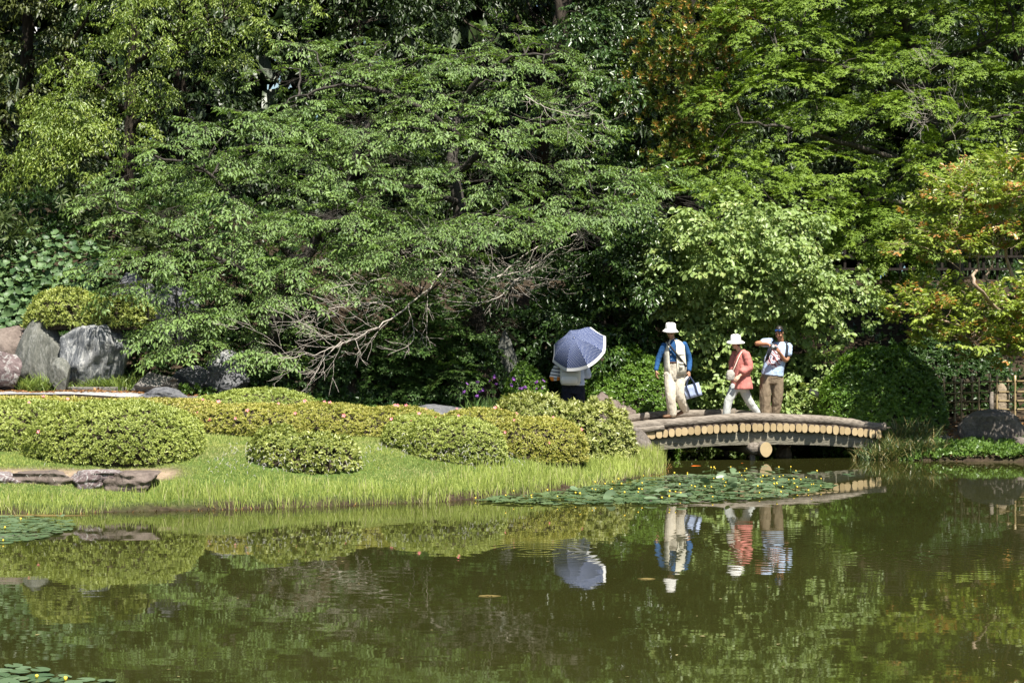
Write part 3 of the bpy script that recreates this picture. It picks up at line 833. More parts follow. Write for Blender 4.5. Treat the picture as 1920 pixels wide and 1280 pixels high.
# --- crape myrtle, nearest at the right edge
rngm = np.random.default_rng(61)
myr_spray = dict(L=0.36, nside=5, side=0.17, per=4, leaf=0.092, droop=-0.20, spread=42, ldroop=0.22, nj=0.5, tipf=0.9)
pad_tree('crape_myrtle', 'crape myrtle with pale twisted limbs and red shoot tips at the right edge', 2010, 31.2,
         [(1990, 700, 31.2), (1965, 620, 31.0), (1930, 590, 30.8), (1895, 600, 30.6)],
         [[(1935, 592, 30.8), (1910, 560, 30.7), (1860, 550, 30.5), (1825, 530, 30.4), (1800, 505, 30.2)],
          [(1860, 550, 30.5), (1850, 520, 30.6), (1858, 495, 30.7), (1880, 440, 30.8)], [(1825, 530, 29), (1835, 500, 30.5), (1830, 450, 30.6), (1800, 400, 30.6)],
          [(1895, 600, 30.6), (1850, 622, 30.2), (1815, 635, 30.2), (1790, 620, 30.2)], [(1815, 635, 30.2), (1800, 610, 30.1), (1760, 600, 30.1), (1720, 580, 30.1)],
          [(1960, 640, 30.9), (1905, 665, 30.6), (1890, 660, 30.5)], [(1880, 440, 30.8), (1900, 380, 30.8), (1870, 340, 30.8)]],
         [([(1710, 400), (1760, 350), (1850, 320), (1960, 290), (1960, 470), (1880, 470), (1840, 480), (1800, 470), (1750, 500), (1710, 450)], 38, lambda x, y: 30.6, 34),
          ([(1665, 570), (1720, 545), (1800, 560), (1860, 570), (1960, 530), (1960, 640), (1890, 680), (1830, 650), (1760, 640), (1710, 610)], 38, lambda x, y: 30.2, 32)],
         myr_spray, tmpl_four(0.5, 0.1, 0.1), m_lf_myrtle, m_bark_myrtle, 61, k=18, r0=0.085, br=0.008, gaps=None, pad_kw=dict(dome=0.6, edge_droop=-0.25, out=0.3, rnd_dir=0.4), twig=0.004)

# --- bare twigs of the tall cherry
def bare_branch(lst, pts, r, rng, depth, density=1.0):
    pts = np.asarray(pts, float)
    L0 = np.linalg.norm(pts[-1] - pts[0])
    path = smooth_path(pts, 7, 0.004 * L0, rng)
    L = np.sum(np.linalg.norm(np.diff(path, axis=0), axis=1))
    rr = np.linspace(r, max(r * 0.3, 0.0024), len(path))
    lst.append(poly_tube(path, rr, 5 if r > 0.008 else 3, False))
    if depth == 0: return
    n = int(max(2, L * 5.0 * density))
    sg = 1
    for k in range(n):
        i = int((0.12 + 0.85 * (k + rng.random()) / n) * (len(path) - 1)); sg = -sg
        d = nrm(path[min(i + 1, len(path) - 1)] - path[max(i - 1, 0)])
        sd = nrm(np.cross(d, (0.0, 1.0, 0.0)) * sg + rng.normal(0, .45, 3))
        l = (0.30 + L * 0.26) * rng.uniform(0.5, 1.25) * (1 - 0.4 * i / len(path))
        dd = nrm(d + sd * rng.uniform(.55, .95)); de = nrm(d * 0.9 + sd * .35 + np.array((0, 0, rng.normal(.18, .2))))
        q = [path[i], path[i] + dd * l * .42, path[i] + dd * l * .42 + de * l * .58 + rng.normal(0, .04 * l, 3)]
        bare_branch(lst, q, max(rr[i] * 0.55, 0.0036), rng, depth - 1, density * 1.1)

rngb = np.random.default_rng(71)
lst = []
bare_branch(lst, [P(835, 500, 33.2), P(800, 545, 31.7), P(720, 605, 30.5), P(660, 636, 29.9), P(600, 660, 29.5), P(520, 672, 29.1)], 0.019, rngb, 3, 0.62)
bare_branch(lst, [P(640, 640, 29.9), P(610, 670, 29.6), P(592, 700, 29.4), P(572, 730, 29.3)], 0.010, rngb, 2, 0.8)
bare_branch(lst, [P(760, 560, 31.1), P(690, 570, 30.5), P(610, 580, 30.1), P(540, 610, 29.8)], 0.014, rngb, 2)
bare_branch(lst, [P(790, 540, 31.5), P(740, 520, 30.9), P(680, 530, 30.5), P(620, 540, 30.1)], 0.012, rngb, 2)
V, Tn = join_tris(lst)
root = empty('bare_cherry_bough', P(835, 500, 33.2)); tag(root, 'leafless grey bough sweeping down left towards the azaleas', 'branch', 'bare boughs under the cherries')
link('twigs', tri_mesh('twigs', V, Tn, m_bark_bare, smooth=True), root)['kind'] = 'stuff'
lst = []
bare_branch(lst, [P(1085, 440, 33.2), P(1030, 455, 32.1), P(980, 480, 31.7), P(930, 520, 31.3), P(880, 515, 31.1), P(810, 470, 30.9)], 0.016, rngb, 3, 0.75)
bare_branch(lst, [P(1000, 500, 31.7), P(960, 530, 31.3), P(930, 560, 30.9), P(870, 568, 30.7), P(805, 552, 30.5)], 0.012, rngb, 2, 0.5)
bare_branch(lst, [P(980, 400, 31.9), P(930, 420, 31.5), P(910, 470, 31.3), P(960, 530, 31.2), P(990, 520, 31.2)], 0.011, rngb, 2)
bare_branch(lst, [P(930, 520, 31.3), P(1000, 500, 31.5), P(1040, 470, 31.5), P(1085, 455, 31.5)], 0.012, rngb, 2)
bare_branch(lst, [P(960, 530, 31.3), P(1000, 520, 31.3), P(1050, 525, 31.3), P(1075, 515, 31.3)], 0.010, rngb, 2)
V, Tn = join_tris(lst)
root = empty('bare_cherry_bough', P(1085, 440, 33.2)); tag(root, 'tangle of leafless twigs hanging above the standing stone', 'branch', 'bare boughs under the cherries')
link('twigs', tri_mesh('twigs', V, Tn, m_bark_bare, smooth=True), root)['kind'] = 'stuff'
lst = []
bare_branch(lst, [P(985, 180, 31.9), P(1020, 200, 31.5), P(1070, 215, 31.3), P(1130, 215, 31.1)], 0.012, rngb, 3, 0.8)
V, Tn = join_tris(lst)
root = empty('bare_cherry_bough', P(985, 180, 31.9)); tag(root, 'brush of dead twigs at the right side high in the cherry crown', 'branch', 'bare boughs under the cherries')
link('twigs', tri_mesh('twigs', V, Tn, m_bark_bare, smooth=True), root)['kind'] = 'stuff'
lst = []
bare_branch(lst, [P(1800, 300, 34.6), P(1780, 230, 34.0), P(1740, 215, 33.2), P(1700, 208, 32.1)], 0.010, rngb, 2, 1.0)
bare_branch(lst, [P(1745, 140, 34.0), P(1740, 115, 33.6), P(1752, 90, 33.4)], 0.010, rngb, 2, 2.0)
V, Tn = join_tris(lst)
root = empty('bare_maple_bough', P(1800, 300, 34.6)); tag(root, 'pale dead twigs poking out of the big maple', 'branch')
link('twigs', tri_mesh('twigs', V, Tn, m_bark_bare, smooth=True), root)['kind'] = 'stuff'

# --- evergreen wall behind
back_spray = dict(L=0.6, nside=5, side=0.32, per=4, leaf=0.16, droop=0.35, spread=50, ldroop=0.5, nj=0.5)
specs = [
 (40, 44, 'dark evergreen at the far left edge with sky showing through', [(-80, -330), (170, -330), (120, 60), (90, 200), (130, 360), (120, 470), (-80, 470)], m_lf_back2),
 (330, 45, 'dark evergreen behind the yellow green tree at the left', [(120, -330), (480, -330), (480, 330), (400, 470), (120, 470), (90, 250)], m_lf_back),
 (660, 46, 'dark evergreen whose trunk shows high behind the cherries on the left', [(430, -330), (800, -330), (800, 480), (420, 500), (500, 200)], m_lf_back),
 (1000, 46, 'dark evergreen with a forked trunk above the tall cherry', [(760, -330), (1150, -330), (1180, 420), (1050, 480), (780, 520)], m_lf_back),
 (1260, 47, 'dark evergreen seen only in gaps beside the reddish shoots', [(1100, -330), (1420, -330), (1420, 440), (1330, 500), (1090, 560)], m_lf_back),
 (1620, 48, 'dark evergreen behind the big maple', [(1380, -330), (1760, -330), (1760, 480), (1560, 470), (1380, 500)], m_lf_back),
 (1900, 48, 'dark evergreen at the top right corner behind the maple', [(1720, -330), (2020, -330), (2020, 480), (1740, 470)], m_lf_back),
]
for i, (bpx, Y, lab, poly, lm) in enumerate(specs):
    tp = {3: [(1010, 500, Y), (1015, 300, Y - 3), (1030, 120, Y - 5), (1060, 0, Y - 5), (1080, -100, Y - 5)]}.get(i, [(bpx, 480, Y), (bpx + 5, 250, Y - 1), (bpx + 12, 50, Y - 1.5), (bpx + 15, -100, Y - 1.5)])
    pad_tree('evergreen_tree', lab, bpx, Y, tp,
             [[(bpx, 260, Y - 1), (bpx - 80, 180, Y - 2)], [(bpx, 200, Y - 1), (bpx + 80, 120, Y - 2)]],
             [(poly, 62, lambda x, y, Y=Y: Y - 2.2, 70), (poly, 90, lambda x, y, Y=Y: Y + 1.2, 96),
              ([(a_, b_) for a_, b_ in ((bpx - 190, -140), (bpx - 160, -430), (bpx + 160, -430), (bpx + 190, -140))], 92, lambda x, y, Y=Y: Y - 6.5, 84)],  # unseen canopy reaching forward above the view, added to shade the trees behind
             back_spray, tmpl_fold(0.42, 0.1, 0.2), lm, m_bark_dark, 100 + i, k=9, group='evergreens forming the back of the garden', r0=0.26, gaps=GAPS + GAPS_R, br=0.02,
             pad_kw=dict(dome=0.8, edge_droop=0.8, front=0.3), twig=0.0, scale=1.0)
# the far wood behind them, one mass
rng = np.random.default_rng(140)
cl = Cloud()
n = 6800
o_ = np.stack([rng.uniform(-24, 24, n), rng.uniform(52, 58, n), rng.uniform(3.0, 19, n)], -1)
d_ = np.stack([rng.normal(0, .6, n), -1 + rng.normal(0, .4, n), rng.normal(-.3, .4, n)], -1)
place(cl, [make_spray(rng, **dict(back_spray, L=1.0, side=0.5, leaf=0.80, nside=3, per=3)) for _ in range(5)], o_, d_, rng, 1.0, 0.3, 0.0)
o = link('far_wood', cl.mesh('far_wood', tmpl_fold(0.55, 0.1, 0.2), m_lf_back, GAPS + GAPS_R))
tag(o, 'dense dark wood closing off the slope behind the trees', 'wood', kind='stuff')
# ------------------------------------------------------------------ clipped shrubs and hedges
m_twig_core = bark_mat('hedge twigs', (0.02, 0.016, 0.010), (0.07, 0.055, 0.035), (14, 14, 14))
m_lf_azalea = leaf_mat('azalea leaves', (0.150, 0.205, 0.038), (0.37, 0.425, 0.105), (0.42, 0.26, 0.09), rough=0.45, spec=0.35, trans=0.22)
m_lf_azalea2 = leaf_mat('azalea leaves with russet tips', (0.185, 0.22, 0.036), (0.42, 0.43, 0.095), (0.44, 0.25, 0.10), rough=0.45, spec=0.35, trans=0.22)
m_lf_pale = leaf_mat('pale rhododendron leaves', (0.13, 0.175, 0.034), (0.36, 0.385, 0.10), (0.42, 0.40, 0.19), rough=0.4, spec=0.45, trans=0.2)
m_pink, nt, b, out = new_mat('pink azalea petals')
b.inputs['Base Color'].default_value = (0.80, 0.24, 0.26, 1); b.inputs['Roughness'].default_value = 0.6

def flower_mesh(name, mat, r=0.035, n=5):
    V, Fs = [(0, 0, 0)], []
    for k in range(n):
        t = 2 * math.pi * k / n; w = 0.55
        i = len(V)
        V += [(r * .6 * math.cos(t - w), r * .6 * math.sin(t - w), r * .35), (r * 1.05 * math.cos(t), r * 1.05 * math.sin(t), r * .4), (r * .6 * math.cos(t + w), r * .6 * math.sin(t + w), r * .35)]
        Fs += [(0, i, i + 1, i + 2)]
    return py_mesh(name, V, Fs, mat)
ME_AZ = flower_mesh('azalea_flower', m_pink)

def mound_pts(e, n, rng):
    """points and normals on the upper part of a squarish dome"""
    cx, cy, rx, ry, zb, rz = e
    u = rng.normal(0, 1, (n, 3)); u[:, 2] = np.abs(u[:, 2]) * 1.0; u = nrm(u)
    ex = 2.6
    s = (np.abs(u[:, 0]) ** ex + np.abs(u[:, 1]) ** ex + np.abs(u[:, 2]) ** ex) ** (-1 / ex)
    q = u * s[:, None]
    nn = nrm(np.sign(q) * np.abs(q) ** (ex - 1) / np.array((rx, ry, rz)))
    return q * np.array((rx, ry, rz)) + np.array((cx, cy, zb)), nn
def mound_in(p, e, k=0.97):
    cx, cy, rx, ry, zb, rz = e
    q = np.abs((p - np.array((cx, cy, zb))) / np.array((rx, ry, rz))) ** 2.6
    return q.sum(-1) < k

def E(px, Y, wpx, dy, top_py, base_z=None):
    """a dome: centre pixel, distance, half width px, half depth m, pixel height of its top"""
    x = PX(px, Y); zb = Tz(x, Y) - 0.10 if base_z is None else base_z
    zt = HC + (CY - top_py) / F * Y
    return (x, Y, M(wpx, Y), dy, zb, max(zt - zb, 0.2))

def dome_core(e, k=0.90, n=28, m=10):
    cx, cy, rx, ry, zb, rz = e
    V, Tn = [], []
    for j in range(m + 1):
        ph = (math.pi / 2) * j / m
        for i in range(n):
            th = 2 * math.pi * i / n
            u = np.array((math.cos(ph) * math.cos(th), math.cos(ph) * math.sin(th), math.sin(ph)))
            s = np.sum(np.abs(u) ** 2.6) ** (-1 / 2.6)
            q = u * s * k
            V.append(q * np.array((rx, ry, rz)) + np.array((cx, cy, zb - 0.05)))
    V = np.array(V); V += 0.03 * rx ** 0.3 * np.stack([vnoise(V * 5, 1), vnoise(V * 5, 2), vnoise(V * 5, 3)], -1)
    for j in range(m):
        for i in range(n):
            i2 = (i + 1) % n; a, b_, c_, d_ = j * n + i, j * n + i2, (j + 1) * n + i2, (j + 1) * n + i
            Tn += [(a, b_, c_), (a, c_, d_)]
    return V, np.array(Tn)

def shrub(name, label, domes, dens, leaf, tmpl, mat, seed, group=None, cat='shrub', lump=0.075, tipf=0.0, flowers=0, rosette=True, loose=0.0, core=0.92, fl_front=True):
    rng = np.random.default_rng(seed)
    e0 = domes[0]
    root = empty(name, (e0[0], e0[1], e0[4] + 0.1)); tag(root, label, cat, group)
    V, Tn = join_tris([dome_core(e, core) for e in domes])
    link('stems', tri_mesh('stems', V, Tn, m_twig_core, smooth=True), root)
    cl = Cloud(); FP = []
    tuft = [make_rosette(rng, n=7, leaf=leaf * 1.18, open_=72, stem=leaf * 0.9, tipf=tipf) for _ in range(6)]
    for i, e in enumerate(domes):
        area = 2.2 * math.pi * (((e[2] * e[3]) ** 1.6 + (e[2] * e[5]) ** 1.6 + (e[3] * e[5]) ** 1.6) / 3) ** (1 / 1.6)
        n = int(area * dens * 1.2)
        p, nn = mound_pts(e, n, rng)
        w = p - np.array((e[0], e[1], e[4]))
        lf = 1 + lump * (fbm(p * 2.2, seed) + 0.5 * fbm(p * 6.0, seed + 5)) - rng.random(n) ** 2 * 0.07 + loose * rng.random(n)
        p = np.array((e[0], e[1], e[4])) + w * lf[:, None]
        keep = np.ones(n, bool)
        for j, e2 in enumerate(domes):
            if j != i: keep &= ~mound_in(p, e2, 0.85)
        keep &= p[:, 2] > T(p[:, 0], p[:, 1]) + 0.02
        keep &= ~((nn[:, 1] > 0.45) & (nn[:, 2] < 0.5))
        p, nn = p[keep], nn[keep]
        d = nn + rng.normal(0, .40, p.shape) + np.array((0, -0.1, 0.5))
        place(cl, tuft, p - nrm(d) * leaf * 0.8, d, rng, 1.0, 0.3, 0.0, np.clip(0.5 + 0.9 * fbm(p * 1.8, seed + 9) + rng.normal(0, .2, len(p)), 0, 1))
        if flowers:
            ok = np.nonzero((nn[:, 2] > 0.35) & (p[:, 1] < e[1] + 0.6 * e[3]))[0]
            if len(ok): FP += [(p[k], nn[k]) for k in rng.choice(ok, min(len(ok), max(1, int(flowers / len(domes)))), replace=False)]
    link('foliage', cl.mesh('foliage', tmpl, mat), root)['kind'] = 'stuff'
    for q, nn in FP:
        f = link('flower', ME_AZ, root)
        f.location = q + nrm(nn) * 0.035; f.rotation_euler = Vector(nrm(nn + np.array((0, -.9, .0)) + rng.normal(0, .2, 3))).to_track_quat('Z', 'Y').to_euler()
        s = rng.uniform(.65, 1.1); f.scale = (s, s, s)
    return root

lf_az = tmpl_fold(0.45, 0.08, 0.1)
shrub('azalea_hedge', 'broad clipped azalea mound at the left above the bank stones',
      [E(218, 23.5, 165, 1.15, 752), E(40, 24.2, 160, 1.0, 752), E(-120, 24.6, 130, 1.0, 752)], 820, 0.034, lf_az, m_lf_azalea, 201, 'clipped azaleas on the bank', 'hedge', flowers=3, tipf=0.05)
shrub('azalea_hedge', 'long low azalea hedge with russet tips along the gravel path',
      [E(60, 26.4, 190, 0.8, 745), E(280, 26.6, 170, 0.8, 748), E(-180, 26.4, 150, 0.8, 746)], 760, 0.034, lf_az, m_lf_azalea2, 202, 'clipped azaleas on the bank', 'hedge', tipf=0.28, flowers=9)
shrub('azalea_hedge', 'small rounded yellow green azalea behind the long hedges, below the bare bough',
      [E(490, 28.2, 108, 0.8, 729), E(410, 27.6, 60, 0.5, 741)], 760, 0.033, lf_az, m_lf_azalea, 203, 'clipped azaleas on the bank', 'hedge')
shrub('azalea_hedge', 'azalea hedge sprinkled with pink flowers in the middle of the bank',
      [E(470, 26.0, 115, 0.75, 757), E(610, 26.4, 125, 0.75, 757), E(740, 26.4, 110, 0.75, 763)], 800, 0.033, lf_az, m_lf_azalea2, 204, 'clipped azaleas on the bank', 'hedge', tipf=0.2, flowers=26)
shrub('azalea_hedge', 'dense azalea mound sloping down to the grass in the middle of the bank',
      [E(850, 24.7, 98, 0.85, 783), E(775, 25.2, 60, 0.7, 778)], 820, 0.033, lf_az, m_lf_azalea, 205, 'clipped azaleas on the bank', 'hedge', flowers=5, tipf=0.08)
shrub('azalea_hedge', 'azalea mound with scattered pink flowers next to the pale bush by the bridge',
      [E(1010, 25.7, 92, 0.75, 782), E(900, 26.2, 100, 0.7, 766)], 820, 0.033, lf_az, m_lf_azalea2, 206, 'clipped azaleas on the bank', 'hedge', tipf=0.2, flowers=16)
shrub('azalea_shrub', 'small lone yellow green shrub standing in the lawn',
      [E(520, 23.1, 50, 0.42, 808), E(585, 23.0, 62, 0.42, 810), E(638, 23.1, 36, 0.35, 820)], 470, 0.042, tmpl_fold(0.5, 0.08, 0.1), m_lf_pale, 207, cat='shrub', lump=0.22, loose=0.08, core=0.80)
shrub('rhododendron_bush', 'pale loose bush at the left end of the bridge',
      [E(1000, 27.6, 72, 0.6, 748), E(1090, 27.4, 85, 0.7, 760), E(1145, 27.4, 42, 0.5, 785)], 300, 0.060, tmpl_fold(0.46, 0.08, 0.1), m_lf_pale, 208, cat='bush', lump=0.22, tipf=0.35, loose=0.12, core=0.80)
# bushes by and behind the bridge
bl = tmpl_fold(0.55, 0.08, 0.12)
shrub('clipped_bush', 'big rounded dark green bush at the right end of the bridge', [E(1655, 32.1, 112, 1.1, 655), E(1590, 31.9, 62, 0.9, 700)], 520, 0.054, bl, m_lf_bush, 211, 'rounded bushes near the bridge', 'bush', lump=0.09)
shrub('clipped_bush', 'dark bush behind the bamboo fence, under the crape myrtle', [E(1800, 34.6, 90, 0.9, 648), E(1720, 34.6, 70, 0.9, 640)], 230, 0.062, bl, m_lf_under_shaded, 212, 'rounded bushes near the bridge', 'bush', lump=0.16)
shrub('clipped_bush', 'rounded small-leaved bush between the parasol and the man in the vest', [E(1185, 32.4, 80, 0.8, 664), E(1130, 32.2, 40, 0.6, 690)], 520, 0.049, bl, m_lf_bush, 213, 'rounded bushes near the bridge', 'bush', lump=0.14)
shrub('low_shrub', 'low round shrub at the foot of the dark standing stone', [E(985, 32.2, 42, 0.5, 690)], 420, 0.050, bl, m_lf_bush, 214, 'shaded shrubs along the back path', 'shrub', lump=0.2, loose=.1)
shrub('low_shrub', 'shaded shrub left of the dark standing stone', [E(900, 32.6, 52, 0.6, 668), E(860, 32.4, 40, .5, 690)], 200, 0.055, bl, m_lf_under_shaded, 215, 'shaded shrubs along the back path', 'shrub', lump=0.25, loose=.15)
shrub('low_shrub', 'wide shaded shrub behind the small rear azalea', [E(560, 32.6, 95, 0.8, 690), E(650, 32.8, 90, 0.8, 684)], 170, 0.062, bl, m_lf_under_shaded, 216, 'shaded shrubs along the back path', 'shrub', lump=0.25, loose=.15)
shrub('low_shrub', 'dark shrub below the cherry, right of the blue grey rock', [E(460, 31.9, 66, 0.6, 705), E(400, 31.2, 40, .5, 722)], 200, 0.060, bl, m_lf_under_shaded, 217, 'shaded shrubs along the back path', 'shrub', lump=0.25, loose=.15)
shrub('low_shrub', 'leafy shrub low behind the bridge between the walkers', [E(1330, 33.0, 60, 0.6, 690), E(1400, 33.2, 50, 0.6, 700)], 220, 0.07, tmpl_fold(0.65, .08, .12), m_lf_lilac, 218, 'shaded shrubs along the back path', 'shrub', lump=0.25, loose=.2)
shrub('low_shrub', 'low fern green shrub just behind the legs of the man in the vest', [E(1225, 32.6, 50, 0.4, 742), E(1190, 32.2, 34, 0.4, 752)], 220, 0.06, bl, m_lf_lilac, 219, 'shaded shrubs along the back path', 'shrub', lump=0.3, loose=.3)
shrub('low_shrub', 'dark shrub behind the photographer', [E(1490, 33.4, 70, 0.7, 700)], 200, 0.065, bl, m_lf_under_shaded, 220, 'shaded shrubs along the back path', 'shrub', lump=0.3, loose=.2)
shrub('low_shrub', 'dark shrub added to fill the shaded hollow behind the tall standing stone', [E(930, 34.9, 90, 0.7, 610), E(1040, 35.0, 70, 0.7, 600)], 170, 0.08, bl, m_lf_under_shaded, 222, 'shaded shrubs along the back path', 'shrub', lump=0.3, loose=.2)  # added shrub; its dark leaves stand in for shade on the lit slope
shrub('low_shrub', 'dark shrub on the slope beyond the left edge', [(-11.6, 32.2, 1.1, .8, 1.3, 1.3), (-13.4, 32.6, 1.2, .9, 1.4, 1.1)], 170, 0.07, bl, m_lf_bush, 223, 'shaded shrubs along the back path', 'shrub', lump=0.3, loose=.2)
# over the left rocks
shrub('azalea_shrub', 'bright green azalea cushion spilling over the grey rocks at the left', [E(130, 31.3, 70, 0.7, 548, base_z=2.35), E(230, 31.0, 52, 0.6, 558, base_z=2.35)], 420, 0.055, tmpl_fold(0.42, .08, .1), m_lf_azalea, 221, cat='shrub', lump=0.2, loose=.1, tipf=.1)
def whorl_shrub(label, fills, seed, base_px, base_Y, k=9):
    return pad_tree('oleander_shrub', label, base_px, base_Y, [(base_px, 470, base_Y), (base_px, 400, base_Y - .3)], [], fills, None, tmpl_six(0.22, 0.06, 0.2), m_lf_whorl, m_bark_dark, seed,
                    k=k, r0=0.05, cat='shrub', br=0.012, rosette=dict(n=14, leaf=0.20, open_=62, stem=0.15), pad_kw=dict(dome=0.9, edge_droop=0.0, front=0.3, rnd_dir=0.4), group='whorled shrubs on the left slope')
whorl_shrub('shaded shrub with whorled narrow leaves left of the cherry', [([(90, 370), (180, 340), (330, 400), (330, 470), (200, 470), (120, 430)], 36, lambda x, y: 35.6, 34), ([(200, 440), (330, 420), (400, 520), (250, 530)], 42, lambda x, y: 34.6, 34)], 231, 190, 36.2)
whorl_shrub('sunlit shrub with whorled narrow leaves at the left edge', [([(-40, 420), (30, 400), (60, 430), (20, 480), (-40, 480)], 32, lambda x, y: 34.0, 30)], 232, 5, 34.4)

# ------------------------------------------------------------------ leopard plants on the left slope: each big round leaf its own piece
m_lf_leopard = leaf_mat('round leopard plant leaves', (0.075, 0.13, 0.045), (0.15, 0.215, 0.085), rough=0.30, spec=0.5, trans=0.15)
rng = np.random.default_rng(241)
root = empty('leopard_plant_bed', P(80, 560, 32.4)); tag(root, 'bed of round glossy leopard plant leaves on the left slope', 'plant bed')
TV, TT = tmpl_round(13)
TV = TV.copy(); TV[:, 2] *= 3.0
bl_me = []
for k in range(8):
    m_ = leaf_mat('leopard leaf tone %d' % k, (0.040 + .011 * k, 0.085 + .015 * k, 0.030 + .006 * k), (0.040 + .011 * k, 0.085 + .015 * k, 0.030 + .006 * k), rough=0.48, spec=0.3, trans=0.15)
    bl_me.append(tri_mesh('leopard_leaf', TV + rng.normal(0, .015, TV.shape), TT, m_, smooth=True))
pts = fill_poly(rng, [(-30, 445), (60, 425), (120, 440), (190, 455), (210, 510), (180, 540), (100, 560), (66, 610), (30, 618), (-30, 610)], 9.3, 4000, 1.25)
cnt = 0
rest = Cloud()
for px, py in pts:
    Y = 32.0 + (600 - py) / 75.0 + rng.normal(0, .12)
    p = P(px, py, Y)
    ax = nrm(np.array((rng.normal(0, .5), -0.5 + rng.normal(0, .5), -0.75 + rng.normal(0, .4))))
    upn = nrm(np.array((rng.normal(0, .5), -0.8 + rng.normal(0, .4), 0.85 + rng.normal(0, .3))))
    s = rng.uniform(0.12, 0.185) * (1.1 if py > 520 else 0.9)
    sd = nrm(np.cross(upn, ax)); upn = np.cross(ax, sd)
    Mx = Matrix(((ax[0] * s, sd[0] * s, upn[0] * s, p[0]), (ax[1] * s, sd[1] * s, upn[1] * s, p[1]), (ax[2] * s, sd[2] * s, upn[2] * s, p[2]), (0, 0, 0, 1)))
    if cnt < 295:
        f = link('leaf', bl_me[rng.integers(0, 8)], root); f.matrix_basis = Mx; cnt += 1
    else:
        rest.add(p[None], ax[None], upn[None], np.array([s]), rng.random(1), np.zeros(1))
# darker underlayer of leaves and stems
n = 900
pp = fill_poly(rng, [(-30, 440), (200, 450), (230, 530), (180, 560), (100, 575), (60, 620), (-30, 620)], 6, 3000)
q = np.array([P(a, b_, 32.25 + (600 - b_) / 75.0) for a, b_ in pp])
rest.add(q, np.stack([rng.normal(0, .5, len(q)), -np.ones(len(q)), rng.normal(-.3, .3, len(q))], -1), np.stack([rng.normal(0, .3, len(q)), rng.normal(-.4, .3, len(q)), np.ones(len(q))], -1), rng.uniform(.12, .2, len(q)), rng.random(len(q)) * .5, np.zeros(len(q)))
link('foliage', rest.mesh('foliage', tmpl_round(9), m_lf_leopard), root)['kind'] = 'stuff'

# ------------------------------------------------------------------ rocks
m_rk_grey = stone_mat('grey green rock', (0.045, 0.05, 0.044), (0.105, 0.11, 0.095), (0.21, 0.205, 0.175), (1.2, 1.2, 0.5), 0.25)
m_rk_blue = stone_mat('blue grey cracked rock', (0.04, 0.047, 0.058), (0.105, 0.115, 0.125), (0.26, 0.26, 0.255), (1.2, 1.2, 0.6), 0.8)
m_rk_purple = stone_mat('purple brown rock', (0.05, 0.034, 0.036), (0.115, 0.08, 0.08), (0.25, 0.20, 0.195), (1, 1, 2), 0.7)
m_rk_red = stone_mat('reddish slab', (0.06, 0.045, 0.038), (0.125, 0.098, 0.083), (0.21, 0.17, 0.145), (1, 1, 0.7))
m_rk_brown = stone_mat('brown boulder', (0.05, 0.042, 0.036), (0.12, 0.102, 0.086), (0.22, 0.19, 0.16), (1, 1, 1), 0.1)
m_rk_dark = stone_mat('dark rock', (0.035, 0.037, 0.042), (0.085, 0.087, 0.095), (0.18, 0.18, 0.19), (1, 1, 1.6), 0.15)
m_rk_layer = stone_mat('layered slate', (0.06, 0.055, 0.05), (0.15, 0.14, 0.125), (0.30, 0.28, 0.25), (1, 1, 6))
m_rk_tan = stone_mat('tan rock', (0.15, 0.115, 0.075), (0.24, 0.19, 0.125), (0.33, 0.27, 0.19))

def rock(name, label, box, Y, depth, mat, seed, planes=14, rough=0.10, layers=0.0, group=None, sub=4, taper=0.0, lean=0.0, cat='rock', bury=0.12, flat=0.0):
    x0, y0, x1, y1 = box
    rng = np.random.default_rng(seed)
    bm = bmesh.new(); bmesh.ops.create_icosphere(bm, subdivisions=sub + 1, radius=1.0)
    V = np.array([v.co[:] for v in bm.verts]); Fs = np.array([[v.index for v in f.verts] for f in bm.faces]); bm.free()
    for k in range(planes):
        n_ = nrm(rng.normal(0, 1, 3) * (1, 1, .8)); off = rng.uniform(0.55, 0.88)
        V = V - np.maximum(V @ n_ - off, 0)[:, None] * n_
    if flat: V[:, 2] = np.minimum(V[:, 2], flat); V[:, 1] = np.maximum(V[:, 1], -flat - .15)
    nv = nrm(V)
    V = V + nv * (rough * fbm(V * 1.8, seed, 4) + rough * 0.9 * (0.3 - np.abs(fbm(V * 3.6, seed + 3, 4))) + rough * .35 * fbm(V * 9, seed + 4, 3))[:, None]
    if layers > 0:
        V = V * (1 + layers * np.sin(V[:, 2:3] * 17 + 3 * fbm(V * 1.5, seed)[:, None]) * np.array([[1, 1, 0]]))
    lo, hi = V.min(0), V.max(0); V = (V - lo) / (hi - lo) * 2 - 1
    if taper: V[:, :2] *= (1 - taper * (V[:, 2:3] * .5 + .5))
    if lean: V[:, 0] += lean * (V[:, 2] * .5 + .5)
    a = P(x0, y1, Y); b_ = P(x1, y0, Y)
    c = (a + b_) / 2; h = (b_ - a) / 2
    gz = Tz(c[0], Y - 0.0)
    zlo = min(a[2], gz - bury) if abs(a[2] - gz) < 1.2 else a[2] - bury
    c[2] = (zlo + b_[2]) / 2; hz = (b_[2] - zlo) / 2
    V = V * np.array((h[0], depth / 2, hz)) + c
    o = link(name, tri_mesh(name, V, Fs, mat, smooth=False)); tag(o, label, cat, group)
    me = o.data
    me.polygons.foreach_set('use_smooth', np.ones(len(me.polygons), bool))
    return o
RG = 'garden rocks at the foot of the slope'
rock('rock', 'purple veined rock at the left edge of the photo', (-45, 655, 42, 732), 29.7, 0.9, m_rk_purple, 1, group=RG)
rock('rock', 'reddish slab leaning behind the purple rock at the left edge', (-30, 610, 62, 730), 31.2, 0.8, m_rk_red, 2, 10, .05, group=RG)
rock('rock', 'tall grey green slab with a pointed top left of the cracked rock', (10, 590, 128, 735), 30.75, 0.8, m_rk_grey, 3, 10, .05, group=RG, taper=.35, lean=.25)
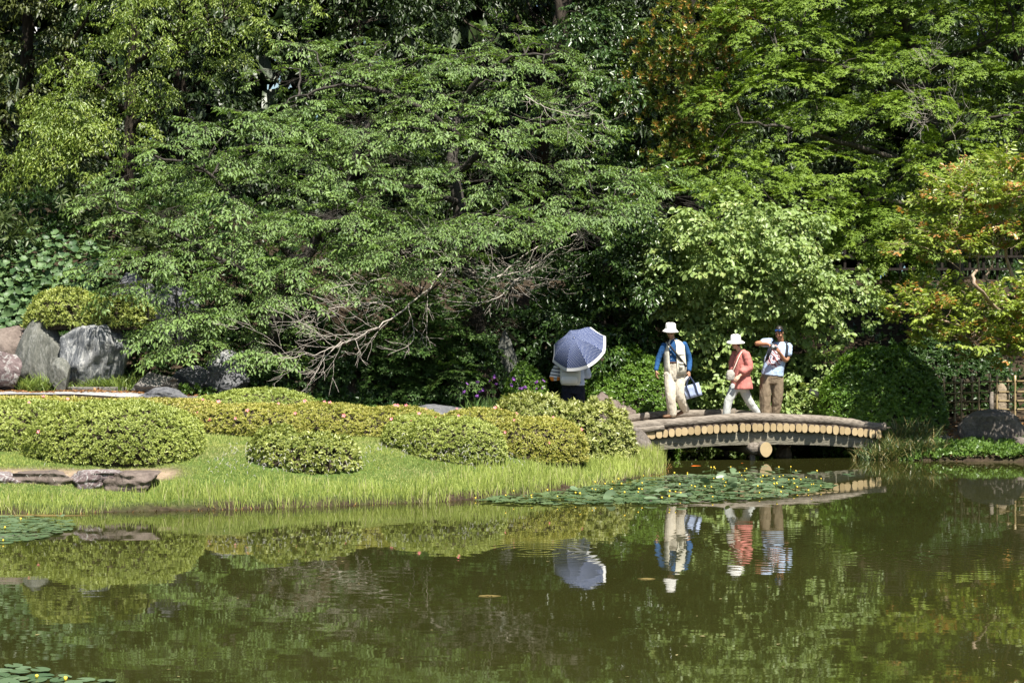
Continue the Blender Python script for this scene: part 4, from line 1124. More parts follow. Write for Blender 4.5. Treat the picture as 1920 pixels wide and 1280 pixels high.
rock('rock', 'big blue grey rock with pale cracks under the azalea cushion', (105, 600, 250, 722), 30.55, 1.2, m_rk_blue, 4, 22, .12, group=RG, taper=.15)
rock('standing_stone', 'small rounded standing stone in front of the two tall left rocks', (85, 670, 138, 730), 29.75, 0.45, m_rk_grey, 5, 8, .05, group=RG, taper=.3)
rock('rock', 'flat layered slate stone beside the gravel path', (243, 697, 332, 730), 29.9, 0.8, m_rk_layer, 6, 10, .10, .03, group=RG)
rock('rock', 'low nearly black rock between the path and the azalea hedge', (258, 725, 354, 746), 28.3, 0.6, m_rk_dark, 7, 16, .14, group=RG)
rock('rock', 'smooth blue grey rock in the shade under the cherry', (388, 655, 462, 700), 31.4, 0.8, m_rk_blue, 8, 10, .06, group=RG)
rock('rock', 'brownish shaded rock behind the layered slate stone', (320, 685, 400, 725), 31.0, 0.7, m_rk_dark, 9, 14, .1, group=RG)
rock('rock', 'low shaded rock next to the smooth blue grey one, lower right', (380, 690, 470, 720), 30.7, 0.7, m_rk_dark, 10, 14, .1, group=RG)
rock('rock', 'bluish boulder with shade in its dark tone, half hidden on the slope behind the azalea cushion', (190, 510, 300, 600), 33.2, 1.2, m_rk_dark, 11, 16, .1, group=RG)  # dark rock material stands in for the shade on this boulder
rock('rock', 'second dark boulder on the slope, right behind the first', (285, 530, 380, 625), 32.8, 1.2, m_rk_dark, 12, 16, .1, group=RG)
rock('standing_stone', 'tall dark standing stone in the shade in the centre', (912, 618, 994, 725), 32.9, 0.6, m_rk_grey, 13, 12, .07, group=RG, taper=.3)
rock('rock', 'brown boulder between the parasol and the bridge', (1098, 734, 1195, 780), 31.6, 0.8, m_rk_red, 14, 12, .08, group=RG)
rock('rock', 'long brown rock just left of the man in the vest', (1165, 718, 1262, 765), 32.2, 0.6, m_rk_red, 15, 12, .08, group=RG)
rock('rock', 'flat shaded stone at the foot of the small maple', (770, 757, 905, 772), 30.9, 0.9, m_rk_dark, 16, 10, .06, group=RG)
rock('rock', 'big grey boulder on the right bank in front of the bamboo fence', (1792, 766, 1922, 846), 30.75, 1.1, m_rk_brown, 17, 16, .09, group=RG)
rock('rock', 'small brown boulder at the waterside left of the big right one', (1758, 815, 1792, 850), 30.5, 0.4, m_rk_brown, 18, 12, .08, group=RG)
rock('rock', 'rounded low stone at the right edge of the photo', (1880, 815, 1960, 850), 30.3, 0.7, m_rk_brown, 19, 12, .08, group=RG)
rock('rock', 'pointed tan rock behind the bamboo fence', (1856, 718, 1898, 790), 33.2, 0.4, m_rk_tan, 20, 9, .05, group=RG, taper=.4)
rock('rock', 'sloping stone under the left end of the bridge', (1170, 800, 1236, 868), 29.25, 0.9, m_rk_brown, 21, 10, .06, group=RG, taper=.5, lean=-.3)
rock('rock', 'pale lit rock under the bridge behind the cut log', (1452, 826, 1486, 862), 31.0, 0.5, m_rk_tan, 22, 12, .1, group=RG)
rock('rock', 'dark rock at the waterline under the left half of the bridge', (1280, 838, 1330, 870), 32.6, 0.7, m_rk_dark, 23, 12, .1, group=RG)
SB = 'stones set into the left bank'
for k, (bx, lab, dp) in enumerate([((-110, 884, 60, 935), 'leftmost flat stone set in the bank', .7), ((10, 882, 160, 935), 'second stone from the left set in the bank, long and flat', .75), ((128, 880, 236, 932), 'third stone in the bank, with a veined top', .7), ((200, 883, 303, 938), 'rightmost angular stone set in the bank', .7)]):
    rock('bank_stone', lab, bx, 21.72 - (0.1 if k == 3 else 0) + 0.08 * (k % 2), dp, m_rk_purple if k % 2 == 0 else m_rk_red, 30 + k, 12, .10, .03, group=SB, bury=.2, flat=.42)
# flat stepping slabs by the path
def slab(label, px, py, Y, wpx, d, seed):
    rng = np.random.default_rng(seed); n = 14
    x = PX(px, Y); z = Tz(x, Y)
    ring = [(x + M(wpx, Y) * math.cos(t) * rng.uniform(.8, 1.1), Y + d * math.sin(t) * rng.uniform(.8, 1.1)) for t in np.linspace(0, 2 * math.pi, n, endpoint=False)]
    V = [(a, b_, z - .1) for a, b_ in ring] + [(a, b_, z + .07) for a, b_ in ring] + [(x + (a - x) * .93, Y + (b_ - Y) * .93, z + .085) for a, b_ in ring]
    Fs = [(i, (i + 1) % n, n + (i + 1) % n, n + i) for i in range(n)] + [(n + i, n + (i + 1) % n, 2 * n + (i + 1) % n, 2 * n + i) for i in range(n)] + [tuple(range(2 * n, 3 * n))]
    o = link('paving_stone', py_mesh('paving_stone', V, Fs, m_rk_layer)); tag(o, label, 'paving stone', 'flat stones beside the gravel path')
slab('flat grey paving stone behind the path, left of the slate stone', 178, 729, 29.85, 56, .25, 51)
slab('flat stone at the right end of the gravel path', 395, 738, 28.9, 40, .25, 52)

# ------------------------------------------------------------------ grass
m_gr_tall = leaf_mat('tall waterside grass', (0.25, 0.315, 0.070), (0.49, 0.555, 0.155), (0.54, 0.48, 0.28), rough=0.5, spec=0.3, trans=0.35)
m_gr_lawn = leaf_mat('short lawn grass', (0.18, 0.23, 0.050), (0.40, 0.445, 0.120), (0.48, 0.42, 0.25), rough=0.6, spec=0.2, trans=0.3)
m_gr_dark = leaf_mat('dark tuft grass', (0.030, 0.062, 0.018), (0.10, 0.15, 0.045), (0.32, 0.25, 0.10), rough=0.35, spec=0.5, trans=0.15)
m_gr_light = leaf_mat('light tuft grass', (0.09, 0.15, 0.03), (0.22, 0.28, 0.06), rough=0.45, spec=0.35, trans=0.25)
m_seed = plain_mat('white grass seed heads', (0.50, 0.48, 0.43), 0.9, 0.1)

def blades(p, hgt, wid, lean, rng, curve=0.35, nseg=2):
    """curved tapering blades -> verts, tris, per-vertex blade index"""
    n = len(p); th = rng.uniform(0, 2 * math.pi, n)
    d = np.stack([np.cos(th), np.sin(th), 0 * th], -1)
    side = np.stack([-np.sin(th), np.cos(th), 0 * th], -1)
    # show broad side in random directions
    ph = rng.uniform(0, math.pi, n); sd = nrm(side * np.cos(ph)[:, None] + d * np.sin(ph)[:, None])
    V, idx = [], []
    ts = {1: [0, 1.0], 2: [0, .55, 1.0]}.get(nseg, [0, .35, .7, 1.0])
    pos = lambda t: p + d * (lean * hgt * (t * .35 + curve * t * t))[:, None] + np.stack([0 * hgt, 0 * hgt, hgt * (t - 0.45 * lean * t * t)], -1)
    for t in ts[:-1]:
        c = pos(t); w = wid * (1 - .35 * t)
        V += [c - sd * w[:, None] / 2, c + sd * w[:, None] / 2]
    V.append(pos(1.0))
    k = len(V); V = np.stack(V, 1)
    TT = []
    for s in range(len(ts) - 2):
        a = s * 2
        TT += [(a, a + 1, a + 3), (a, a + 3, a + 2)]
    a = (len(ts) - 2) * 2; TT.append((a, a + 1, k - 1))
    Tn = (np.array(TT)[None] + (np.arange(n) * k)[:, None, None]).reshape(-1, 3)
    return V.reshape(-1, 3), Tn, k

def grass(name, label, p, hgt, wid, lean, mat, rng, parent=None, cat='grass', tipv=None, nseg=2, rv=None, kind='stuff', curve=.35):
    V, Tn, k = blades(p, hgt, wid, lean, rng, curve, nseg)
    r = rng.random(len(p)) if rv is None else rv
    t = np.zeros(len(p)) if tipv is None else tipv
    o = link(name, tri_mesh(name, V, Tn, mat, {'rnd': np.repeat(r, k), 'tip': np.repeat(t, k)}), parent)
    if parent is None: tag(o, label, cat, kind=kind)
    elif kind: o['kind'] = kind
    return o

rng = np.random.default_rng(301)
HEDGE_DOMES = [E(218, 23.5, 165, 1.15, 752), E(40, 24.2, 160, 1.0, 752), E(850, 24.7, 98, .85, 783), E(775, 25.2, 60, .7, 778), E(1010, 25.7, 92, .75, 782), E(470, 26.0, 115, .75, 757), E(610, 26.4, 125, .75, 757),
               E(520, 23.0, 58, .5, 803), E(590, 22.9, 70, .5, 806), E(640, 23.0, 42, .4, 815), E(1090, 27.4, 85, .7, 760), E(740, 26.4, 110, .75, 763), E(900, 26.2, 100, .7, 766)]
def free_of_hedges(x, y, k=0.75):
    ok = np.ones(len(x), bool)
    for e in HEDGE_DOMES:
        ok &= (np.abs((x - e[0]) / e[2]) ** 2.6 + np.abs((y - e[1]) / e[3]) ** 2.6) > k
    return ok
# short lawn
n = 215000
x = rng.uniform(-9.5, 2.9, n); y = rng.uniform(20.2, 27.6, n)
d = pond_sd(x, y)
ok = (d > 0.3) & (d < 4.6) & free_of_hedges(x, y) & (x < 2.6) & ~((x > -9) & (x < -4.4) & (d > 1.15) & (d < 1.65) & (rng.random(n) < .9))
x, y, d = x[ok], y[ok], d[ok]
z = T(x, y)
p3 = np.stack([x, y, 0 * x], -1)
patch = np.clip(0.5 + 0.9 * fbm(p3 * 0.9, 4), 0, 1)
dry = np.clip(0.55 * (fbm(p3 * 1.6, 8) + 0.15) + 0.25 * (rng.random(len(x)) < .12), 0, 0.8)
h = 0.035 + 0.03 * rng.random(len(x))
grass('lawn_grass', 'short lawn grass on the bank between the azaleas', np.stack([x, y, z - .005], -1), h, 0.007 + .003 * rng.random(len(x)), 0.4 + .8 * rng.random(len(x)), m_gr_lawn, rng, rv=np.clip(patch * .6 + .4 * rng.random(len(x)), 0, 1), tipv=dry, nseg=1)
# tall waterside grass
n = 170000
x = rng.uniform(-11, 3.0, n); y = rng.uniform(19.8, 29.2, n)
d = pond_sd(x, y)
wd = 0.85 + 0.30 * vnoise(np.stack([x * .6, y * 0, 0 * x], -1), 5) + 0.35 * sstep(0, 2.2, x)
pr = np.clip(1.15 - (d / wd) ** 2, 0, 1)
rag = vnoise(np.stack([x * 2.2, y * 2.2, 0 * x], -1), 41)
ok = (d > 0.06 + .12 * rag) & (rng.random(n) < pr * np.clip(1.1 + .8 * vnoise(np.stack([x * 1.3, y * 1.3, 0 * x], -1), 43), .25, 1)) & free_of_hedges(x, y, 1.0)
# leave the bank stones showing
bs = (x > -7.0) & (x < -4.45) & (d > 0.62)
ok &= ~bs | (rng.random(n) < 0.03)
x, y, d = x[ok], y[ok], d[ok]
z = T(x, y)
p3 = np.stack([x, y, 0 * x], -1)
h = (0.11 + 0.16 * rng.random(len(x)) ** 1.5 + 0.06 * vnoise(p3 * 2.5, 3) + 0.05 * vnoise(p3 * .8, 13)) * np.clip(1.12 - .3 * d / wd[ok], .5, 1.2) * np.where((x > -7.0) & (x < -4.45), .72, 1.0)
grass('shore_grass', 'tall bright grass fringing the near waterside', np.stack([x, y, z - .02], -1), h, 0.0055 + .004 * rng.random(len(x)), 0.15 + .55 * rng.random(len(x)) ** 2, m_gr_tall, rng, rv=np.clip(.45 * rng.random(len(x)) + .55 * (0.5 + fbm(p3 * 1.2, 6)), 0, 1), nseg=3, tipv=.8 * (rng.random(len(x)) < .10))
# rusty roots and dead grass at the very edge
n = 16000
x = rng.uniform(-11, 2.9, n); y = rng.uniform(19.8, 29, n); d = pond_sd(x, y)
ok = (d > -0.09) & (d < 0.07); x, y = x[ok], y[ok]
m_rust = leaf_mat('rusty dead grass', (0.11, 0.055, 0.018), (0.26, 0.15, 0.055), rough=.9, spec=.1, trans=.1)
grass('dead_grass', 'rusty dead grass edging at the waterline', np.stack([x, y, np.maximum(T(x, y), -.01)], -1), .03 + .05 * rng.random(len(x)), .012 + 0 * x, .8 + .8 * rng.random(len(x)), m_rust, rng)
# white seed heads
n = 3000
x = rng.uniform(-6.5, 0.8, n); y = rng.uniform(20.8, 24, n); d = pond_sd(x, y)
cl_ = vnoise(np.stack([x * .9, y * .9, 0 * x], -1), 21)
ok = (d > .45) & (d < 1.7) & (cl_ > -.12) & free_of_hedges(x, y, 1.0) & ~((x < -4.4) & (d > .7)) & (rng.random(n) < .55)
x, y = x[ok], y[ok]; z = T(x, y)
segs0, segs1, r0_, r1_ = [], [], [], []
for a, b_, c_ in zip(x, y, z):
    h_ = rng.uniform(.16, .34); ln = rng.uniform(-.5, .5)
    p0 = np.array((a, b_, c_ + h_)); p1 = p0 + np.array((ln * .04, rng.normal(0, .01), .03)); p2 = p1 + np.array((ln * .05, rng.normal(0, .02), .022 * rng.uniform(-1, 1)))
    segs0 += [p0, p1]; segs1 += [p1, p2]; r0_ += [.0015, .0035]; r1_ += [.0035, .001]
V, Tn = tube_segs(segs0, segs1, r0_, r1_, 4)
o = link('seed_heads', tri_mesh('seed_heads', V, Tn, m_seed)); tag(o, 'white fluffy seed heads scattered in the bank grass', 'grass', kind='stuff')

def tuft(label, px, Y, n, h, w, mat, seed, spread=.14, dry=0.0, group='grassy tufts along the banks', name='grass_tuft', cat='grass tuft', lean=1.0, curve=.5, z=None):
    rng = np.random.default_rng(seed); x = PX(px, Y)
    q = np.stack([x + rng.normal(0, spread, n), Y + rng.normal(0, spread * .7, n), np.zeros(n)], -1)
    q[:, 2] = (np.maximum(T(q[:, 0], q[:, 1]), -.03) if z is None else z) - .02
    root = empty(name, (x, Y, float(q[:, 2].mean()))); tag(root, label, cat, group)
    grass('blades', '', q, h * rng.uniform(.6, 1.1, n), w * rng.uniform(.7, 1.2, n), lean * rng.uniform(.3, 1.2, n), mat, rng, parent=root, tipv=dry * (rng.random(n) < .35), nseg=3, curve=curve)
    return root
for k, (px, Y, lab, mt, h, n) in enumerate([(65, 29.7, 'light green tuft between the purple rock and the standing stone', m_gr_light, .42, 260), (80, 30.0, 'arching tuft close behind the small standing stone', m_gr_light, .5, 160),
        (185, 29.95, 'wide light green tuft below the cracked blue rock', m_gr_light, .35, 300), (220, 29.9, 'tuft left of the layered slate stone', m_gr_light, .42, 220), (250, 30.3, 'upright tuft behind the layered slate stone', m_gr_light, .48, 160), (150, 29.9, 'low tuft just right of the standing stone', m_gr_light, .25, 120)]):
    tuft(lab, px, Y, n, h, .018, mt, 320 + k, .13)
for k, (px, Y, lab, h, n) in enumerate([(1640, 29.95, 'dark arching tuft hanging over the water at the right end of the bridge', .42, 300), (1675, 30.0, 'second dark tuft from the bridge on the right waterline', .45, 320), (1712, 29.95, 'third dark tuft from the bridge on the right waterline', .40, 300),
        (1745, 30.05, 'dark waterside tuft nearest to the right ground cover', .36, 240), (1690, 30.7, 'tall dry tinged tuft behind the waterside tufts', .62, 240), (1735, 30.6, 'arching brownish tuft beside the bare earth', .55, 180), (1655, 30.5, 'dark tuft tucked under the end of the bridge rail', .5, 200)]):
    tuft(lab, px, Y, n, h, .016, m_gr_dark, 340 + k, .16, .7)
# narrow strip of dark turf along the back path
rng = np.random.default_rng(361)
n = 14000
px_ = rng.uniform(590, 1200, n); Y_ = 29.3 + rng.normal(0, .25, n) + .3 * (px_ > 1060)
x = (px_ - CX) / F * Y_; z = T(x, Y_)
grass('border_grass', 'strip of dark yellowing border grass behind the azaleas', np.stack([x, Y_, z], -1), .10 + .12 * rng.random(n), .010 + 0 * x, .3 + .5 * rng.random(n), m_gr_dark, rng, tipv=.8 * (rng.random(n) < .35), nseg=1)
# ground cover on the right bank and under the trees
m_lf_cover = leaf_mat('ground cover leaves', (0.05, 0.11, 0.018), (0.16, 0.26, 0.045), rough=.4, spec=.4, trans=.25)
rng = np.random.default_rng(371)
cl = Cloud()
n = 2800
x = rng.uniform(6.6, 12, n); y = 29.3 + rng.uniform(0, 1.1, n) - .12 * (x - 8.5); d = pond_sd(x, y)
ok = (d > .05); x, y = x[ok], y[ok]; n = len(x)
lump = np.clip(.5 + fbm(np.stack([x, y, 0 * x], -1) * 2.2, 3), 0, 1)
dirs = np.stack([rng.normal(0, .6, n), -.5 + rng.normal(0, .5, n), .8 + rng.normal(0, .3, n)], -1)
place(cl, [make_rosette(rng, n=7, leaf=.055, open_=60, stem=.05) for _ in range(5)], np.stack([x, y, T(x, y) + .10 * lump * rng.random(n)], -1), dirs, rng, 1., .3, 0.)
n = 3200
x = rng.uniform(-6, 2.2, n); y = rng.uniform(30.0, 33.5, n)
ok = vnoise(np.stack([x * 1.1, y * 1.1, 0 * x], -1), 31) > -.15; x, y = x[ok], y[ok]; n = len(x)
dirs = np.stack([rng.normal(0, .6, n), -.5 + rng.normal(0, .5, n), .8 + rng.normal(0, .3, n)], -1)
place(cl, [make_rosette(rng, n=7, leaf=.07, open_=60, stem=.08) for _ in range(5)], np.stack([x, y, T(x, y) + .12 * rng.random(n)], -1), dirs, rng, 1., .3, 0.)
o = link('ground_cover', cl.mesh('ground_cover', bl, m_lf_cover)); tag(o, 'leafy ground cover on the banks and under the trees', 'ground cover', kind='stuff')
cl = Cloud()
n = 6500
x = rng.uniform(-16, 16, n); y = rng.uniform(33.5, 44, n)
ok = (pond_sd(x, y) > .3) & (vnoise(np.stack([x * .7, y * .7, 0 * x], -1), 32) > -.25); x, y = x[ok], y[ok]; n = len(x)
dirs = np.stack([rng.normal(0, .6, n), -.6 + rng.normal(0, .5, n), .7 + rng.normal(0, .3, n)], -1)
place(cl, [make_rosette(rng, n=8, leaf=.12, open_=60, stem=.2) for _ in range(5)], np.stack([x, y, T(x, y) + .25 * rng.random(n)], -1), dirs, rng, 1., .3, 0., tint=rng.random(n) * .4)
n = 5200  # extra dark-leaved cover added to darken sunlit soil on the left hill
x = rng.uniform(-17, -1.5, n); y = rng.uniform(31.2, 37, n)
dirs = np.stack([rng.normal(0, .6, n), -.6 + rng.normal(0, .5, n), .7 + rng.normal(0, .3, n)], -1)
place(cl, [make_rosette(rng, n=8, leaf=.10, open_=60, stem=.16) for _ in range(5)], np.stack([x, y, T(x, y) + .2 * rng.random(n)], -1), dirs, rng, 1., .3, 0., tint=rng.random(n) * .5)
o = link('slope_ground_cover', cl.mesh('slope_ground_cover', bl, m_lf_under_shaded)); tag(o, 'ground cover over the slope behind the trees, shade in its leaf colour', 'ground cover', kind='stuff')
# fallen leaves on the ground near the rocks
m_litter = leaf_mat('fallen leaves', (0.16, 0.07, 0.025), (0.36, 0.20, 0.09), rough=.8, spec=.1, trans=.1)
n = 2600
x = np.concatenate([rng.uniform(-9.5, -4.6, 1700), rng.uniform(7.5, 10, 900)]); y = np.concatenate([29.75 + rng.normal(0, .35, 1700), 31 + rng.normal(0, .5, 900)])
cl = Cloud(); cl.add(np.stack([x, y, T(x, y) + .03], -1), np.stack([rng.normal(0, 1, n), rng.normal(0, 1, n), .15 * rng.normal(0, 1, n)], -1), np.stack([rng.normal(0, .3, n), rng.normal(0, .3, n), np.ones(n)], -1), rng.uniform(.05, .10, n), rng.random(n), np.zeros(n))
o = link('fallen_leaves', cl.mesh('fallen_leaves', tmpl_fold(.5, .15, .1), m_litter)); tag(o, 'brown fallen leaves lying at the foot of the rocks', 'fallen leaves', kind='stuff')

# irises with purple flowers in front of the standing stone
m_iris = leaf_mat('iris blades', (0.06, 0.12, 0.03), (0.16, 0.25, 0.07), rough=.4, spec=.4, trans=.25)
m_purple = plain_mat('purple iris petals', (0.22, 0.08, 0.32), .6, .2, .2)
ME_IRIS = flower_mesh('iris_flower', m_purple, .045, 6)
for k, (px, py, Y, lab) in enumerate([(905, 735, 31.2, 'iris clump with purple flowers, leftmost of the row'), (930, 728, 31.4, 'iris clump with purple flowers, second from the left'), (958, 735, 31.2, 'iris clump with purple flowers in front of the dark standing stone'), (985, 738, 31.3, 'iris clump with purple flowers, second nearest the parasol'), (1015, 730, 31.2, 'iris clump with purple flowers right beside the parasol woman'), (880, 742, 31.0, 'short iris clump by the flat shaded stone')]):
    r_ = tuft(lab, px, Y, 46, .62, .028, m_iris, 380 + k, .10, 0, 'purple irises along the back path', 'iris_clump', 'iris', .7, .45)
    rg = np.random.default_rng(390 + k)
    for j in range(3):
        f = link('flower', ME_IRIS, r_)
        f.location = P(px + rg.normal(0, 13), py + rg.normal(-8, 9), Y - .15 + rg.normal(0, .05))
        f.rotation_euler = (rg.normal(.9, .3), rg.normal(0, .3), rg.uniform(0, 6)); s = rg.uniform(.7, 1.2); f.scale = (s, s, s * 1.3)
# ------------------------------------------------------------------ bridge
m_cut, nt, b, out = new_mat('fresh cut log end')
v = objco(nt)
n1 = noise(nt, v, 9, 5); n2 = noise(nt, v, 60, 3)
oi = N(nt, 'ShaderNodeObjectInfo')
c = ramp(nt, n1, [(0.3, (0.36, 0.265, 0.135)), (0.7, (0.47, 0.36, 0.205))])
c = mix(nt, 0.45, c, ramp(nt, oi.outputs['Random'], [(0, (0.25, 0.185, 0.10)), (1, (0.53, 0.42, 0.25))]))
c = mix(nt, ramp(nt, noise(nt, v, 26, 2), [(0.70, (0, 0, 0)), (0.76, (.7, .7, .7))]), c, (0.16, 0.09, 0.04))
nt.links.new(c, b.inputs['Base Color']); b.inputs['Roughness'].default_value = 0.85; b.inputs['Specular IOR Level'].default_value = .15
bump(nt, b, n2, .3, .005)
m_logbark = bark_mat('grey weathered log', (0.085, 0.070, 0.055), (0.26, 0.225, 0.185), (2.2, 12, 12))
m_deckbark = bark_mat('dark log bark', (0.05, 0.038, 0.028), (0.13, 0.10, 0.075), (12, 2, 12))
m_girder = bark_mat('grey green weathered girder', (0.17, 0.155, 0.115), (0.30, 0.275, 0.21), (1.5, 8, 14))
m_soil_deck = plain_mat('compacted earth deck', (0.22, 0.185, 0.15), .95, .1, .3, 6, .5, 40)

BL, BR = np.array((PX(1180, 29.25), 29.25)), np.array((PX(1652, 30.35), 30.35))     # near edge of the bridge, left and right
BDIR = (BR - BL) / np.linalg.norm(BR - BL); BLEN = float(np.linalg.norm(BR - BL)); BNOR = np.array((-BDIR[1], BDIR[0]))
BW = 2.05
def arch(s): return 0.415 + 0.16 * (1 - (2 * s / BLEN - 1) ** 2)        # height of the deck log centres above the water
def BP(s, d, z):
    q = BL + BDIR * s + BNOR * d
    return np.array((q[0], q[1], z))
def deck_z(px, Y):
    x = PX(px, Y); s = float(np.dot(np.array((x, Y)) - BL, BDIR))
    return arch(np.clip(s, 0, BLEN)) + 0.128

bridge = empty('log_bridge', BP(BLEN / 2, BW / 2, 0.3)); tag(bridge, 'arched rustic log footbridge with pale cut log ends', 'bridge')
rng = np.random.default_rng(401)
n_logs = 40
for k in range(n_logs):
    s = BLEN * (k + .5) / n_logs + rng.normal(0, .006)
    zc = arch(s); w = BLEN / n_logs * .5 * rng.uniform(.96, 1.14); hgt = 0.083 * rng.uniform(.88, 1.10)
    d0 = -0.02 + rng.normal(0, .012)
    ns = 14; V, Fs, mi = [], [], []
    for d in (d0, d0 + .012, d0 + .3, BW - .2, BW):
        kk = .9 if d == d0 else 1
        for i in range(ns):
            t = 2 * math.pi * i / ns
            cx_, cz_ = math.copysign(abs(math.cos(t)) ** .8, math.cos(t)), math.copysign(abs(math.sin(t)) ** .8, math.sin(t))
            V.append(BP(s + w * cx_ * kk * (1.0 + .05 * math.sin(3 * t + k)), d, zc + hgt * cz_ * kk))
    for j in range(4):
        for i in range(ns):
            i2 = (i + 1) % ns; Fs.append((j * ns + i, j * ns + i2, (j + 1) * ns + i2, (j + 1) * ns + i)); mi.append(1)
    Fs.append(tuple(range(ns))); mi.append(0); Fs.append(tuple(range(4 * ns, 5 * ns))[::-1]); mi.append(0)
    me = py_mesh('deck_log', V, Fs, [m_cut, m_deckbark], mat_idx=mi)
    link('deck_log', me, bridge)
# earth on the deck
V, Fs = [], []
nd = 40
for i in range(nd + 1):
    s = -0.25 + (BLEN + .5) * i / nd
    for j, d in enumerate(np.linspace(0.10, BW - .08, 7)):
        V.append(BP(s, d, arch(np.clip(s, 0, BLEN)) + .115 + .012 * float(vnoise(np.array([s * 3, d * 3, 0]), 2))))
for i in range(nd):
    for j in range(6):
        a = i * 7 + j; Fs.append((a, a + 7, a + 8, a + 1))
link('deck', py_mesh('deck', V, Fs, m_soil_deck, True), bridge)
# girders
def girder(d, th=.16):
    V, Fs = [], []; n = 30
    for i in range(n + 1):
        s = 0.02 + (BLEN - .04) * i / n; u = 2 * s / BLEN - 1
        zt = arch(s) - .078; zb = zt - (.225 - .04 * abs(u) ** 2) 
        V += [BP(s, d, zt), BP(s, d - .012, (zt + zb) / 2), BP(s, d + .01, zb), BP(s, d + th, zb), BP(s, d + th, zt)]
    for i in range(n):
        for j in range(5):
            j2 = (j + 1) % 5; a, b2 = i * 5 + j, i * 5 + j2
            Fs.append((a, b2, b2 + 5, a + 5))
    Fs += [(0, 4, 3, 2, 1), tuple(n * 5 + q for q in range(5))]
    return link('girder', py_mesh('girder', V, Fs, m_girder), bridge)
girder(.072); girder(BW - .3)
# edge logs: two lengths joined at the nearside, with knots
def edge_log(s0, s1, d, r0, r1, seed, dz=0.0, knots=()):
    rg = np.random.default_rng(seed)
    ss = np.linspace(s0, s1, 34)
    pts = [BP(s, d + .015 * math.sin(s * 2.1 + seed), arch(np.clip(s, 0, BLEN)) + .158 + dz + .012 * math.sin(s * 3.3 + seed)) for s in ss]
    rr = np.linspace(r0, r1, 34)
    for ks, ka in knots: rr = rr + ka * np.exp(-((ss - ks) / .06) ** 2)
    V, Tn = poly_tube(pts, rr, 16)
    nn = fbm(V * np.array((1.2, 4, 6)), seed) * .012
    c_ = np.repeat(np.array(pts), 16, 0); m_ = len(c_)
    V[:m_] += nrm(V[:m_] - c_) * nn[:m_, None]
    mi = np.zeros(len(Tn), int); mi[-32:] = 1
    me = tri_mesh('edge_log', V, Tn, [m_logbark, m_cut], smooth=True, mat_idx=mi)
    return link('edge_log', me, bridge)
edge_log(-0.45, 3.42, .13, .080, .090, 1, .0, ((0.55, .018), (2.2, .008)))
edge_log(3.36, BLEN + .14, .14, .086, .076, 2, -.012, ((4.2, .01),))
edge_log(-0.5, 0.62, .0, .065, .055, 3, -.045)
edge_log(-0.55, 2.7, BW - .06, .075, .08, 4, .015, ((.5, .012),))
edge_log(2.66, BLEN + .3, BW - .08, .075, .068, 5, -.02)
# cross beam log under the middle with its cut face to the pond
cs = float(np.dot(np.array((PX(1437, 29.7), 29.7)) - BL, BDIR))
V, Fs, mi = [], [], []
ns = 20
for j, d in enumerate((-0.12, -0.10, .1, .8, BW)):
    for i in range(ns):
        t = 2 * math.pi * i / ns
        r = .116 * (1 + .05 * float(vnoise(np.array([math.cos(t) * 1.5, math.sin(t) * 1.5, d * 1.2]), 3))) * (.97 if j == 0 else 1.0)
        V.append(BP(cs + r * math.cos(t) * (1 if math.cos(t) > 0 else 1.0) , d, .195 + r * 1.17 * math.sin(t)))
for j in range(4):
    for i in range(ns):
        i2 = (i + 1) % ns; Fs.append((j * ns + i, j * ns + i2, (j + 1) * ns + i2, (j + 1) * ns + i)); mi.append(1)
Fs.append(tuple(range(ns))); mi.append(0); Fs.append(tuple(range(4 * ns, 5 * ns))[::-1]); mi.append(0)
link('cross_beam', py_mesh('cross_beam', V, Fs, [m_cut, m_logbark], mat_idx=mi), bridge)
# second older beam beside it and two posts standing in the water
pts = [BP(cs - .17, -.02, .21), BP(cs - .18, .6, .2), BP(cs - .18, BW, .2)]
V, Tn = poly_tube(smooth_path(pts, 5), [.105] * 11, 14); V += .02 * np.stack([fbm(V * 9, 3), fbm(V * 9, 4), fbm(V * 9, 5)], -1)
link('cross_beam', tri_mesh('cross_beam', V, Tn, m_logbark, smooth=True), bridge)
for s, d in ((cs - .16, .12), (cs, BW - .2)):
    V, Tn = poly_tube([BP(s, d, -.6), BP(s, d, -.1), BP(s, d, .15)], [.055, .05, .05], 12)
    link('post', tri_mesh('post', V, Tn, m_logbark, smooth=True), bridge)

# ------------------------------------------------------------------ water plants
m_pad = leaf_mat('floating lily pad', (0.045, 0.085, 0.035), (0.115, 0.165, 0.075), rough=.28, spec=.5, trans=.1)
m_yel = plain_mat('yellow pond lily', (0.78, 0.55, 0.06), .5, .3, .1)
m_stalk = plain_mat('lily stalk', (0.10, 0.15, 0.04), .5, .3, .2)
def pad_mesh(seed, stand=False):
    rg = np.random.default_rng(seed); n = 15
    V = [(0, 0, .004)]
    for k in range(n):
        t = math.radians(-165 + 330 * k / (n - 1)); r = 1 + rg.normal(0, .03)
        V.append((r * math.cos(t), .82 * r * math.sin(t), (.02 if not stand else .25 * abs(math.sin(t)) + .1) + rg.normal(0, .012)))
    Tn = [(0, k, k + 1) for k in range(1, n)]
    return V, Tn
PADS = []
for k in range(10):
    V, Tn = pad_mesh(500 + k, k >= 7)
    f = k / 9.0
    m_ = leaf_mat('lily pad tone %d' % k, (0.06 + .07 * f, 0.105 + .08 * f, 0.05 + .045 * f), (0.06 + .07 * f, 0.105 + .08 * f, 0.05 + .045 * f), rough=.25 + .15 * f, spec=.5, trans=.1)
    PADS.append(tri_mesh('lily_pad', np.array(V), np.array(Tn), m_))
V1, T1 = poly_tube([(0, 0, -.02), (0, 0, .012), (0, 0, .03), (0, 0, .042)], [.012, .024, .026, .014], 10)
V2, T2 = poly_tube([(0, 0, -.30), (0, 0, -.12), (0, 0, -.015)], [.006, .006, .007], 5)
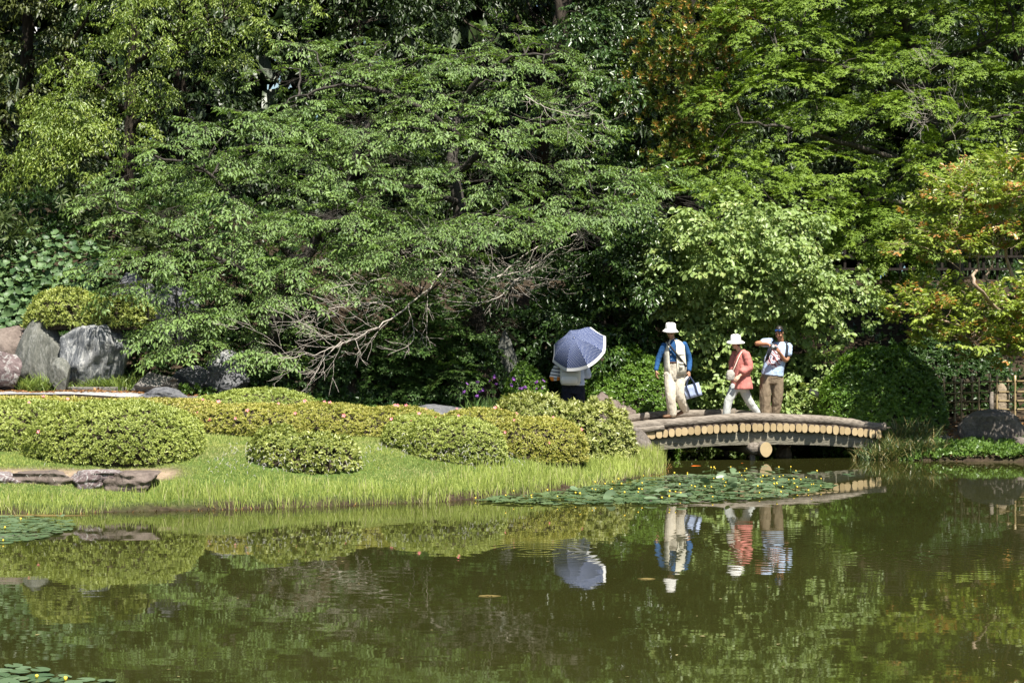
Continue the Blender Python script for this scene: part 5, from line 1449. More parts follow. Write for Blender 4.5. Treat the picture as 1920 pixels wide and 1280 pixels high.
ME_LILY = tri_mesh('lily_flower', np.vstack([V1, V2]), np.vstack([T1, T2 + len(V1)]), [m_yel, m_stalk], smooth=True, mat_idx=np.r_[np.zeros(len(T1), int), np.ones(len(T2), int)])

def lily_patch(label, poly, spacing, size, n_flow, seed, stand=.12, hmax=.14, tries=6000):
    rg = np.random.default_rng(seed)
    W = np.array([(PX(a, 3180 * HC / (b_ - CY)), 3180 * HC / (b_ - CY)) for a, b_ in poly])      # outline laid on the water
    pts = fill_poly(rg, W, spacing, tries)
    c = W.mean(0)
    root = empty('pond_lily_patch', (c[0], c[1], 0)); tag(root, label, 'water lilies', 'pond lilies on the water')
    rg.shuffle(pts)
    extra = Cloud()
    for i, (x, y) in enumerate(pts):
        s = size * rg.uniform(.7, 1.25); up = rg.random() < stand
        me = PADS[rg.integers(7, 10)] if up else PADS[rg.integers(0, 7)]
        if i < 290:
            f = link('lily_pad', me, root)
            f.location = (x, y, .008 + .002 * (i % 7) + (rg.uniform(.02, .06) if up else 0)); f.scale = (s, s, s)
            f.rotation_euler = (rg.normal(0, .06) + (rg.normal(0, .5) if up else 0), rg.normal(0, .06), rg.uniform(0, 6.28))
        else:
            a = rg.uniform(0, 6.28)
            extra.add(np.array([(x - s * math.cos(a), y - s * math.sin(a), .006 + .001 * (i % 9))]), np.array([(math.cos(a), math.sin(a), 0.02)]), np.array([(rg.normal(0, .06), rg.normal(0, .06), 1.)]), np.array([s * 1.9]), rg.random(1), np.zeros(1))
    if extra.p:
        link('more_lily_pads', extra.mesh('more_lily_pads', tmpl_round(11), m_pad), root)['kind'] = 'stuff'
    for k in range(n_flow):
        x, y = pts[rg.integers(0, len(pts))] + rg.normal(0, .06, 2)
        f = link('flower', ME_LILY, root)
        f.location = (x, y, rg.uniform(.02, hmax)); s = rg.uniform(.30, .52); f.scale = (s, s, s); f.rotation_euler = (rg.normal(0, .15), rg.normal(0, .15), 0)
    return root
lily_patch('big pond lily patch with yellow flowers in front of the bridge', [(890, 938), (1020, 925), (1150, 908), (1260, 893), (1400, 888), (1480, 892), (1545, 905), (1565, 914), (1500, 928), (1400, 938), (1250, 945), (1080, 947), (930, 944)], .105, .085, 85, 511)
lily_patch('flat pond lily patch by the bank at the left edge', [(-60, 972), (40, 968), (130, 978), (135, 992), (90, 1008), (20, 1018), (-60, 1020)], .085, .07, 7, 512, .03, .04)
lily_patch('nearest pond lily patch in the lower left corner', [(-40, 1250), (40, 1250), (85, 1256), (90, 1264), (60, 1285), (-40, 1300)], .10, .075, 1, 513, .0, .03)
lily_patch('few pond lily pads trailing along the bottom edge at the left', [(100, 1268), (150, 1270), (210, 1278), (200, 1290), (110, 1290)], .10, .06, 1, 514, .0, .03)
lily_patch('sparse floating pads right under the bridge', [(1355, 876), (1420, 874), (1500, 883), (1600, 886), (1600, 894), (1480, 889), (1370, 880)], .24, .06, 0, 515, .0)
# scum rafts
m_scum = plain_mat('floating brown scum', (0.13, 0.10, 0.035), .9, .1, .3, 20)
def raft(label, px, py, wpx, d, seed):
    rg = np.random.default_rng(seed); Y = 3180 * HC / (py - CY); x = PX(px, Y); n = 26
    ring = [(x + M(wpx, Y) * math.cos(t) * rg.uniform(.35, 1.25), Y + d * .6 * math.sin(t) * rg.uniform(.35, 1.25)) for t in np.linspace(0, 6.283, n, endpoint=False)]
    V = [(a, b_, -.01) for a, b_ in ring] + [(a, b_, .004) for a, b_ in ring] + [(x, Y, .012)]
    Fs = [(i, (i + 1) % n, n + (i + 1) % n, n + i) for i in range(n)] + [(n + i, n + (i + 1) % n, 2 * n) for i in range(n)]
    o = link('algae_raft', py_mesh('algae_raft', V, Fs, m_scum)); tag(o, label, 'algae', 'brown algae floating on the pond')
raft('brown algae raft floating by the left bank, above the lily pads', 75, 966, 100, .16, 1)
raft('small brown algae raft below the man in the vest', 1212, 1085, 16, .08, 2)
raft('thin algae streak in the centre of the pond', 915, 1117, 20, .05, 4)

# drifting specks and leaves
rng = np.random.default_rng(521)
n = 260
yy = rng.uniform(9.5, 29, n); xx = rng.uniform(-.33, .33, n) * yy; ok = pond_sd(xx, yy) < -.3; xx, yy = xx[ok], yy[ok]; n = len(xx)
cl = Cloud(); cl.add(np.stack([xx, yy, np.full(n, .004)], -1), np.stack([rng.normal(0, 1, n), rng.normal(0, 1, n), 0 * xx], -1), np.stack([rng.normal(0, .08, n), rng.normal(0, .08, n), np.ones(n)], -1), rng.uniform(.015, .06, n) * rng.uniform(.4, 1, n), rng.random(n), np.zeros(n))
o = link('floating_leaves', cl.mesh('floating_leaves', tmpl_fold(.5, .03, .0), leaf_mat('drifting leaf specks', (.10, .085, .03), (.30, .26, .12), rough=.7, spec=.2, trans=.05))); tag(o, 'tiny leaf specks drifting on the pond surface', 'floating leaves', kind='stuff')
# koi
m_koi = plain_mat('orange koi skin', (0.75, 0.16, 0.02), .3, .5, .25, 6)
def koi(label, px, py, ang, L):
    Y = 3180 * HC / (py - CY); x = PX(px, Y)
    root = empty('koi_fish', (x, Y, 0)); tag(root, label, 'fish', 'orange koi under the bridge')
    ts = np.linspace(0, 1, 11); d = np.array((math.cos(ang), math.sin(ang), 0)); s_ = np.array((-d[1], d[0], 0))
    pts = [np.array((x, Y, -.028)) + d * L * (t - .5) + s_ * .03 * math.sin(3 * t) for t in ts]
    w = np.interp(ts, [0, .08, .3, .6, .85, 1], [.006, .032, .05, .042, .02, .008]) * L / .45
    V, Tn = poly_tube(pts, [(a, a * .75) for a in w], 12, True, s_)
    link('body', tri_mesh('body', V, Tn, m_koi, smooth=True), root)
    e = pts[-1]
    V = [e, e + d * .09 + np.array((0, 0, .03)), e + d * .06, e + d * .09 - np.array((0, 0, .03)), e + s_ * .003]
    link('tail_fin', py_mesh('tail_fin', V, [(0, 1, 2), (0, 2, 3), (4, 2, 1), (4, 3, 2)], m_koi), root)
    m_ = pts[4]
    V = [m_ + np.array((0, 0, .015)), m_ + d * .10 + np.array((0, 0, .012)), m_ + d * .12 + np.array((0, 0, .022)), m_ + np.array((0, 0, .032))]
    link('back_fin', py_mesh('back_fin', V, [(0, 1, 2, 3)], m_koi), root)
koi('left orange koi near the surface under the bridge', 1310, 873, .15, .42)
koi('right, smaller orange koi left of the cut log', 1394, 868, .3, .30)

# ------------------------------------------------------------------ bamboo fence
m_bamboo, nt, b, out = new_mat('weathered bamboo')
v = objco(nt)
c = ramp(nt, noise(nt, v, 4, 4), [(0.3, (0.26, 0.19, 0.09)), (0.7, (0.44, 0.35, 0.19))])
nt.links.new(c, b.inputs['Base Color']); b.inputs['Roughness'].default_value = .4
m_rope = plain_mat('black palm rope', (0.015, 0.012, 0.010), .9, .1)
A, B = np.array((PX(1768, 33.0), 33.0)), np.array((PX(1975, 31.4), 31.4))
fence = empty('bamboo_fence', (A[0], A[1], Tz(*A))); tag(fence, 'low lattice fence of tied bamboo poles on the right bank', 'fence')
def FP_(t, z, off=0.0):
    q = A + (B - A) * t; nn = nrm(np.array((-(B - A)[1], (B - A)[0])))
    q = q + nn * off
    return np.array((q[0], q[1], z))
rng = np.random.default_rng(601)
ztop = lambda t: HC - (706 - CY) / F * (33.0 - 1.6 * t) + .05 * t
def pole(nm, pts, r, parent):
    pts = smooth_path(pts, 6); n = len(pts); rr = np.full(n, r) * (1 + .0 * np.arange(n))
    rr[::3] *= 1.12
    V, Tn = poly_tube(pts, rr, 10)
    return link(nm, tri_mesh(nm, V, Tn, m_bamboo, smooth=True), parent)
tp = np.linspace(.02, 1.0, 13)
for k, t in enumerate(tp):
    q = FP_(t, 0); zb = Tz(q[0], q[1]) - .2
    pole('upright', [FP_(t + rng.normal(0, .004), zb, (.035 if k % 2 else -.035)), FP_(t, ztop(t) + rng.normal(0, .03), (.035 if k % 2 else -.035))], .021, fence)
for j, fz in enumerate((-.13, -.33, -.50, -.66)):
    pole('rail', [FP_(0, ztop(0) + fz), FP_(.5, ztop(.5) + fz + .01), FP_(1.02, ztop(1) + fz)], .019, fence)
ks = []
for k, t in enumerate(tp):
    for fz in (-.13, -.33, -.50, -.66):
        c_ = FP_(t, ztop(t) + fz + .005, (.018 if k % 2 else -.018))
        V, Tn = poly_tube([c_ + (-.022, 0, -.02), c_, c_ + (.022, 0, .02)], [.028, .036, .028], 7)
        o = link('rope_tie', tri_mesh('rope_tie', V, Tn, m_rope, smooth=True), fence)
# old wooden stake in front
V, Tn = poly_tube([P(1859, 792, 31.9), P(1859, 760, 31.9), P(1859, 734, 31.9)], [.045, .042, .036], 10); V += .008 * np.stack([fbm(V * 12, 3), fbm(V * 12, 4), fbm(V * 12, 5)], -1)
o = link('wooden_stake', tri_mesh('wooden_stake', V, Tn, m_logbark)); tag(o, 'thick weathered stake standing behind the big right boulder', 'stake')

# ------------------------------------------------------------------ plant label sign
m_black = plain_mat('black sign plate', (0.012, 0.012, 0.013), .35, .5)
m_steel = plain_mat('grey steel rod', (0.30, 0.30, 0.30), .4, .5, metal=.8)
def box(c, sx, sy, sz, R=None):
    V = np.array([(x, y, z) for z in (-1, 1) for y in (-1, 1) for x in (-1, 1)], float) * np.array((sx, sy, sz)) / 2
    if R is not None: V = V @ np.asarray(R).T
    V = V + np.asarray(c)
    return V, [(0, 2, 3, 1), (4, 5, 7, 6), (0, 1, 5, 4), (2, 6, 7, 3), (0, 4, 6, 2), (1, 3, 7, 5)]
sg = empty('plant_sign', P(1531, 785, 32.0)); tag(sg, 'small tilted black plant label on a thin rod behind the bridge', 'sign')
R = np.array(Matrix.Rotation(.35, 3, 'Y') @ Matrix.Rotation(-.9, 3, 'X'))
V, Fs = box(P(1529, 737, 31.95), .24, .012, .15, R)
link('plate', py_mesh('plate', V, Fs, m_black), sg)
V, Tn = poly_tube([P(1531, 800, 32), P(1531, 742, 32)], [.008, .008], 6)
link('rod', tri_mesh('rod', V, Tn, m_steel), sg)

# ------------------------------------------------------------------ fence and buildings glimpsed through the trees
m_oldwood = bark_mat('dark fence timber', (0.012, 0.010, 0.008), (0.035, 0.028, 0.021), (8, 8, 2))
bf = empty('slope_fence', P(1560, 540, 43)); tag(bf, 'dark timber fence high on the slope behind the maple', 'fence')
for k in range(19):
    px = 1480 + 26 * k; x = PX(px, 43)
    V, Fs = box((x, 43.0, Tz(x, 43) + .35), .06, .06, 1.1)
    link('post', py_mesh('post', V, Fs, m_oldwood), bf)
for dz in (.30, .62):
    x0, x1 = PX(1470, 43), PX(1960, 43)
    V, Fs = box(((x0 + x1) / 2, 42.93, Tz((x0 + x1) / 2, 43) + dz), x1 - x0, .04, .06)
    link('rail', py_mesh('rail', V, Fs, m_oldwood), bf)

m_bwhite = plain_mat('pale building wall', (0.78, 0.77, 0.76), .6, .3, .04, 2)
m_bblue = plain_mat('light blue building wall', (0.27, 0.38, 0.43), .5, .4, .05, 2)
m_glass = plain_mat('blue window glass', (0.20, 0.34, 0.40), .2, .5, .1, 1)
def building(label, cx, Y, w, h, dpt, wall, nx, nz, z0=0.0):
    b_ = empty('distant_building', (cx, Y, z0)); tag(b_, label, 'building', 'buildings beyond the garden')
    V, Fs = box((cx, Y + dpt / 2, z0 + h / 2), w, dpt, h)
    link('wall', py_mesh('wall', V, Fs, wall), b_)
    V, Fs = box((cx, Y + dpt / 2, z0 + h + .3), w + .6, dpt + .6, .6)
    link('roof', py_mesh('roof', V, Fs, wall), b_)
    pw, ph = w / nx, h / nz
    V, Fs = box((0, 0, 0), pw * .7, .12, ph * .55)
    me = py_mesh('window', V, Fs, m_glass)
    for i in range(nx):
        for j in range(nz):
            o = link('window', me, b_); o.location = (cx - w / 2 + pw * (i + .5), Y - .02, z0 + ph * (j + .5))
building('light blue glazed building glimpsed between the left trees', PX(520, 110), 110, 16, 30, 12, m_bblue, 7, 9, 2.5)
building('white low building glimpsed behind the fence at the right', PX(1730, 74), 74, 16, 5, 8, m_bwhite, 3, 1, 3.3)
building('white building glimpsed through the leaves at the top left corner', PX(60, 120), 120, 10, 28, 10, m_bwhite, 4, 8, 2.5)
# ------------------------------------------------------------------ people
def cloth(name, c, var=.10, wr=.5, stripes=None, rough=.85):
    m, nt, b, out = new_mat(name)
    v = objco(nt)
    c = np.array(c)
    col = ramp(nt, noise(nt, v, 9, 4), [(0.3, tuple(c * (1 - var))), (0.7, tuple(np.minimum(c * (1 + var), .9)))])
    if stripes:
        sc, c2, width, ax = stripes
        sp = N(nt, 'ShaderNodeSeparateXYZ'); nt.links.new(v, sp.inputs[0])
        fr = N(nt, 'ShaderNodeMath', operation='FRACT'); ml = N(nt, 'ShaderNodeMath', operation='MULTIPLY'); ml.inputs[1].default_value = sc
        nt.links.new(sp.outputs[ax], ml.inputs[0]); nt.links.new(ml.outputs[0], fr.inputs[0])
        lt = N(nt, 'ShaderNodeMath', operation='LESS_THAN'); lt.inputs[1].default_value = width
        nt.links.new(fr.outputs[0], lt.inputs[0])
        col = mix(nt, lt.outputs[0], col, c2)
    nt.links.new(col, b.inputs['Base Color'])
    b.inputs['Roughness'].default_value = rough; b.inputs['Specular IOR Level'].default_value = .15
    if wr > 0: bump(nt, b, noise(nt, objco(nt, (1, 1, .55)), 14, 3, .5, .8), wr, .03)
    return m
def skin_mat(name, c):
    m, nt, b, out = new_mat(name)
    nt.links.new(ramp(nt, noise(nt, objco(nt), 25, 3), [(0.3, tuple(np.array(c) * .85)), (0.7, tuple(np.array(c) * 1.1))]), b.inputs['Base Color'])
    b.inputs['Roughness'].default_value = .5; b.inputs['Specular IOR Level'].default_value = .35
    b.inputs['Subsurface Weight'].default_value = .08; b.inputs['Subsurface Radius'].default_value = (.02, .008, .004); b.inputs['Subsurface Scale'].default_value = .5
    return m
m_skin1 = skin_mat('light tan skin', (0.48, 0.27, 0.17)); m_skin2 = skin_mat('fair skin', (0.56, 0.35, 0.25)); m_skin3 = skin_mat('tanned skin', (0.36, 0.17, 0.095))
m_hair_b = plain_mat('dark hair', (0.015, 0.011, 0.009), .5, .4, .3, 60); m_hair_g = plain_mat('greying hair', (0.10, 0.09, 0.085), .6, .3, .3, 60); m_hair_br = plain_mat('brown hair', (0.05, 0.03, 0.02), .5, .4, .3, 60)
m_eye = plain_mat('dark eyes', (0.01, 0.008, 0.007), .2, .5); m_lip = plain_mat('lips', (0.30, 0.11, 0.09), .5, .3)

def ell(c, r, R=np.eye(3), n=18, m=12):
    V = [(0, 0, 1)] + [(math.sin(math.pi * j / m) * math.cos(2 * math.pi * i / n), math.sin(math.pi * j / m) * math.sin(2 * math.pi * i / n), math.cos(math.pi * j / m)) for j in range(1, m) for i in range(n)] + [(0, 0, -1)]
    Tn = [(0, 1 + i, 1 + (i + 1) % n) for i in range(n)]
    for j in range(m - 2):
        for i in range(n):
            a, b_ = 1 + j * n + i, 1 + j * n + (i + 1) % n
            Tn += [(a, a + n, b_ + n), (a, b_ + n, b_)]
    L = len(V) - 1
    Tn += [(L, 1 + (m - 2) * n + (i + 1) % n, 1 + (m - 2) * n + i) for i in range(n)]
    return (np.array(V) * np.array(r)) @ np.asarray(R).T + np.asarray(c), np.array(Tn)

def limb(pts, rad, per=5, ref=None):
    """a rounded tube through the joints"""
    path = smooth_path(pts, per); s = np.linspace(0, 1, len(rad)); t = np.linspace(0, 1, len(path))
    rad = [r if not np.isscalar(r) else (r, r) for r in rad]
    ra = np.interp(t, s, [r[0] for r in rad]); rb = np.interp(t, s, [r[1] for r in rad])
    rr = list(zip(ra, rb))
    d0 = nrm(path[0] - path[1]); d1 = nrm(path[-1] - path[-2])
    path = np.vstack([path[0] + d0 * rr[0][1] * .5, path, path[-1] + d1 * rr[-1][1] * .5])
    rr = [(rr[0][0] * .6, rr[0][1] * .6)] + rr + [(rr[-1][0] * .6, rr[-1][1] * .6)]
    return poly_tube(path, rr, 14, True, ref)

def remesh(name, parts, mat, parent, voxel=.011, smooth=5, dec=.35, wrinkle=0.0, seed=0):
    V, Tn = join_tris(parts)
    me = tri_mesh(name, V, Tn, mat)
    bm = bmesh.new(); bm.from_mesh(me); bmesh.ops.recalc_face_normals(bm, faces=bm.faces); bm.to_mesh(me); bm.free()
    o = bpy.data.objects.new('tmp', me); COL.objects.link(o)
    r = o.modifiers.new('r', 'REMESH'); r.mode = 'VOXEL'; r.voxel_size = voxel; r.adaptivity = 0
    s = o.modifiers.new('s', 'SMOOTH'); s.iterations = smooth; s.factor = .5
    if dec < 1:
        d = o.modifiers.new('d', 'DECIMATE'); d.ratio = dec
    dg = bpy.context.evaluated_depsgraph_get()
    me2 = bpy.data.meshes.new_from_object(o.evaluated_get(dg))
    bpy.data.objects.remove(o); bpy.data.meshes.remove(me)
    me2.name = name
    if wrinkle > 0:
        n = len(me2.vertices); co = np.zeros(n * 3); me2.vertices.foreach_get('co', co); co = co.reshape(-1, 3)
        nn = np.zeros(n * 3); me2.vertices.foreach_get('normal', nn); nn = nn.reshape(-1, 3)
        w = fbm(co * np.array((9, 9, 15)) + 1.5 * vnoise(co * 5, seed)[:, None], seed, 3)
        co = co + nn * (wrinkle * (.5 - np.abs(w) * 2))[:, None]
        me2.vertices.foreach_set('co', co.ravel())
    me2.polygons.foreach_set('use_smooth', np.ones(len(me2.polygons), bool)); me2.update()
    if not me2.materials: me2.materials.append(mat)
    else: me2.materials[0] = mat
    return link(name, me2, parent)

def solid(name, parts, mat, parent, smooth=True):
    V, Tn = join_tris(parts)
    return link(name, tri_mesh(name, V, Tn, mat, smooth=smooth), parent)

def basis(f, u=(0, 0, 1)):
    f = nrm(f); s = nrm(np.cross(f, u)); u = np.cross(s, f)
    return s, f, u

def head_parts(c, f, u, k=.93):
    s, f, u = basis(f, u); R = np.stack([s, f, u], -1)
    Q = lambda a, b_, d: np.asarray(c) + k * (s * a + f * b_ + u * d)
    e = lambda p, r: ell(p, np.array(r) * k, R)
    parts = [e(Q(0, -.012, .03), (.073, .092, .098)), e(Q(0, .025, -.04), (.058, .062, .074)), e(Q(0, .052, -.098), (.030, .030, .024)),
             e(Q(0, .098, -.018), (.013, .020, .026)), e(Q(0, .088, .01), (.010, .018, .02)), e(Q(.074, -.008, -.008), (.010, .020, .032)), e(Q(-.074, -.008, -.008), (.010, .020, .032)),
             e(Q(0, .07, .035), (.05, .022, .014)), e(Q(.038, .062, -.03), (.022, .022, .02)), e(Q(-.038, .062, -.03), (.022, .022, .02)), e(Q(0, .083, -.066), (.026, .012, .008))]
    return parts, Q, R

def face(c, f, u, parent, k=.93):
    s, f, u = basis(f, u); R = np.stack([s, f, u], -1)
    Q = lambda a, b_, d: np.asarray(c) + k * (s * a + f * b_ + u * d)
    for sg in (-1, 1):
        solid('eye', [ell(Q(.031 * sg, .080, .006), np.array((.014, .008, .006)) * k, R, 10, 6)], m_eye, parent)
        solid('eyebrow', [ell(Q(.032 * sg, .088, .030), np.array((.020, .007, .005)) * k, R, 10, 6)], m_hair_b, parent)
    solid('mouth', [ell(Q(0, .093, -.067), np.array((.022, .006, .005)) * k, R, 10, 6)], m_lip, parent)

def hand_parts(w, d, n, thumb, curl=.5, L=.095):
    """palm and five bent fingers; w wrist, d pointing direction, n palm facing, thumb +1/-1 side"""
    d = nrm(d); n = np.asarray(n, float); n = nrm(n - d * np.dot(n, d)); sd = np.cross(n, d) * thumb
    w = np.asarray(w, float)
    out = [limb([w, w + d * L * .45, w + d * L], [(.026, .020), (.040, .016), (.038, .013)], 3, sd)]
    for k, (o_, ln) in enumerate(((.030, .068), (.010, .078), (-.010, .073), (-.029, .058))):
        p = w + d * L * .95 + sd * o_; pts = [p]; a = 0.15
        for q, fr in enumerate((.42, .32, .26)):
            a += curl * (.9 if q else .6) + .04 * k
            p = p + (d * math.cos(a) + n * math.sin(a)) * ln * fr; pts.append(p)
        out.append(poly_tube(np.vstack([w + d * L * .6 + sd * o_ * .9, pts]), [.0095, .0095, .009, .0085, .007], 8))
    p = w + d * .025 + sd * .026
    pts = [w + d * .01 + sd * .012, p, p + (d * .6 + sd * .55 + n * .4) * .034, p + (d * .9 + sd * .35 + n * .75) * .06]
    out.append(poly_tube(pts, [.013, .0125, .010, .008], 8))
    return out

def foot_parts(ankle, d, L=.25, w=.045, drop=.085, heel=0.0):
    """a shoe: ankle joint, pointing direction, heel lift"""
    d = nrm(np.array((d[0], d[1], 0))); a = np.asarray(ankle, float); up = np.array((0, 0, 1.0)); sd = np.cross(d, up)
    g = a - up * drop
    pts = [g - d * .055 + up * (.035 + heel), g + d * .02 + up * (.045 + heel * .8), g + d * .10 + up * (.035 + heel * .35), g + d * (L - .08) + up * .028]
    return [limb(pts, [(.033, .032), (w * .85, .045), (w, .034), (w * .8, .024)], 4, sd), limb([a + up * .02 + up * heel * .3, g + up * (.05 + heel * .9)], [.042, .042], 2)]

def revolve(prof, c, R, n=28, sx=1.0, sy=1.0, wav=0.0):
    V, Tn = [], []
    m = len(prof)
    for j, (r, z) in enumerate(prof):
        for i in range(n):
            t = 2 * math.pi * i / n
            V.append((r * sx * math.cos(t), r * sy * math.sin(t), z + wav * r * math.sin(3 * t + 1)))
    for j in range(m - 1):
        for i in range(n):
            i2 = (i + 1) % n; a, b_ = j * n + i, j * n + i2
            Tn += [(a, b_, b_ + n), (a, b_ + n, a + n)]
    return np.array(V) @ np.asarray(R).T + np.asarray(c), np.array(Tn)

def strap(name, pts, w, mat, parent, nrmv, th=.004, per=6):
    path = smooth_path(pts, per); nv = np.asarray(nrmv, float)
    return solid(name, [poly_tube(path, [(w / 2, th)] * len(path), 8, True, None)] if False else [flat_band(path, w, th, nv)], mat, parent, False)
def flat_band(path, w, th, nv):
    V, Tn = [], []
    n = len(path)
    for i in range(n):
        t = nrm(path[min(i + 1, n - 1)] - path[max(i - 1, 0)]); nn = np.asarray(nv, float) if np.ndim(nv) == 1 else nv[i]
        s = nrm(np.cross(t, nn)); q = np.cross(s, t)
        V += [path[i] - s * w / 2 - q * th, path[i] + s * w / 2 - q * th, path[i] + s * w / 2 + q * th, path[i] - s * w / 2 + q * th]
    for i in range(n - 1):
        for k in range(4):
            k2 = (k + 1) % 4; a, b_ = i * 4 + k, i * 4 + k2
            Tn += [(a, b_, b_ + 4), (a, b_ + 4, a + 4)]
    Tn += [(0, 2, 1), (0, 3, 2), ((n - 1) * 4, (n - 1) * 4 + 1, (n - 1) * 4 + 2), ((n - 1) * 4, (n - 1) * 4 + 2, (n - 1) * 4 + 3)]
    return np.array(V), np.array(Tn)

def shell(rings, lat, front, a0, a1, th=.012, n=30):
    """an open wrap-around garment; rings (centre, half width, half depth); angles measured from the side, front at 90"""
    V, Tn = [], []
    ts = np.radians(np.linspace(a0, a1, n)); m = len(rings)
    for off in (0, th):
        for c, ra, rb in rings:
            for t in ts: V.append(np.asarray(c) + np.asarray(lat) * (ra - off) * math.cos(t) + np.asarray(front) * (rb - off) * math.sin(t))
    o = m * n
    for j in range(m - 1):
        for i in range(n - 1):
            a = j * n + i
            Tn += [(a, a + 1, a + n + 1), (a, a + n + 1, a + n), (o + a, o + a + n + 1, o + a + 1), (o + a, o + a + n, o + a + n + 1)]
        for i in (0, n - 1):
            a = j * n + i; Tn += [(a, a + n, o + a + n), (a, o + a + n, o + a)]
    for j in (0, m - 1):
        for i in range(n - 1):
            a = j * n + i; Tn += [(a, o + a, o + a + 1), (a, o + a + 1, a + 1)]
    return np.array(V), np.array(Tn)

def loft(rings, lat):
    """closed torso loft; rings (centre, half width, half depth)"""
    return poly_tube([c for c, _, _ in rings], [(a, b_) for _, a, b_ in rings], 20, True, lat)

# ---- the man in the vest -------------------------------------------------
def man_vest():
    Y0 = 30.9
    dz = deck_z(1265, Y0) - P(1265, 790, Y0)[2]
    J = lambda px, py, dy=0.0: P(px, py, Y0 + dy) + np.array((0, 0, dz))
    root = empty('person', J(1265, 790)); tag(root, 'man walking in white sun hat, cream vest and blue shirt, carrying a bag', 'person', 'people around the bridge')
    fdir = nrm(np.array((-.30, -1, 0))); lat = nrm(np.array((1, -.30, 0)))
    hc = J(1257.5, 627, -.03); hf = np.array((-.25, -1, -.42))
    hp, Q, R = head_parts(hc, hf, (0, 0, 1))
    sl, el, wl = J(1244, 651), J(1234.5, 677, .02), J(1230, 699, -.04)
    sr, er, wr = J(1284, 649, .0), J(1292.5, 677, .06), J(1292, 700, -.02)
    k1, a1 = J(1257, 746, -.10), J(1261, 779, -.06)
    k2, a2 = J(1274, 744, -.06), J(1285, 772, .14)
    neck = J(1262, 646, .0)
    body = hp + [limb([Q(0, -.02, -.05), neck, J(1264, 656, .01)], [.052, .052, .07], 4), loft([(J(1265, 650), .15, .09), (J(1264, 665), .165, .105), (J(1265, 685), .145, .10), (J(1265, 704), .155, .105)], lat),
                 limb([sl, el, wl], [.036, .036, .028]), limb([sr, er, wr], [.036, .036, .028]), limb([J(1254, 706), k1, a1], [.075, .055, .042]), limb([J(1276, 706), k2, a2], [.075, .055, .042])]
    body += hand_parts(wl, (.05, -.05, -1), (.9, .3, 0), -1, .30) + hand_parts(wr, (.02, -.1, -1), (-.7, .6, 0), 1, .62)
    remesh('body', body, m_skin1, root, .0075, 2, .25)
    face(hc, hf, (0, 0, 1), root)
    solid('hair', [ell(Q(0, -.02, .025), (.072, .088, .085), R)], m_hair_g, root)
    m_blue = cloth('blue plaid shirt', (0.028, 0.10, 0.25), .15, .5, (62, (0.016, 0.06, 0.17), .4, 2))
    remesh('shirt', [loft([(J(1265, 690), .15, .112), (J(1265, 675), .165, .112), (J(1264, 660), .178, .112), (J(1264, 650), .165, .095), (J(1263, 644), .085, .075), (J(1262, 640.5), .060, .062)], lat),
                     limb([sl + (.02, 0, .0), el, wl + (0, 0, .015)], [.062, .052, .040]), limb([sr - (.02, 0, 0), er, wr + (0, 0, .015)], [.062, .052, .040])], m_blue, root, .010, 4, .35, .008, 3)
    for k in range(4):
        solid('button', [ell(J(1256.5 + k * .6, 652 + k * 8.5, -.125), (.006, .004, .006), n=8, m=6)], cloth('white button', (.8, .8, .8), 0, 0), root)
    m_vest = cloth('cream vest', (0.60, 0.57, 0.47), .05, .4)
    rings = [(J(1266, 707, .0), .212, .150), (J(1266, 692), .208, .142), (J(1265, 676), .202, .136), (J(1264, 662), .200, .130), (J(1264, 652), .192, .115), (J(1263.5, 645), .14, .092), (J(1263, 641), .085, .078)]
    vest = solid('vest', [shell(rings, lat, fdir, 112, 432)], m_vest, root)
    for (px, py, w, h, dy, rz) in ((1279, 691, .13, .13, -.128, .5), (1277, 672, .10, .075, -.115, .5)):
        Rz = np.array(Matrix.Rotation(rz, 3, 'Z'))
        V, Fs = box(J(px, py, dy), w, .022, h, Rz); solid('pocket', [(V, np.array([t for f in Fs for t in ((f[0], f[1], f[2]), (f[0], f[2], f[3]))]))], m_vest, vest, False)
        V, Fs = box(J(px, py, dy) + np.array((0, -.006, h * .4)), w * 1.02, .03, h * .28, Rz); solid('pocket_flap', [(V, np.array([t for f in Fs for t in ((f[0], f[1], f[2]), (f[0], f[2], f[3]))]))], m_vest, vest, False)
    m_tr = cloth('cream trousers', (0.52, 0.47, 0.38), .06, .7)
    remesh('trousers', [loft([(J(1265, 683), .150, .116), (J(1265, 693), .165, .122), (J(1265, 706), .175, .128), (J(1265, 716), .14, .115)], lat),
                        limb([J(1254.5, 705), k1, a1 + (0, 0, -.02)], [.102, .090, .082]), limb([J(1275.5, 705), k2, a2 + (0, 0, -.01)], [.102, .088, .078])], m_tr, root, .011, 4, .35, .012, 5)
    solid('belt', [loft([(J(1265, 685.5), .157, .123), (J(1265, 682.5), .156, .122)], lat)], cloth('brown belt', (.09, .045, .025), .1, 0), root)
    m_shoe = plain_mat('brown leather shoes', (0.13, 0.065, 0.03), .5, .4, .2)
    remesh('shoe', foot_parts(a1, (-1, -.5, 0), .27), m_shoe, root, .009, 3, .5)
    remesh('shoe', foot_parts(a2, (-1, -.35, 0), .27, heel=.075, drop=.12), m_shoe, root, .009, 3, .5)
    m_hat = cloth('white cotton hat', (0.76, 0.74, 0.70), .04, .5)
    ut = nrm(np.array((.02, -.10, 1))); s_, f_, u_ = basis((0, -1, -.1), ut); Rh = np.stack([s_, f_, u_], -1)
    solid('hat', [revolve([(.0, .125), (.05, .125), (.080, .115), (.090, .10), (.098, .03), (.102, .01), (.125, -.012), (.150, -.038), (.148, -.044), (.12, -.02), (.094, .0), (.085, .09), (0, .11)], Q(0, -.005, .055), Rh, 30, 1, 1.06, .02)], m_hat, root)
    m_strap = plain_mat('black webbing', (0.02, 0.021, 0.024), .7, .2)
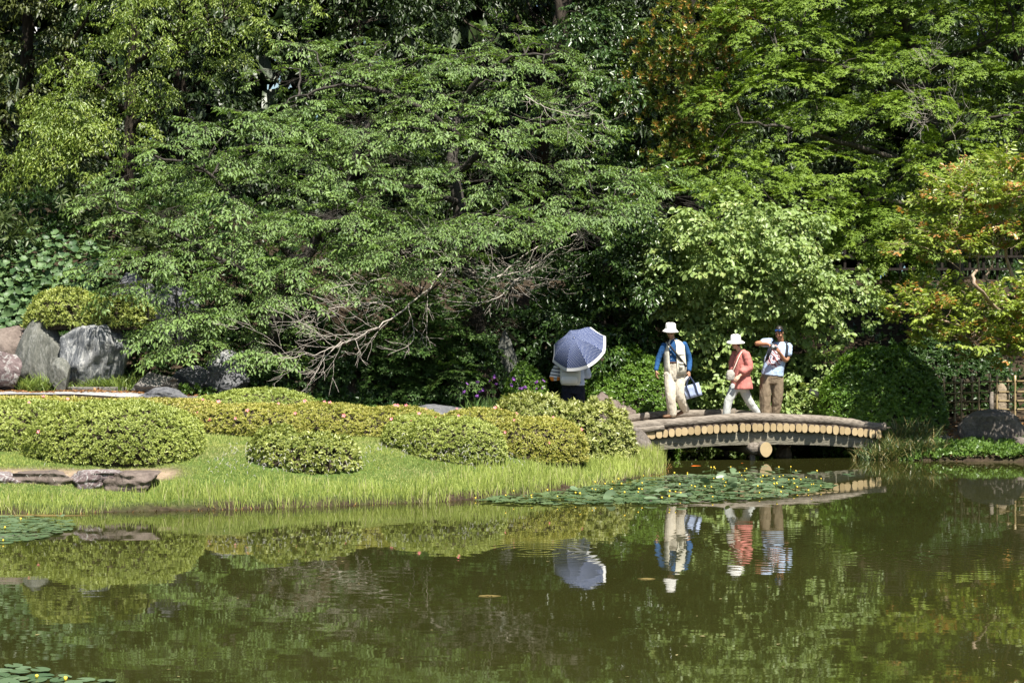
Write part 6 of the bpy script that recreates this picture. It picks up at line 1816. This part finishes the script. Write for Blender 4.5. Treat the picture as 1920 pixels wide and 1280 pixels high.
    strap('shoulder_strap', [J(1254, 641, -.02), J(1252, 646, -.10), J(1262, 660, -.138), J(1275, 676, -.158), J(1287, 692, -.11)], .035, m_strap, root, (-.2, -1, .1))
    # tote bag
    hb = wr + np.array((.0, -.02, -.115))
    bag = empty('tote_bag', J(1300, 749)); tag(bag, 'pale blue tote bag with dark stripes in the hand of the vest man', 'bag')
    Rb = np.array(Matrix.Rotation(-.30, 3, 'Y')) @ np.array(Matrix.Rotation(-.15, 3, 'Z'))
    cb = J(1298.5, 737, -.03)
    m_bag = cloth('pale blue canvas', (0.36, 0.43, 0.60), .08, .4); m_bagd = cloth('dark navy tape', (0.03, 0.04, 0.075), .1, .2)
    V, Fs = box((0, 0, 0), .30, .07, .235); V = V.reshape(8, 3); V[4:, 1] *= .55
    me = bmesh.new(); vs = [me.verts.new(q) for q in V]; [me.faces.new([vs[i] for i in f]) for f in Fs]
    bmesh.ops.subdivide_edges(me, edges=me.edges[:], cuts=3, use_grid_fill=True); bmesh.ops.triangulate(me, faces=me.faces[:])
    me.verts.index_update(); Vb = np.array([q.co[:] for q in me.verts]); Fb = np.array([[q.index for q in f.verts] for f in me.faces]); me.free()
    Vb[:, 1] += .012 * vnoise(Vb * 14, 4); Vb = Vb @ Rb.T + cb
    solid('sack', [(Vb, Fb)], m_bag, bag)
    for sx in (-.075, .075):
        p = [cb + Rb @ np.array((sx, -.040, -.112)), cb + Rb @ np.array((sx, -.046, 0)), cb + Rb @ np.array((sx, -.034, .118)), hb + np.array((sx * .12, -.015, .02))]
        strap('handle', p, .028, m_bagd, bag, (0, -1, 0), .003, 5)
    p = [cb + Rb @ np.array((-.13, -.01, .10)), cb + Rb @ np.array((-.14, -.03, .18)), hb + np.array((-.01, -.01, .0))]
    strap('paper_roll', p, .07, cloth('white folded paper', (.75, .75, .72), .03, .2), bag, (.5, -1, 0), .006, 5)
man_vest()

# ---- the woman in pink ----------------------------------------------------
def woman_pink():
    Y0 = 31.0
    dz = deck_z(1385, Y0) - P(1385, 780, Y0)[2]
    J = lambda px, py, dy=0.0: P(px, py, Y0 + dy) + np.array((0, 0, dz))
    root = empty('person', J(1385, 780)); tag(root, 'woman walking left in white hat, loose salmon pink tunic and grey trousers', 'person', 'people around the bridge')
    fdir = nrm(np.array((-1, -.75, 0))); lat = nrm(np.array((.75, -1, 0)))
    hc = J(1379, 641, -.03); hf = np.array((-.75, -1, -.12))
    hp, Q, R = head_parts(hc, hf, (0, 0, 1), .88)
    s1, e1, w1 = J(1399, 661, -.12), J(1403, 688, -.16), J(1386, 703, -.24)
    s2, e2, w2 = J(1379, 660, .14), J(1374, 684, .14), J(1379, 694, .02)
    k1, a1 = J(1366, 750, -.06), J(1362, 773, -.08)
    k2, a2 = J(1404, 749, .04), J(1421, 772, .10)
    body = hp + [limb([Q(0, -.02, -.05), J(1386, 655), J(1389, 662)], [.046, .046, .06], 4), loft([(J(1390, 660), .13, .08), (J(1389, 680), .145, .10), (J(1388, 700), .135, .10), (J(1386, 722), .16, .11)], lat),
                 limb([s1, e1, w1], [.044, .036, .024]), limb([s2, e2, w2], [.044, .036, .024]), limb([J(1378, 722, -.03), k1, a1], [.07, .05, .036]), limb([J(1393, 722, .03), k2, a2], [.07, .05, .036])]
    body += hand_parts(w1, (-.75, -.3, -.75), (-.2, .5, -.7), 1, .45, .085) + hand_parts(w2, (-.4, -.4, -.8), (.4, -.2, -.3), -1, .45, .085)
    remesh('body', body, m_skin2, root, .0075, 2, .25)
    face(hc, hf, (0, 0, 1), root, .88)
    solid('hair', [ell(Q(0, -.026, .015), (.078, .090, .098), R), ell(Q(.0, -.045, -.05), (.068, .055, .06), R)], m_hair_br, root)
    m_pk = cloth('salmon pink tunic', (0.47, 0.17, 0.145), .08, .6)
    remesh('tunic', [loft([(J(1390, 727, .0), .235, .185), (J(1390, 715), .218, .168), (J(1389, 700), .195, .148), (J(1389.5, 682), .175, .130), (J(1390.5, 668), .165, .112), (J(1391, 660), .145, .085), (J(1389, 655), .075, .062)], lat),
                     limb([s1 - (.01, 0, 0), J(1403, 676, -.15), e1, J(1391, 696, -.21)], [.070, .072, .082, .068]), limb([s2, J(1374, 676, .14), e2, J(1372.5, 692, .06)], [.07, .07, .078, .06])], m_pk, root, .011, 5, .5, .012, 7)
    m_tr = cloth('pale grey trousers', (0.42, 0.44, 0.42), .06, .5)
    remesh('trousers', [loft([(J(1387, 708), .15, .115), (J(1386, 722), .165, .125), (J(1386, 732), .13, .11)], lat), limb([J(1379, 722, -.03), k1, a1 + (0, 0, -.02)], [.092, .078, .066]), limb([J(1393, 723, .03), k2, a2 + (0, 0, -.01)], [.092, .076, .062])], m_tr, root, .011, 4, .35, .010, 9)
    m_shoe = plain_mat('grey walking shoes', (0.20, 0.24, 0.27), .6, .3, .2)
    remesh('shoe', foot_parts(a1, (-1, -.35, 0), .235), m_shoe, root, .009, 3, .5)
    remesh('shoe', foot_parts(a2, (-1, -.2, 0), .235, heel=.05, drop=.10), m_shoe, root, .009, 3, .5)
    m_hat = cloth('white brimmed hat', (0.78, 0.77, 0.74), .03, .3)
    s_, f_, u_ = basis((-.6, -1, -.15), (0.08, 0, 1)); Rh = np.stack([s_, f_, u_], -1)
    solid('hat', [revolve([(0, .115), (.045, .113), (.075, .10), (.090, .075), (.097, .01), (.10, .0), (.135, -.015), (.168, -.036), (.166, -.042), (.13, -.023), (.092, -.006), (.085, .07), (0, .10)], Q(0, -.008, .052), Rh, 30, 1, 1.06, .015)], m_hat, root)
    # shoulder bag
    bag = empty('shoulder_bag', J(1369, 712, -.20)); tag(bag, 'small grey pouch bag hanging in front of the woman in pink', 'bag')
    m_bg = cloth('grey beige pouch', (0.36, 0.34, 0.30), .1, .7)
    cb = J(1369.5, 702, -.20)
    remesh('pouch', [limb([cb + (-.01, 0, .085), cb + (0, 0, .02), cb + (.005, 0, -.07)], [(.055, .03), (.085, .045), (.07, .042)], 4, (1, 0, 0))], m_bg, bag, .009, 3, .5, .010, 4)
    strap('strap', [cb + (.04, 0, .07), J(1378, 685, -.21), J(1386, 666, -.16), J(1393, 655, -.05), J(1396, 657, .04)], .016, cloth('pale strap', (.62, .50, .42), .05, 0), bag, (-.5, -1, .2))
woman_pink()

# ---- the photographer -----------------------------------------------------
def photographer():
    Y0 = 31.1
    dz = deck_z(1447, Y0) - P(1447, 780, Y0)[2]
    J = lambda px, py, dy=0.0: P(px, py, Y0 + dy) + np.array((0, 0, dz))
    root = empty('person', J(1447, 780)); tag(root, 'man in printed pale blue T-shirt and brown trousers looking down at a camera', 'person', 'people around the bridge')
    fdir = nrm(np.array((-.35, -1, 0))); lat = nrm(np.array((1, -.35, 0)))
    hc = J(1461, 621, -.10); hf = np.array((-.45, -1, -.55))
    hp, Q, R = head_parts(hc, hf, (-.05, -.15, 1))
    s1, e1, w1 = J(1444, 638, .02), J(1419, 641, -.12), J(1440, 642, -.30)
    s2, e2, w2 = J(1481, 645, .0), J(1474, 672, -.10), J(1459, 655, -.28)
    k1, a1 = J(1434.5, 740, -.02), J(1435, 771, .0)
    k2, a2 = J(1457.5, 741, .0), J(1453, 770, .06)
    body = hp + [limb([Q(0, -.03, -.05), J(1464, 641, .0), J(1463, 650, .02)], [.056, .056, .075], 4), loft([(J(1462, 646), .165, .095), (J(1459, 662), .175, .11), (J(1452, 684), .155, .105), (J(1447, 703), .16, .11)], lat),
                 limb([s1, e1, w1], [.052, .042, .029]), limb([s2, e2, w2], [.052, .042, .029]), limb([J(1437, 704), k1, a1], [.08, .058, .044]), limb([J(1457, 704), k2, a2], [.08, .058, .044])]
    body += hand_parts(w1, (.75, -.25, -.45), (.25, -.2, -.9), 1, .45) + hand_parts(w2, (-.45, -.25, .85), (-.5, .2, .5), -1, .55)
    remesh('body', body, m_skin3, root, .0075, 2, .25)
    face(hc, hf, (-.05, -.15, 1), root)
    solid('hair', [ell(Q(0, -.022, .044), (.076, .092, .090), R), ell(Q(0, -.05, .0), (.074, .06, .075), R)], m_hair_b, root)
    gl = []
    m_lens, nt, b, out = new_mat('blue mirrored lens'); b.inputs['Base Color'].default_value = (.05, .16, .5, 1); b.inputs['Metallic'].default_value = .8; b.inputs['Roughness'].default_value = .12
    for sg in (-1, 1):
        solid('lens', [ell(Q(.034 * sg, .072, .088), (.030, .012, .020), R, 14, 8)], m_lens, root)
    solid('glasses_frame', [poly_tube(smooth_path([Q(-.078, -.03, .06), Q(-.068, .045, .088), Q(0, .082, .094), Q(.068, .045, .088), Q(.078, -.03, .06)], 5), [.004] * 21, 6)], m_black, root)
    # printed T-shirt
    m_tee, nt, b, out = new_mat('pale blue T-shirt with printed swirl')
    v = objco(nt)
    pc = J(1451, 667, -.12)
    sub = N(nt, 'ShaderNodeVectorMath', operation='SUBTRACT'); nt.links.new(v, sub.inputs[0]); sub.inputs[1].default_value = tuple(pc)
    mp = N(nt, 'ShaderNodeMapping'); nt.links.new(sub.outputs[0], mp.inputs[0]); mp.inputs['Scale'].default_value = (1 / .165, 0, 1 / .205)
    ln = N(nt, 'ShaderNodeVectorMath', operation='LENGTH'); nt.links.new(mp.outputs[0], ln.inputs[0])
    nz = noise(nt, v, 9, 3)
    ad = N(nt, 'ShaderNodeMath', operation='MULTIPLY_ADD'); nt.links.new(nz, ad.inputs[0]); ad.inputs[1].default_value = .5; nt.links.new(ln.outputs['Value'], ad.inputs[2])
    inside = ramp(nt, ad.outputs[0], [(1.14 / 1.5, (1, 1, 1)), (1.2 / 1.5, (0, 0, 0))])
    sc = N(nt, 'ShaderNodeMath', operation='DIVIDE'); nt.links.new(ad.outputs[0], sc.inputs[0]); sc.inputs[1].default_value = 1.5
    inside = ramp(nt, sc.outputs[0], [(.76, (1, 1, 1)), (.80, (0, 0, 0))])
    w = N(nt, 'ShaderNodeTexWave'); w.wave_type = 'BANDS'; w.bands_direction = 'DIAGONAL'; w.inputs['Scale'].default_value = 1.0; w.inputs['Distortion'].default_value = 7.0; w.inputs['Detail'].default_value = 2; w.inputs['Detail Scale'].default_value = 1.6
    nt.links.new(mp.outputs[0], w.inputs['Vector'])
    pat = ramp(nt, w.outputs['Fac'], [(.06, (.06, .06, .09)), (.14, (.48, .16, .15)), (.42, (.58, .28, .27)), (.52, (.74, .73, .75)), (.90, (.66, .66, .72)), (.97, (.12, .14, .22))])
    base = ramp(nt, noise(nt, v, 8, 3), [(.3, (.33, .44, .62)), (.7, (.44, .54, .70))])
    geo = N(nt, 'ShaderNodeNewGeometry'); sn = N(nt, 'ShaderNodeSeparateXYZ'); nt.links.new(geo.outputs['Position'], sn.inputs[0])
    fr = N(nt, 'ShaderNodeMath', operation='LESS_THAN'); nt.links.new(sn.outputs['Y'], fr.inputs[0]); fr.inputs[1].default_value = Y0 - .01
    fm_ = N(nt, 'ShaderNodeMath', operation='MULTIPLY'); nt.links.new(inside, fm_.inputs[0]); nt.links.new(fr.outputs[0], fm_.inputs[1])
    nt.links.new(mix(nt, fm_.outputs[0], base, pat), b.inputs['Base Color']); b.inputs['Roughness'].default_value = .85; b.inputs['Specular IOR Level'].default_value = .15
    bump(nt, b, noise(nt, v, 13, 3, .5, .8), .5, .03)
    remesh('t_shirt', [loft([(J(1448, 701), .205, .145), (J(1449, 690), .20, .14), (J(1453, 672), .198, .132), (J(1459, 658), .198, .125), (J(1462, 648), .19, .105), (J(1463, 641), .105, .08), (J(1463, 638), .070, .065)], lat),
                       limb([s1 + (.03, 0, -.01), s1 * .45 + e1 * .55], [.082, .078]), limb([s2 - (.03, 0, 0), s2 * .40 + e2 * .60], [.082, .080])], m_tee, root, .011, 4, .35, .009, 13)
    m_tr = cloth('brown hiking trousers', (0.20, 0.155, 0.105), .08, .7)
    remesh('trousers', [loft([(J(1448, 694), .175, .125), (J(1447, 704), .188, .135), (J(1447, 716), .16, .12)], lat), limb([J(1436.5, 705), k1, a1 + (0, 0, -.03)], [.112, .105, .094]), limb([J(1457.5, 705), k2, a2 + (0, 0, -.03)], [.112, .100, .092])], m_tr, root, .011, 4, .35, .013, 15)
    m_shoe = plain_mat('dark hiking shoes', (0.05, 0.045, 0.04), .7, .3, .2)
    remesh('shoe', foot_parts(a1, (-.5, -1, 0), .28), m_shoe, root, .009, 3, .5)
    remesh('shoe', foot_parts(a2, (-.3, -1, 0), .28), m_shoe, root, .009, 3, .5)
    # backpack
    bp = empty('backpack', J(1458, 690, .25)); tag(bp, 'dark backpack worn by the photographer', 'backpack')
    m_pk = cloth('charcoal nylon', (0.03, 0.034, 0.045), .1, .4, rough=.6)
    remesh('pack', [loft([(J(1448, 694, .23), .16, .09), (J(1452, 675, .25), .185, .11), (J(1457, 655, .23), .18, .10), (J(1459, 640, .18), .13, .07)], lat)], m_pk, bp, .012, 4, .35, .008, 2)
    strap('strap', [J(1452, 634, .09), J(1450.5, 634, -.03), J(1448, 645, -.105), J(1441, 660, -.11), J(1436, 680, .0), J(1437, 690, .12)], .05, m_pk, bp, (-.2, -1, .3), .006)
    strap('strap', [J(1472, 637, .09), J(1475, 639, -.03), J(1476, 650, -.115), J(1474, 665, -.125), J(1471, 682, -.02), J(1466, 692, .12)], .05, m_pk, bp, (.2, -1, .3), .006)
    # camera
    cm = empty('camera_in_hands', J(1450, 650, -.36)); tag(cm, 'compact silver camera held by the photographer', 'camera')
    cc = J(1450.5, 648, -.37); Rc = np.array(Matrix.Rotation(.5, 3, 'Y')) @ np.array(Matrix.Rotation(-.35, 3, 'Z'))
    m_sil = plain_mat('silver camera', (.5, .5, .5), .3, .5, .05, metal=.6)
    V, Fs = box(cc, .12, .05, .075, Rc); link('camera_body', py_mesh('camera_body', V, Fs, m_black), cm)
    V, Fs = box(cc + Rc @ np.array((0, 0, .034)), .122, .053, .02, Rc); link('top_plate', py_mesh('top_plate', V, Fs, m_sil), cm)
    solid('lens', [poly_tube([cc + Rc @ np.array((0, -.02, -.004)), cc + Rc @ np.array((0, -.085, -.004))], [.032, .030], 16)], m_sil, cm)
photographer()

# ---- the woman with the parasol --------------------------------------------
def parasol_woman():
    Y0 = 30.35
    gz = Tz(PX(1075, Y0), Y0)
    dz = gz - P(1075, 808, Y0)[2]; dz = 0.0 if abs(dz) < .12 else dz
    J = lambda px, py, dy=0.0: P(px, py, Y0 + dy)
    root = empty('person', (PX(1075, Y0), Y0, gz)); tag(root, 'person seen from behind under the parasol, in pale top and dark trousers', 'person', 'people around the bridge')
    lat = np.array((1.0, 0, 0))
    hc = J(1076, 657, .05); hf = np.array((.1, 1, -.1))
    hp, Q, R = head_parts(hc, hf, (0, 0, 1), .9)
    s1, e1, w1 = J(1057, 681, .0), J(1049, 704, .05), J(1056, 700, .22)
    s2, e2, w2 = J(1094, 681, .0), J(1101, 703, .06), J(1090, 680, .22)
    foot_y = CY + (HC - gz) / Y0 * F
    body = hp + [limb([Q(0, -.02, -.05), J(1075.5, 673), J(1075.5, 681)], [.046, .046, .06], 4), loft([(J(1075.5, 678), .14, .085), (J(1075.5, 695), .15, .10), (J(1075, 710), .14, .10), (J(1074.5, 728), .17, .12)], lat),
                 limb([s1, e1, w1], [.044, .036, .024]), limb([s2, e2, w2], [.044, .036, .024]), limb([J(1065, 730), J(1064, 765, .02), J(1064.5, foot_y - 9, .02)], [.08, .055, .04]), limb([J(1086, 730), J(1086, 765, .02), J(1085.5, foot_y - 9, .02)], [.08, .055, .04])]
    body += hand_parts(w1, (.3, .6, .5), (.5, .5, 0), 1, .5, .085) + hand_parts(w2, (-.4, .5, .7), (-.3, .6, .2), -1, .9, .085)
    remesh('body', body, m_skin2, root, .0075, 2, .25)
    face(hc, hf, (0, 0, 1), root, .9)
    solid('hair', [ell(Q(0, -.03, .02), (.082, .092, .105), R), ell(Q(0, -.05, -.06), (.072, .05, .07), R)], m_hair_b, root)
    m_top = cloth('pale lavender blue blouse', (0.50, 0.57, 0.72), .05, .6)
    remesh('blouse', [loft([(J(1075.5, 722), .200, .15), (J(1075.5, 708), .19, .135), (J(1075.5, 692), .185, .125), (J(1075.5, 682), .17, .10), (J(1075.5, 676), .09, .07)], lat),
                      limb([s1, e1 + (0, 0, .0), e1 * .4 + w1 * .6], [.075, .072, .055]), limb([s2, e2, e2 * .4 + w2 * .6], [.078, .078, .058])], m_top, root, .011, 4, .35, .010, 21)
    m_tr = cloth('dark navy trousers', (0.017, 0.019, 0.030), .1, .7)
    remesh('trousers', [loft([(J(1074.5, 716), .185, .135), (J(1074.5, 728), .20, .145), (J(1074.5, 738), .17, .13)], lat), limb([J(1064.5, 730), J(1064, 765, .02), J(1064.5, foot_y - 4, .02)], [.112, .098, .085]), limb([J(1085.5, 730), J(1086, 765, .02), J(1085.5, foot_y - 4, .02)], [.112, .098, .085])], m_tr, root, .011, 4, .35, .013, 23)
    m_shoe = plain_mat('black shoes', (0.02, 0.02, 0.02), .6, .3, .2)
    for px in (1064.5, 1085.5):
        remesh('shoe', foot_parts(J(px, foot_y - 8, .02), (0, 1, 0), .24), m_shoe, root, .009, 3, .5)
    # backpack
    bp = empty('backpack', J(1069, 722, -.2)); tag(bp, 'cream white backpack on the back of the parasol holder', 'backpack')
    m_bp = cloth('cream backpack cloth', (0.62, 0.61, 0.55), .05, .3); m_bl = cloth('pale leather panel', (.78, .74, .66), .04, .2)
    remesh('pack', [loft([(J(1069.5, 721, -.19), .165, .075), (J(1069.5, 714, -.20), .185, .095), (J(1069.5, 700, -.20), .185, .095), (J(1069.5, 686, -.18), .18, .08), (J(1070, 676, -.15), .15, .055)], lat)], m_bp, bp, .011, 3, .5, .004, 3)
    remesh('front_pocket', [loft([(J(1067.5, 719, -.27), .135, .028), (J(1067.5, 712, -.285), .15, .035), (J(1067.5, 706, -.275), .13, .026)], lat)], m_bl, bp, .009, 3, .5)
    solid('zip', [poly_tube(smooth_path([J(1054, 697, -.262), J(1064, 697.5, -.298), J(1078, 697.5, -.298), J(1084, 699, -.27)], 4), [.0035] * 13, 5)], m_steel, bp)
    for px in (1058, 1088):
        strap('strap', [J(px, 679, -.11), J(px, 674.5, .0), J(px, 680, .12), J(px, 700, .14), J(px + (3 if px > 1075 else -3), 714, .0), J(px, 716, -.12)], .045, cloth('grey pack strap', (.10, .11, .14), .1, 0), bp, (0, -1, .2))
    # striped bag
    sb = empty('striped_bag', J(1042, 715, -.05)); tag(sb, 'navy and white striped bag with orange corners beside the cream backpack', 'bag')
    m_sb, nt, b, out = new_mat('white canvas with navy stripes and orange corners')
    v = objco(nt); sp = N(nt, 'ShaderNodeSeparateXYZ'); nt.links.new(v, sp.inputs[0])
    ml = N(nt, 'ShaderNodeMath', operation='MULTIPLY_ADD'); nt.links.new(sp.outputs['Z'], ml.inputs[0]); ml.inputs[1].default_value = 17.0; mx_ = N(nt, 'ShaderNodeMath', operation='MULTIPLY'); nt.links.new(sp.outputs['X'], mx_.inputs[0]); mx_.inputs[1].default_value = 2.5; nt.links.new(mx_.outputs[0], ml.inputs[2])
    fr = N(nt, 'ShaderNodeMath', operation='FRACT'); nt.links.new(ml.outputs[0], fr.inputs[0])
    lt = N(nt, 'ShaderNodeMath', operation='LESS_THAN'); nt.links.new(fr.outputs[0], lt.inputs[0]); lt.inputs[1].default_value = .33
    c = mix(nt, lt.outputs[0], (.72, .70, .66), (.02, .024, .05))
    oz = N(nt, 'ShaderNodeMath', operation='LESS_THAN'); nt.links.new(sp.outputs['Z'], oz.inputs[0]); oz.inputs[1].default_value = float(J(1042, 706)[2])
    ab = N(nt, 'ShaderNodeMath', operation='SUBTRACT'); nt.links.new(sp.outputs['X'], ab.inputs[0]); ab.inputs[1].default_value = float(J(1041, 706)[0])
    a2 = N(nt, 'ShaderNodeMath', operation='ABSOLUTE'); nt.links.new(ab.outputs[0], a2.inputs[0])
    og = N(nt, 'ShaderNodeMath', operation='GREATER_THAN'); nt.links.new(a2.outputs[0], og.inputs[0]); og.inputs[1].default_value = .03
    an = N(nt, 'ShaderNodeMath', operation='MULTIPLY'); nt.links.new(oz.outputs[0], an.inputs[0]); nt.links.new(og.outputs[0], an.inputs[1])
    c = mix(nt, an.outputs[0], c, (.75, .24, .03))
    nt.links.new(c, b.inputs['Base Color']); b.inputs['Roughness'].default_value = .9
    remesh('sack', [loft([(J(1041.5, 713, -.06), .080, .04), (J(1041, 708, -.06), .105, .05), (J(1043, 696, -.04), .090, .05), (J(1046, 685, -.02), .060, .035), (J(1049, 678, .0), .03, .02)], lat)], m_sb, sb, .009, 3, .5, .008, 6)
    strap('handle', [J(1048, 682, -.02), J(1053, 674, -.03), J(1058, 675, .05), J(1055, 690, .10)], .03, cloth('navy tape', (.02, .024, .05), .1, 0), sb, (0, -1, .2))
    # parasol
    um = empty('parasol', J(1082, 646)); tag(um, 'navy polka dot parasol with white rim tilted towards the pond', 'umbrella')
    ax = nrm(np.array((-.32, -.68, .66)))
    t1 = nrm(np.cross(ax, (0, 0, 1.0))); t2 = np.cross(t1, ax)
    cc = J(1082.5, 647, -.28); Ru, H = .525, .30
    m_dot, nt, b, out = new_mat('navy cloth with white dots')
    uv = N(nt, 'ShaderNodeUVMap'); uv.uv_map = 'UVMap'
    sc = N(nt, 'ShaderNodeVectorMath', operation='SCALE'); nt.links.new(uv.outputs[0], sc.inputs[0]); sc.inputs['Scale'].default_value = 1 / .021
    rot = N(nt, 'ShaderNodeMapping'); nt.links.new(sc.outputs[0], rot.inputs[0]); rot.inputs['Rotation'].default_value = (0, 0, .785)
    fr = N(nt, 'ShaderNodeVectorMath', operation='FRACTION'); nt.links.new(rot.outputs[0], fr.inputs[0])
    dd = N(nt, 'ShaderNodeVectorMath', operation='DISTANCE'); nt.links.new(fr.outputs[0], dd.inputs[0]); dd.inputs[1].default_value = (.5, .5, 0)
    lt = N(nt, 'ShaderNodeMath', operation='LESS_THAN'); nt.links.new(dd.outputs['Value'], lt.inputs[0]); lt.inputs[1].default_value = .20
    nt.links.new(mix(nt, lt.outputs[0], (.018, .034, .105), (.50, .53, .62)), b.inputs['Base Color']); b.inputs['Roughness'].default_value = .8; b.inputs['Specular IOR Level'].default_value = .2
    m_rim = cloth('white parasol rim', (.62, .62, .62), .03, .0)
    prof = lambda q: H * (1 - q ** 2.2)                     # height of the canopy along a rib
    ph0 = math.radians(10)
    for k in range(8):
        a0, a1 = ph0 + k * math.pi / 4, ph0 + (k + 1) * math.pi / 4
        V, UV, Fs = [], [], []; nq, nw = 15, 5
        for i in range(nq + 1):
            q = i / nq
            for j in range(nw + 1):
                f = j / nw
                A_ = np.array((math.cos(a0), math.sin(a0))) * (1 - f) + np.array((math.cos(a1), math.sin(a1))) * f
                sag = .035 * q * (4 * f * (1 - f)) * q
                r2 = A_ * q * Ru
                V.append(cc + t1 * r2[0] + t2 * r2[1] + ax * (prof(q) - sag - H * .35))
                UV.append(((f - .5) * q * Ru * .765, q * Ru))
        for i in range(nq):
            for j in range(nw):
                a = i * (nw + 1) + j; Fs.append((a, a + nw + 1, a + nw + 2, a + 1))
        mi = [1 if i >= nq - 1 else 0 for i in range(nq) for j in range(nw)]
        me = py_mesh('panel', V, Fs, [m_dot, m_rim], True, mi)
        ul = me.uv_layers.new(name='UVMap')
        li = np.zeros(len(me.loops), int); me.loops.foreach_get('vertex_index', li)
        ul.data.foreach_set('uv', np.array(UV)[li].astype(np.float32).ravel())
        link('panel', me, um)
        rp = [cc + (t1 * math.cos(a0) + t2 * math.sin(a0)) * q * Ru + ax * (prof(q) - H * .35 - .006) for q in np.linspace(.03, 1, 8)]
        solid('rib', [poly_tube(rp, [.003] * 8, 5)], m_steel, um)
    top = cc + ax * (H * .65)
    hand = w2 + nrm(np.array((-.4, .5, .7))) * .07
    solid('ferrule', [poly_tube([top, top + ax * .035], [.008, .004], 8)], m_steel, um)
    solid('shaft', [poly_tube([top, hand], [.006, .006], 8)], m_steel, um)
    dn = nrm(hand - top)
    solid('handle', [poly_tube([hand - dn * .05, hand + dn * .10], [.012, .012], 10)], m_hair_br, um)
parasol_woman()
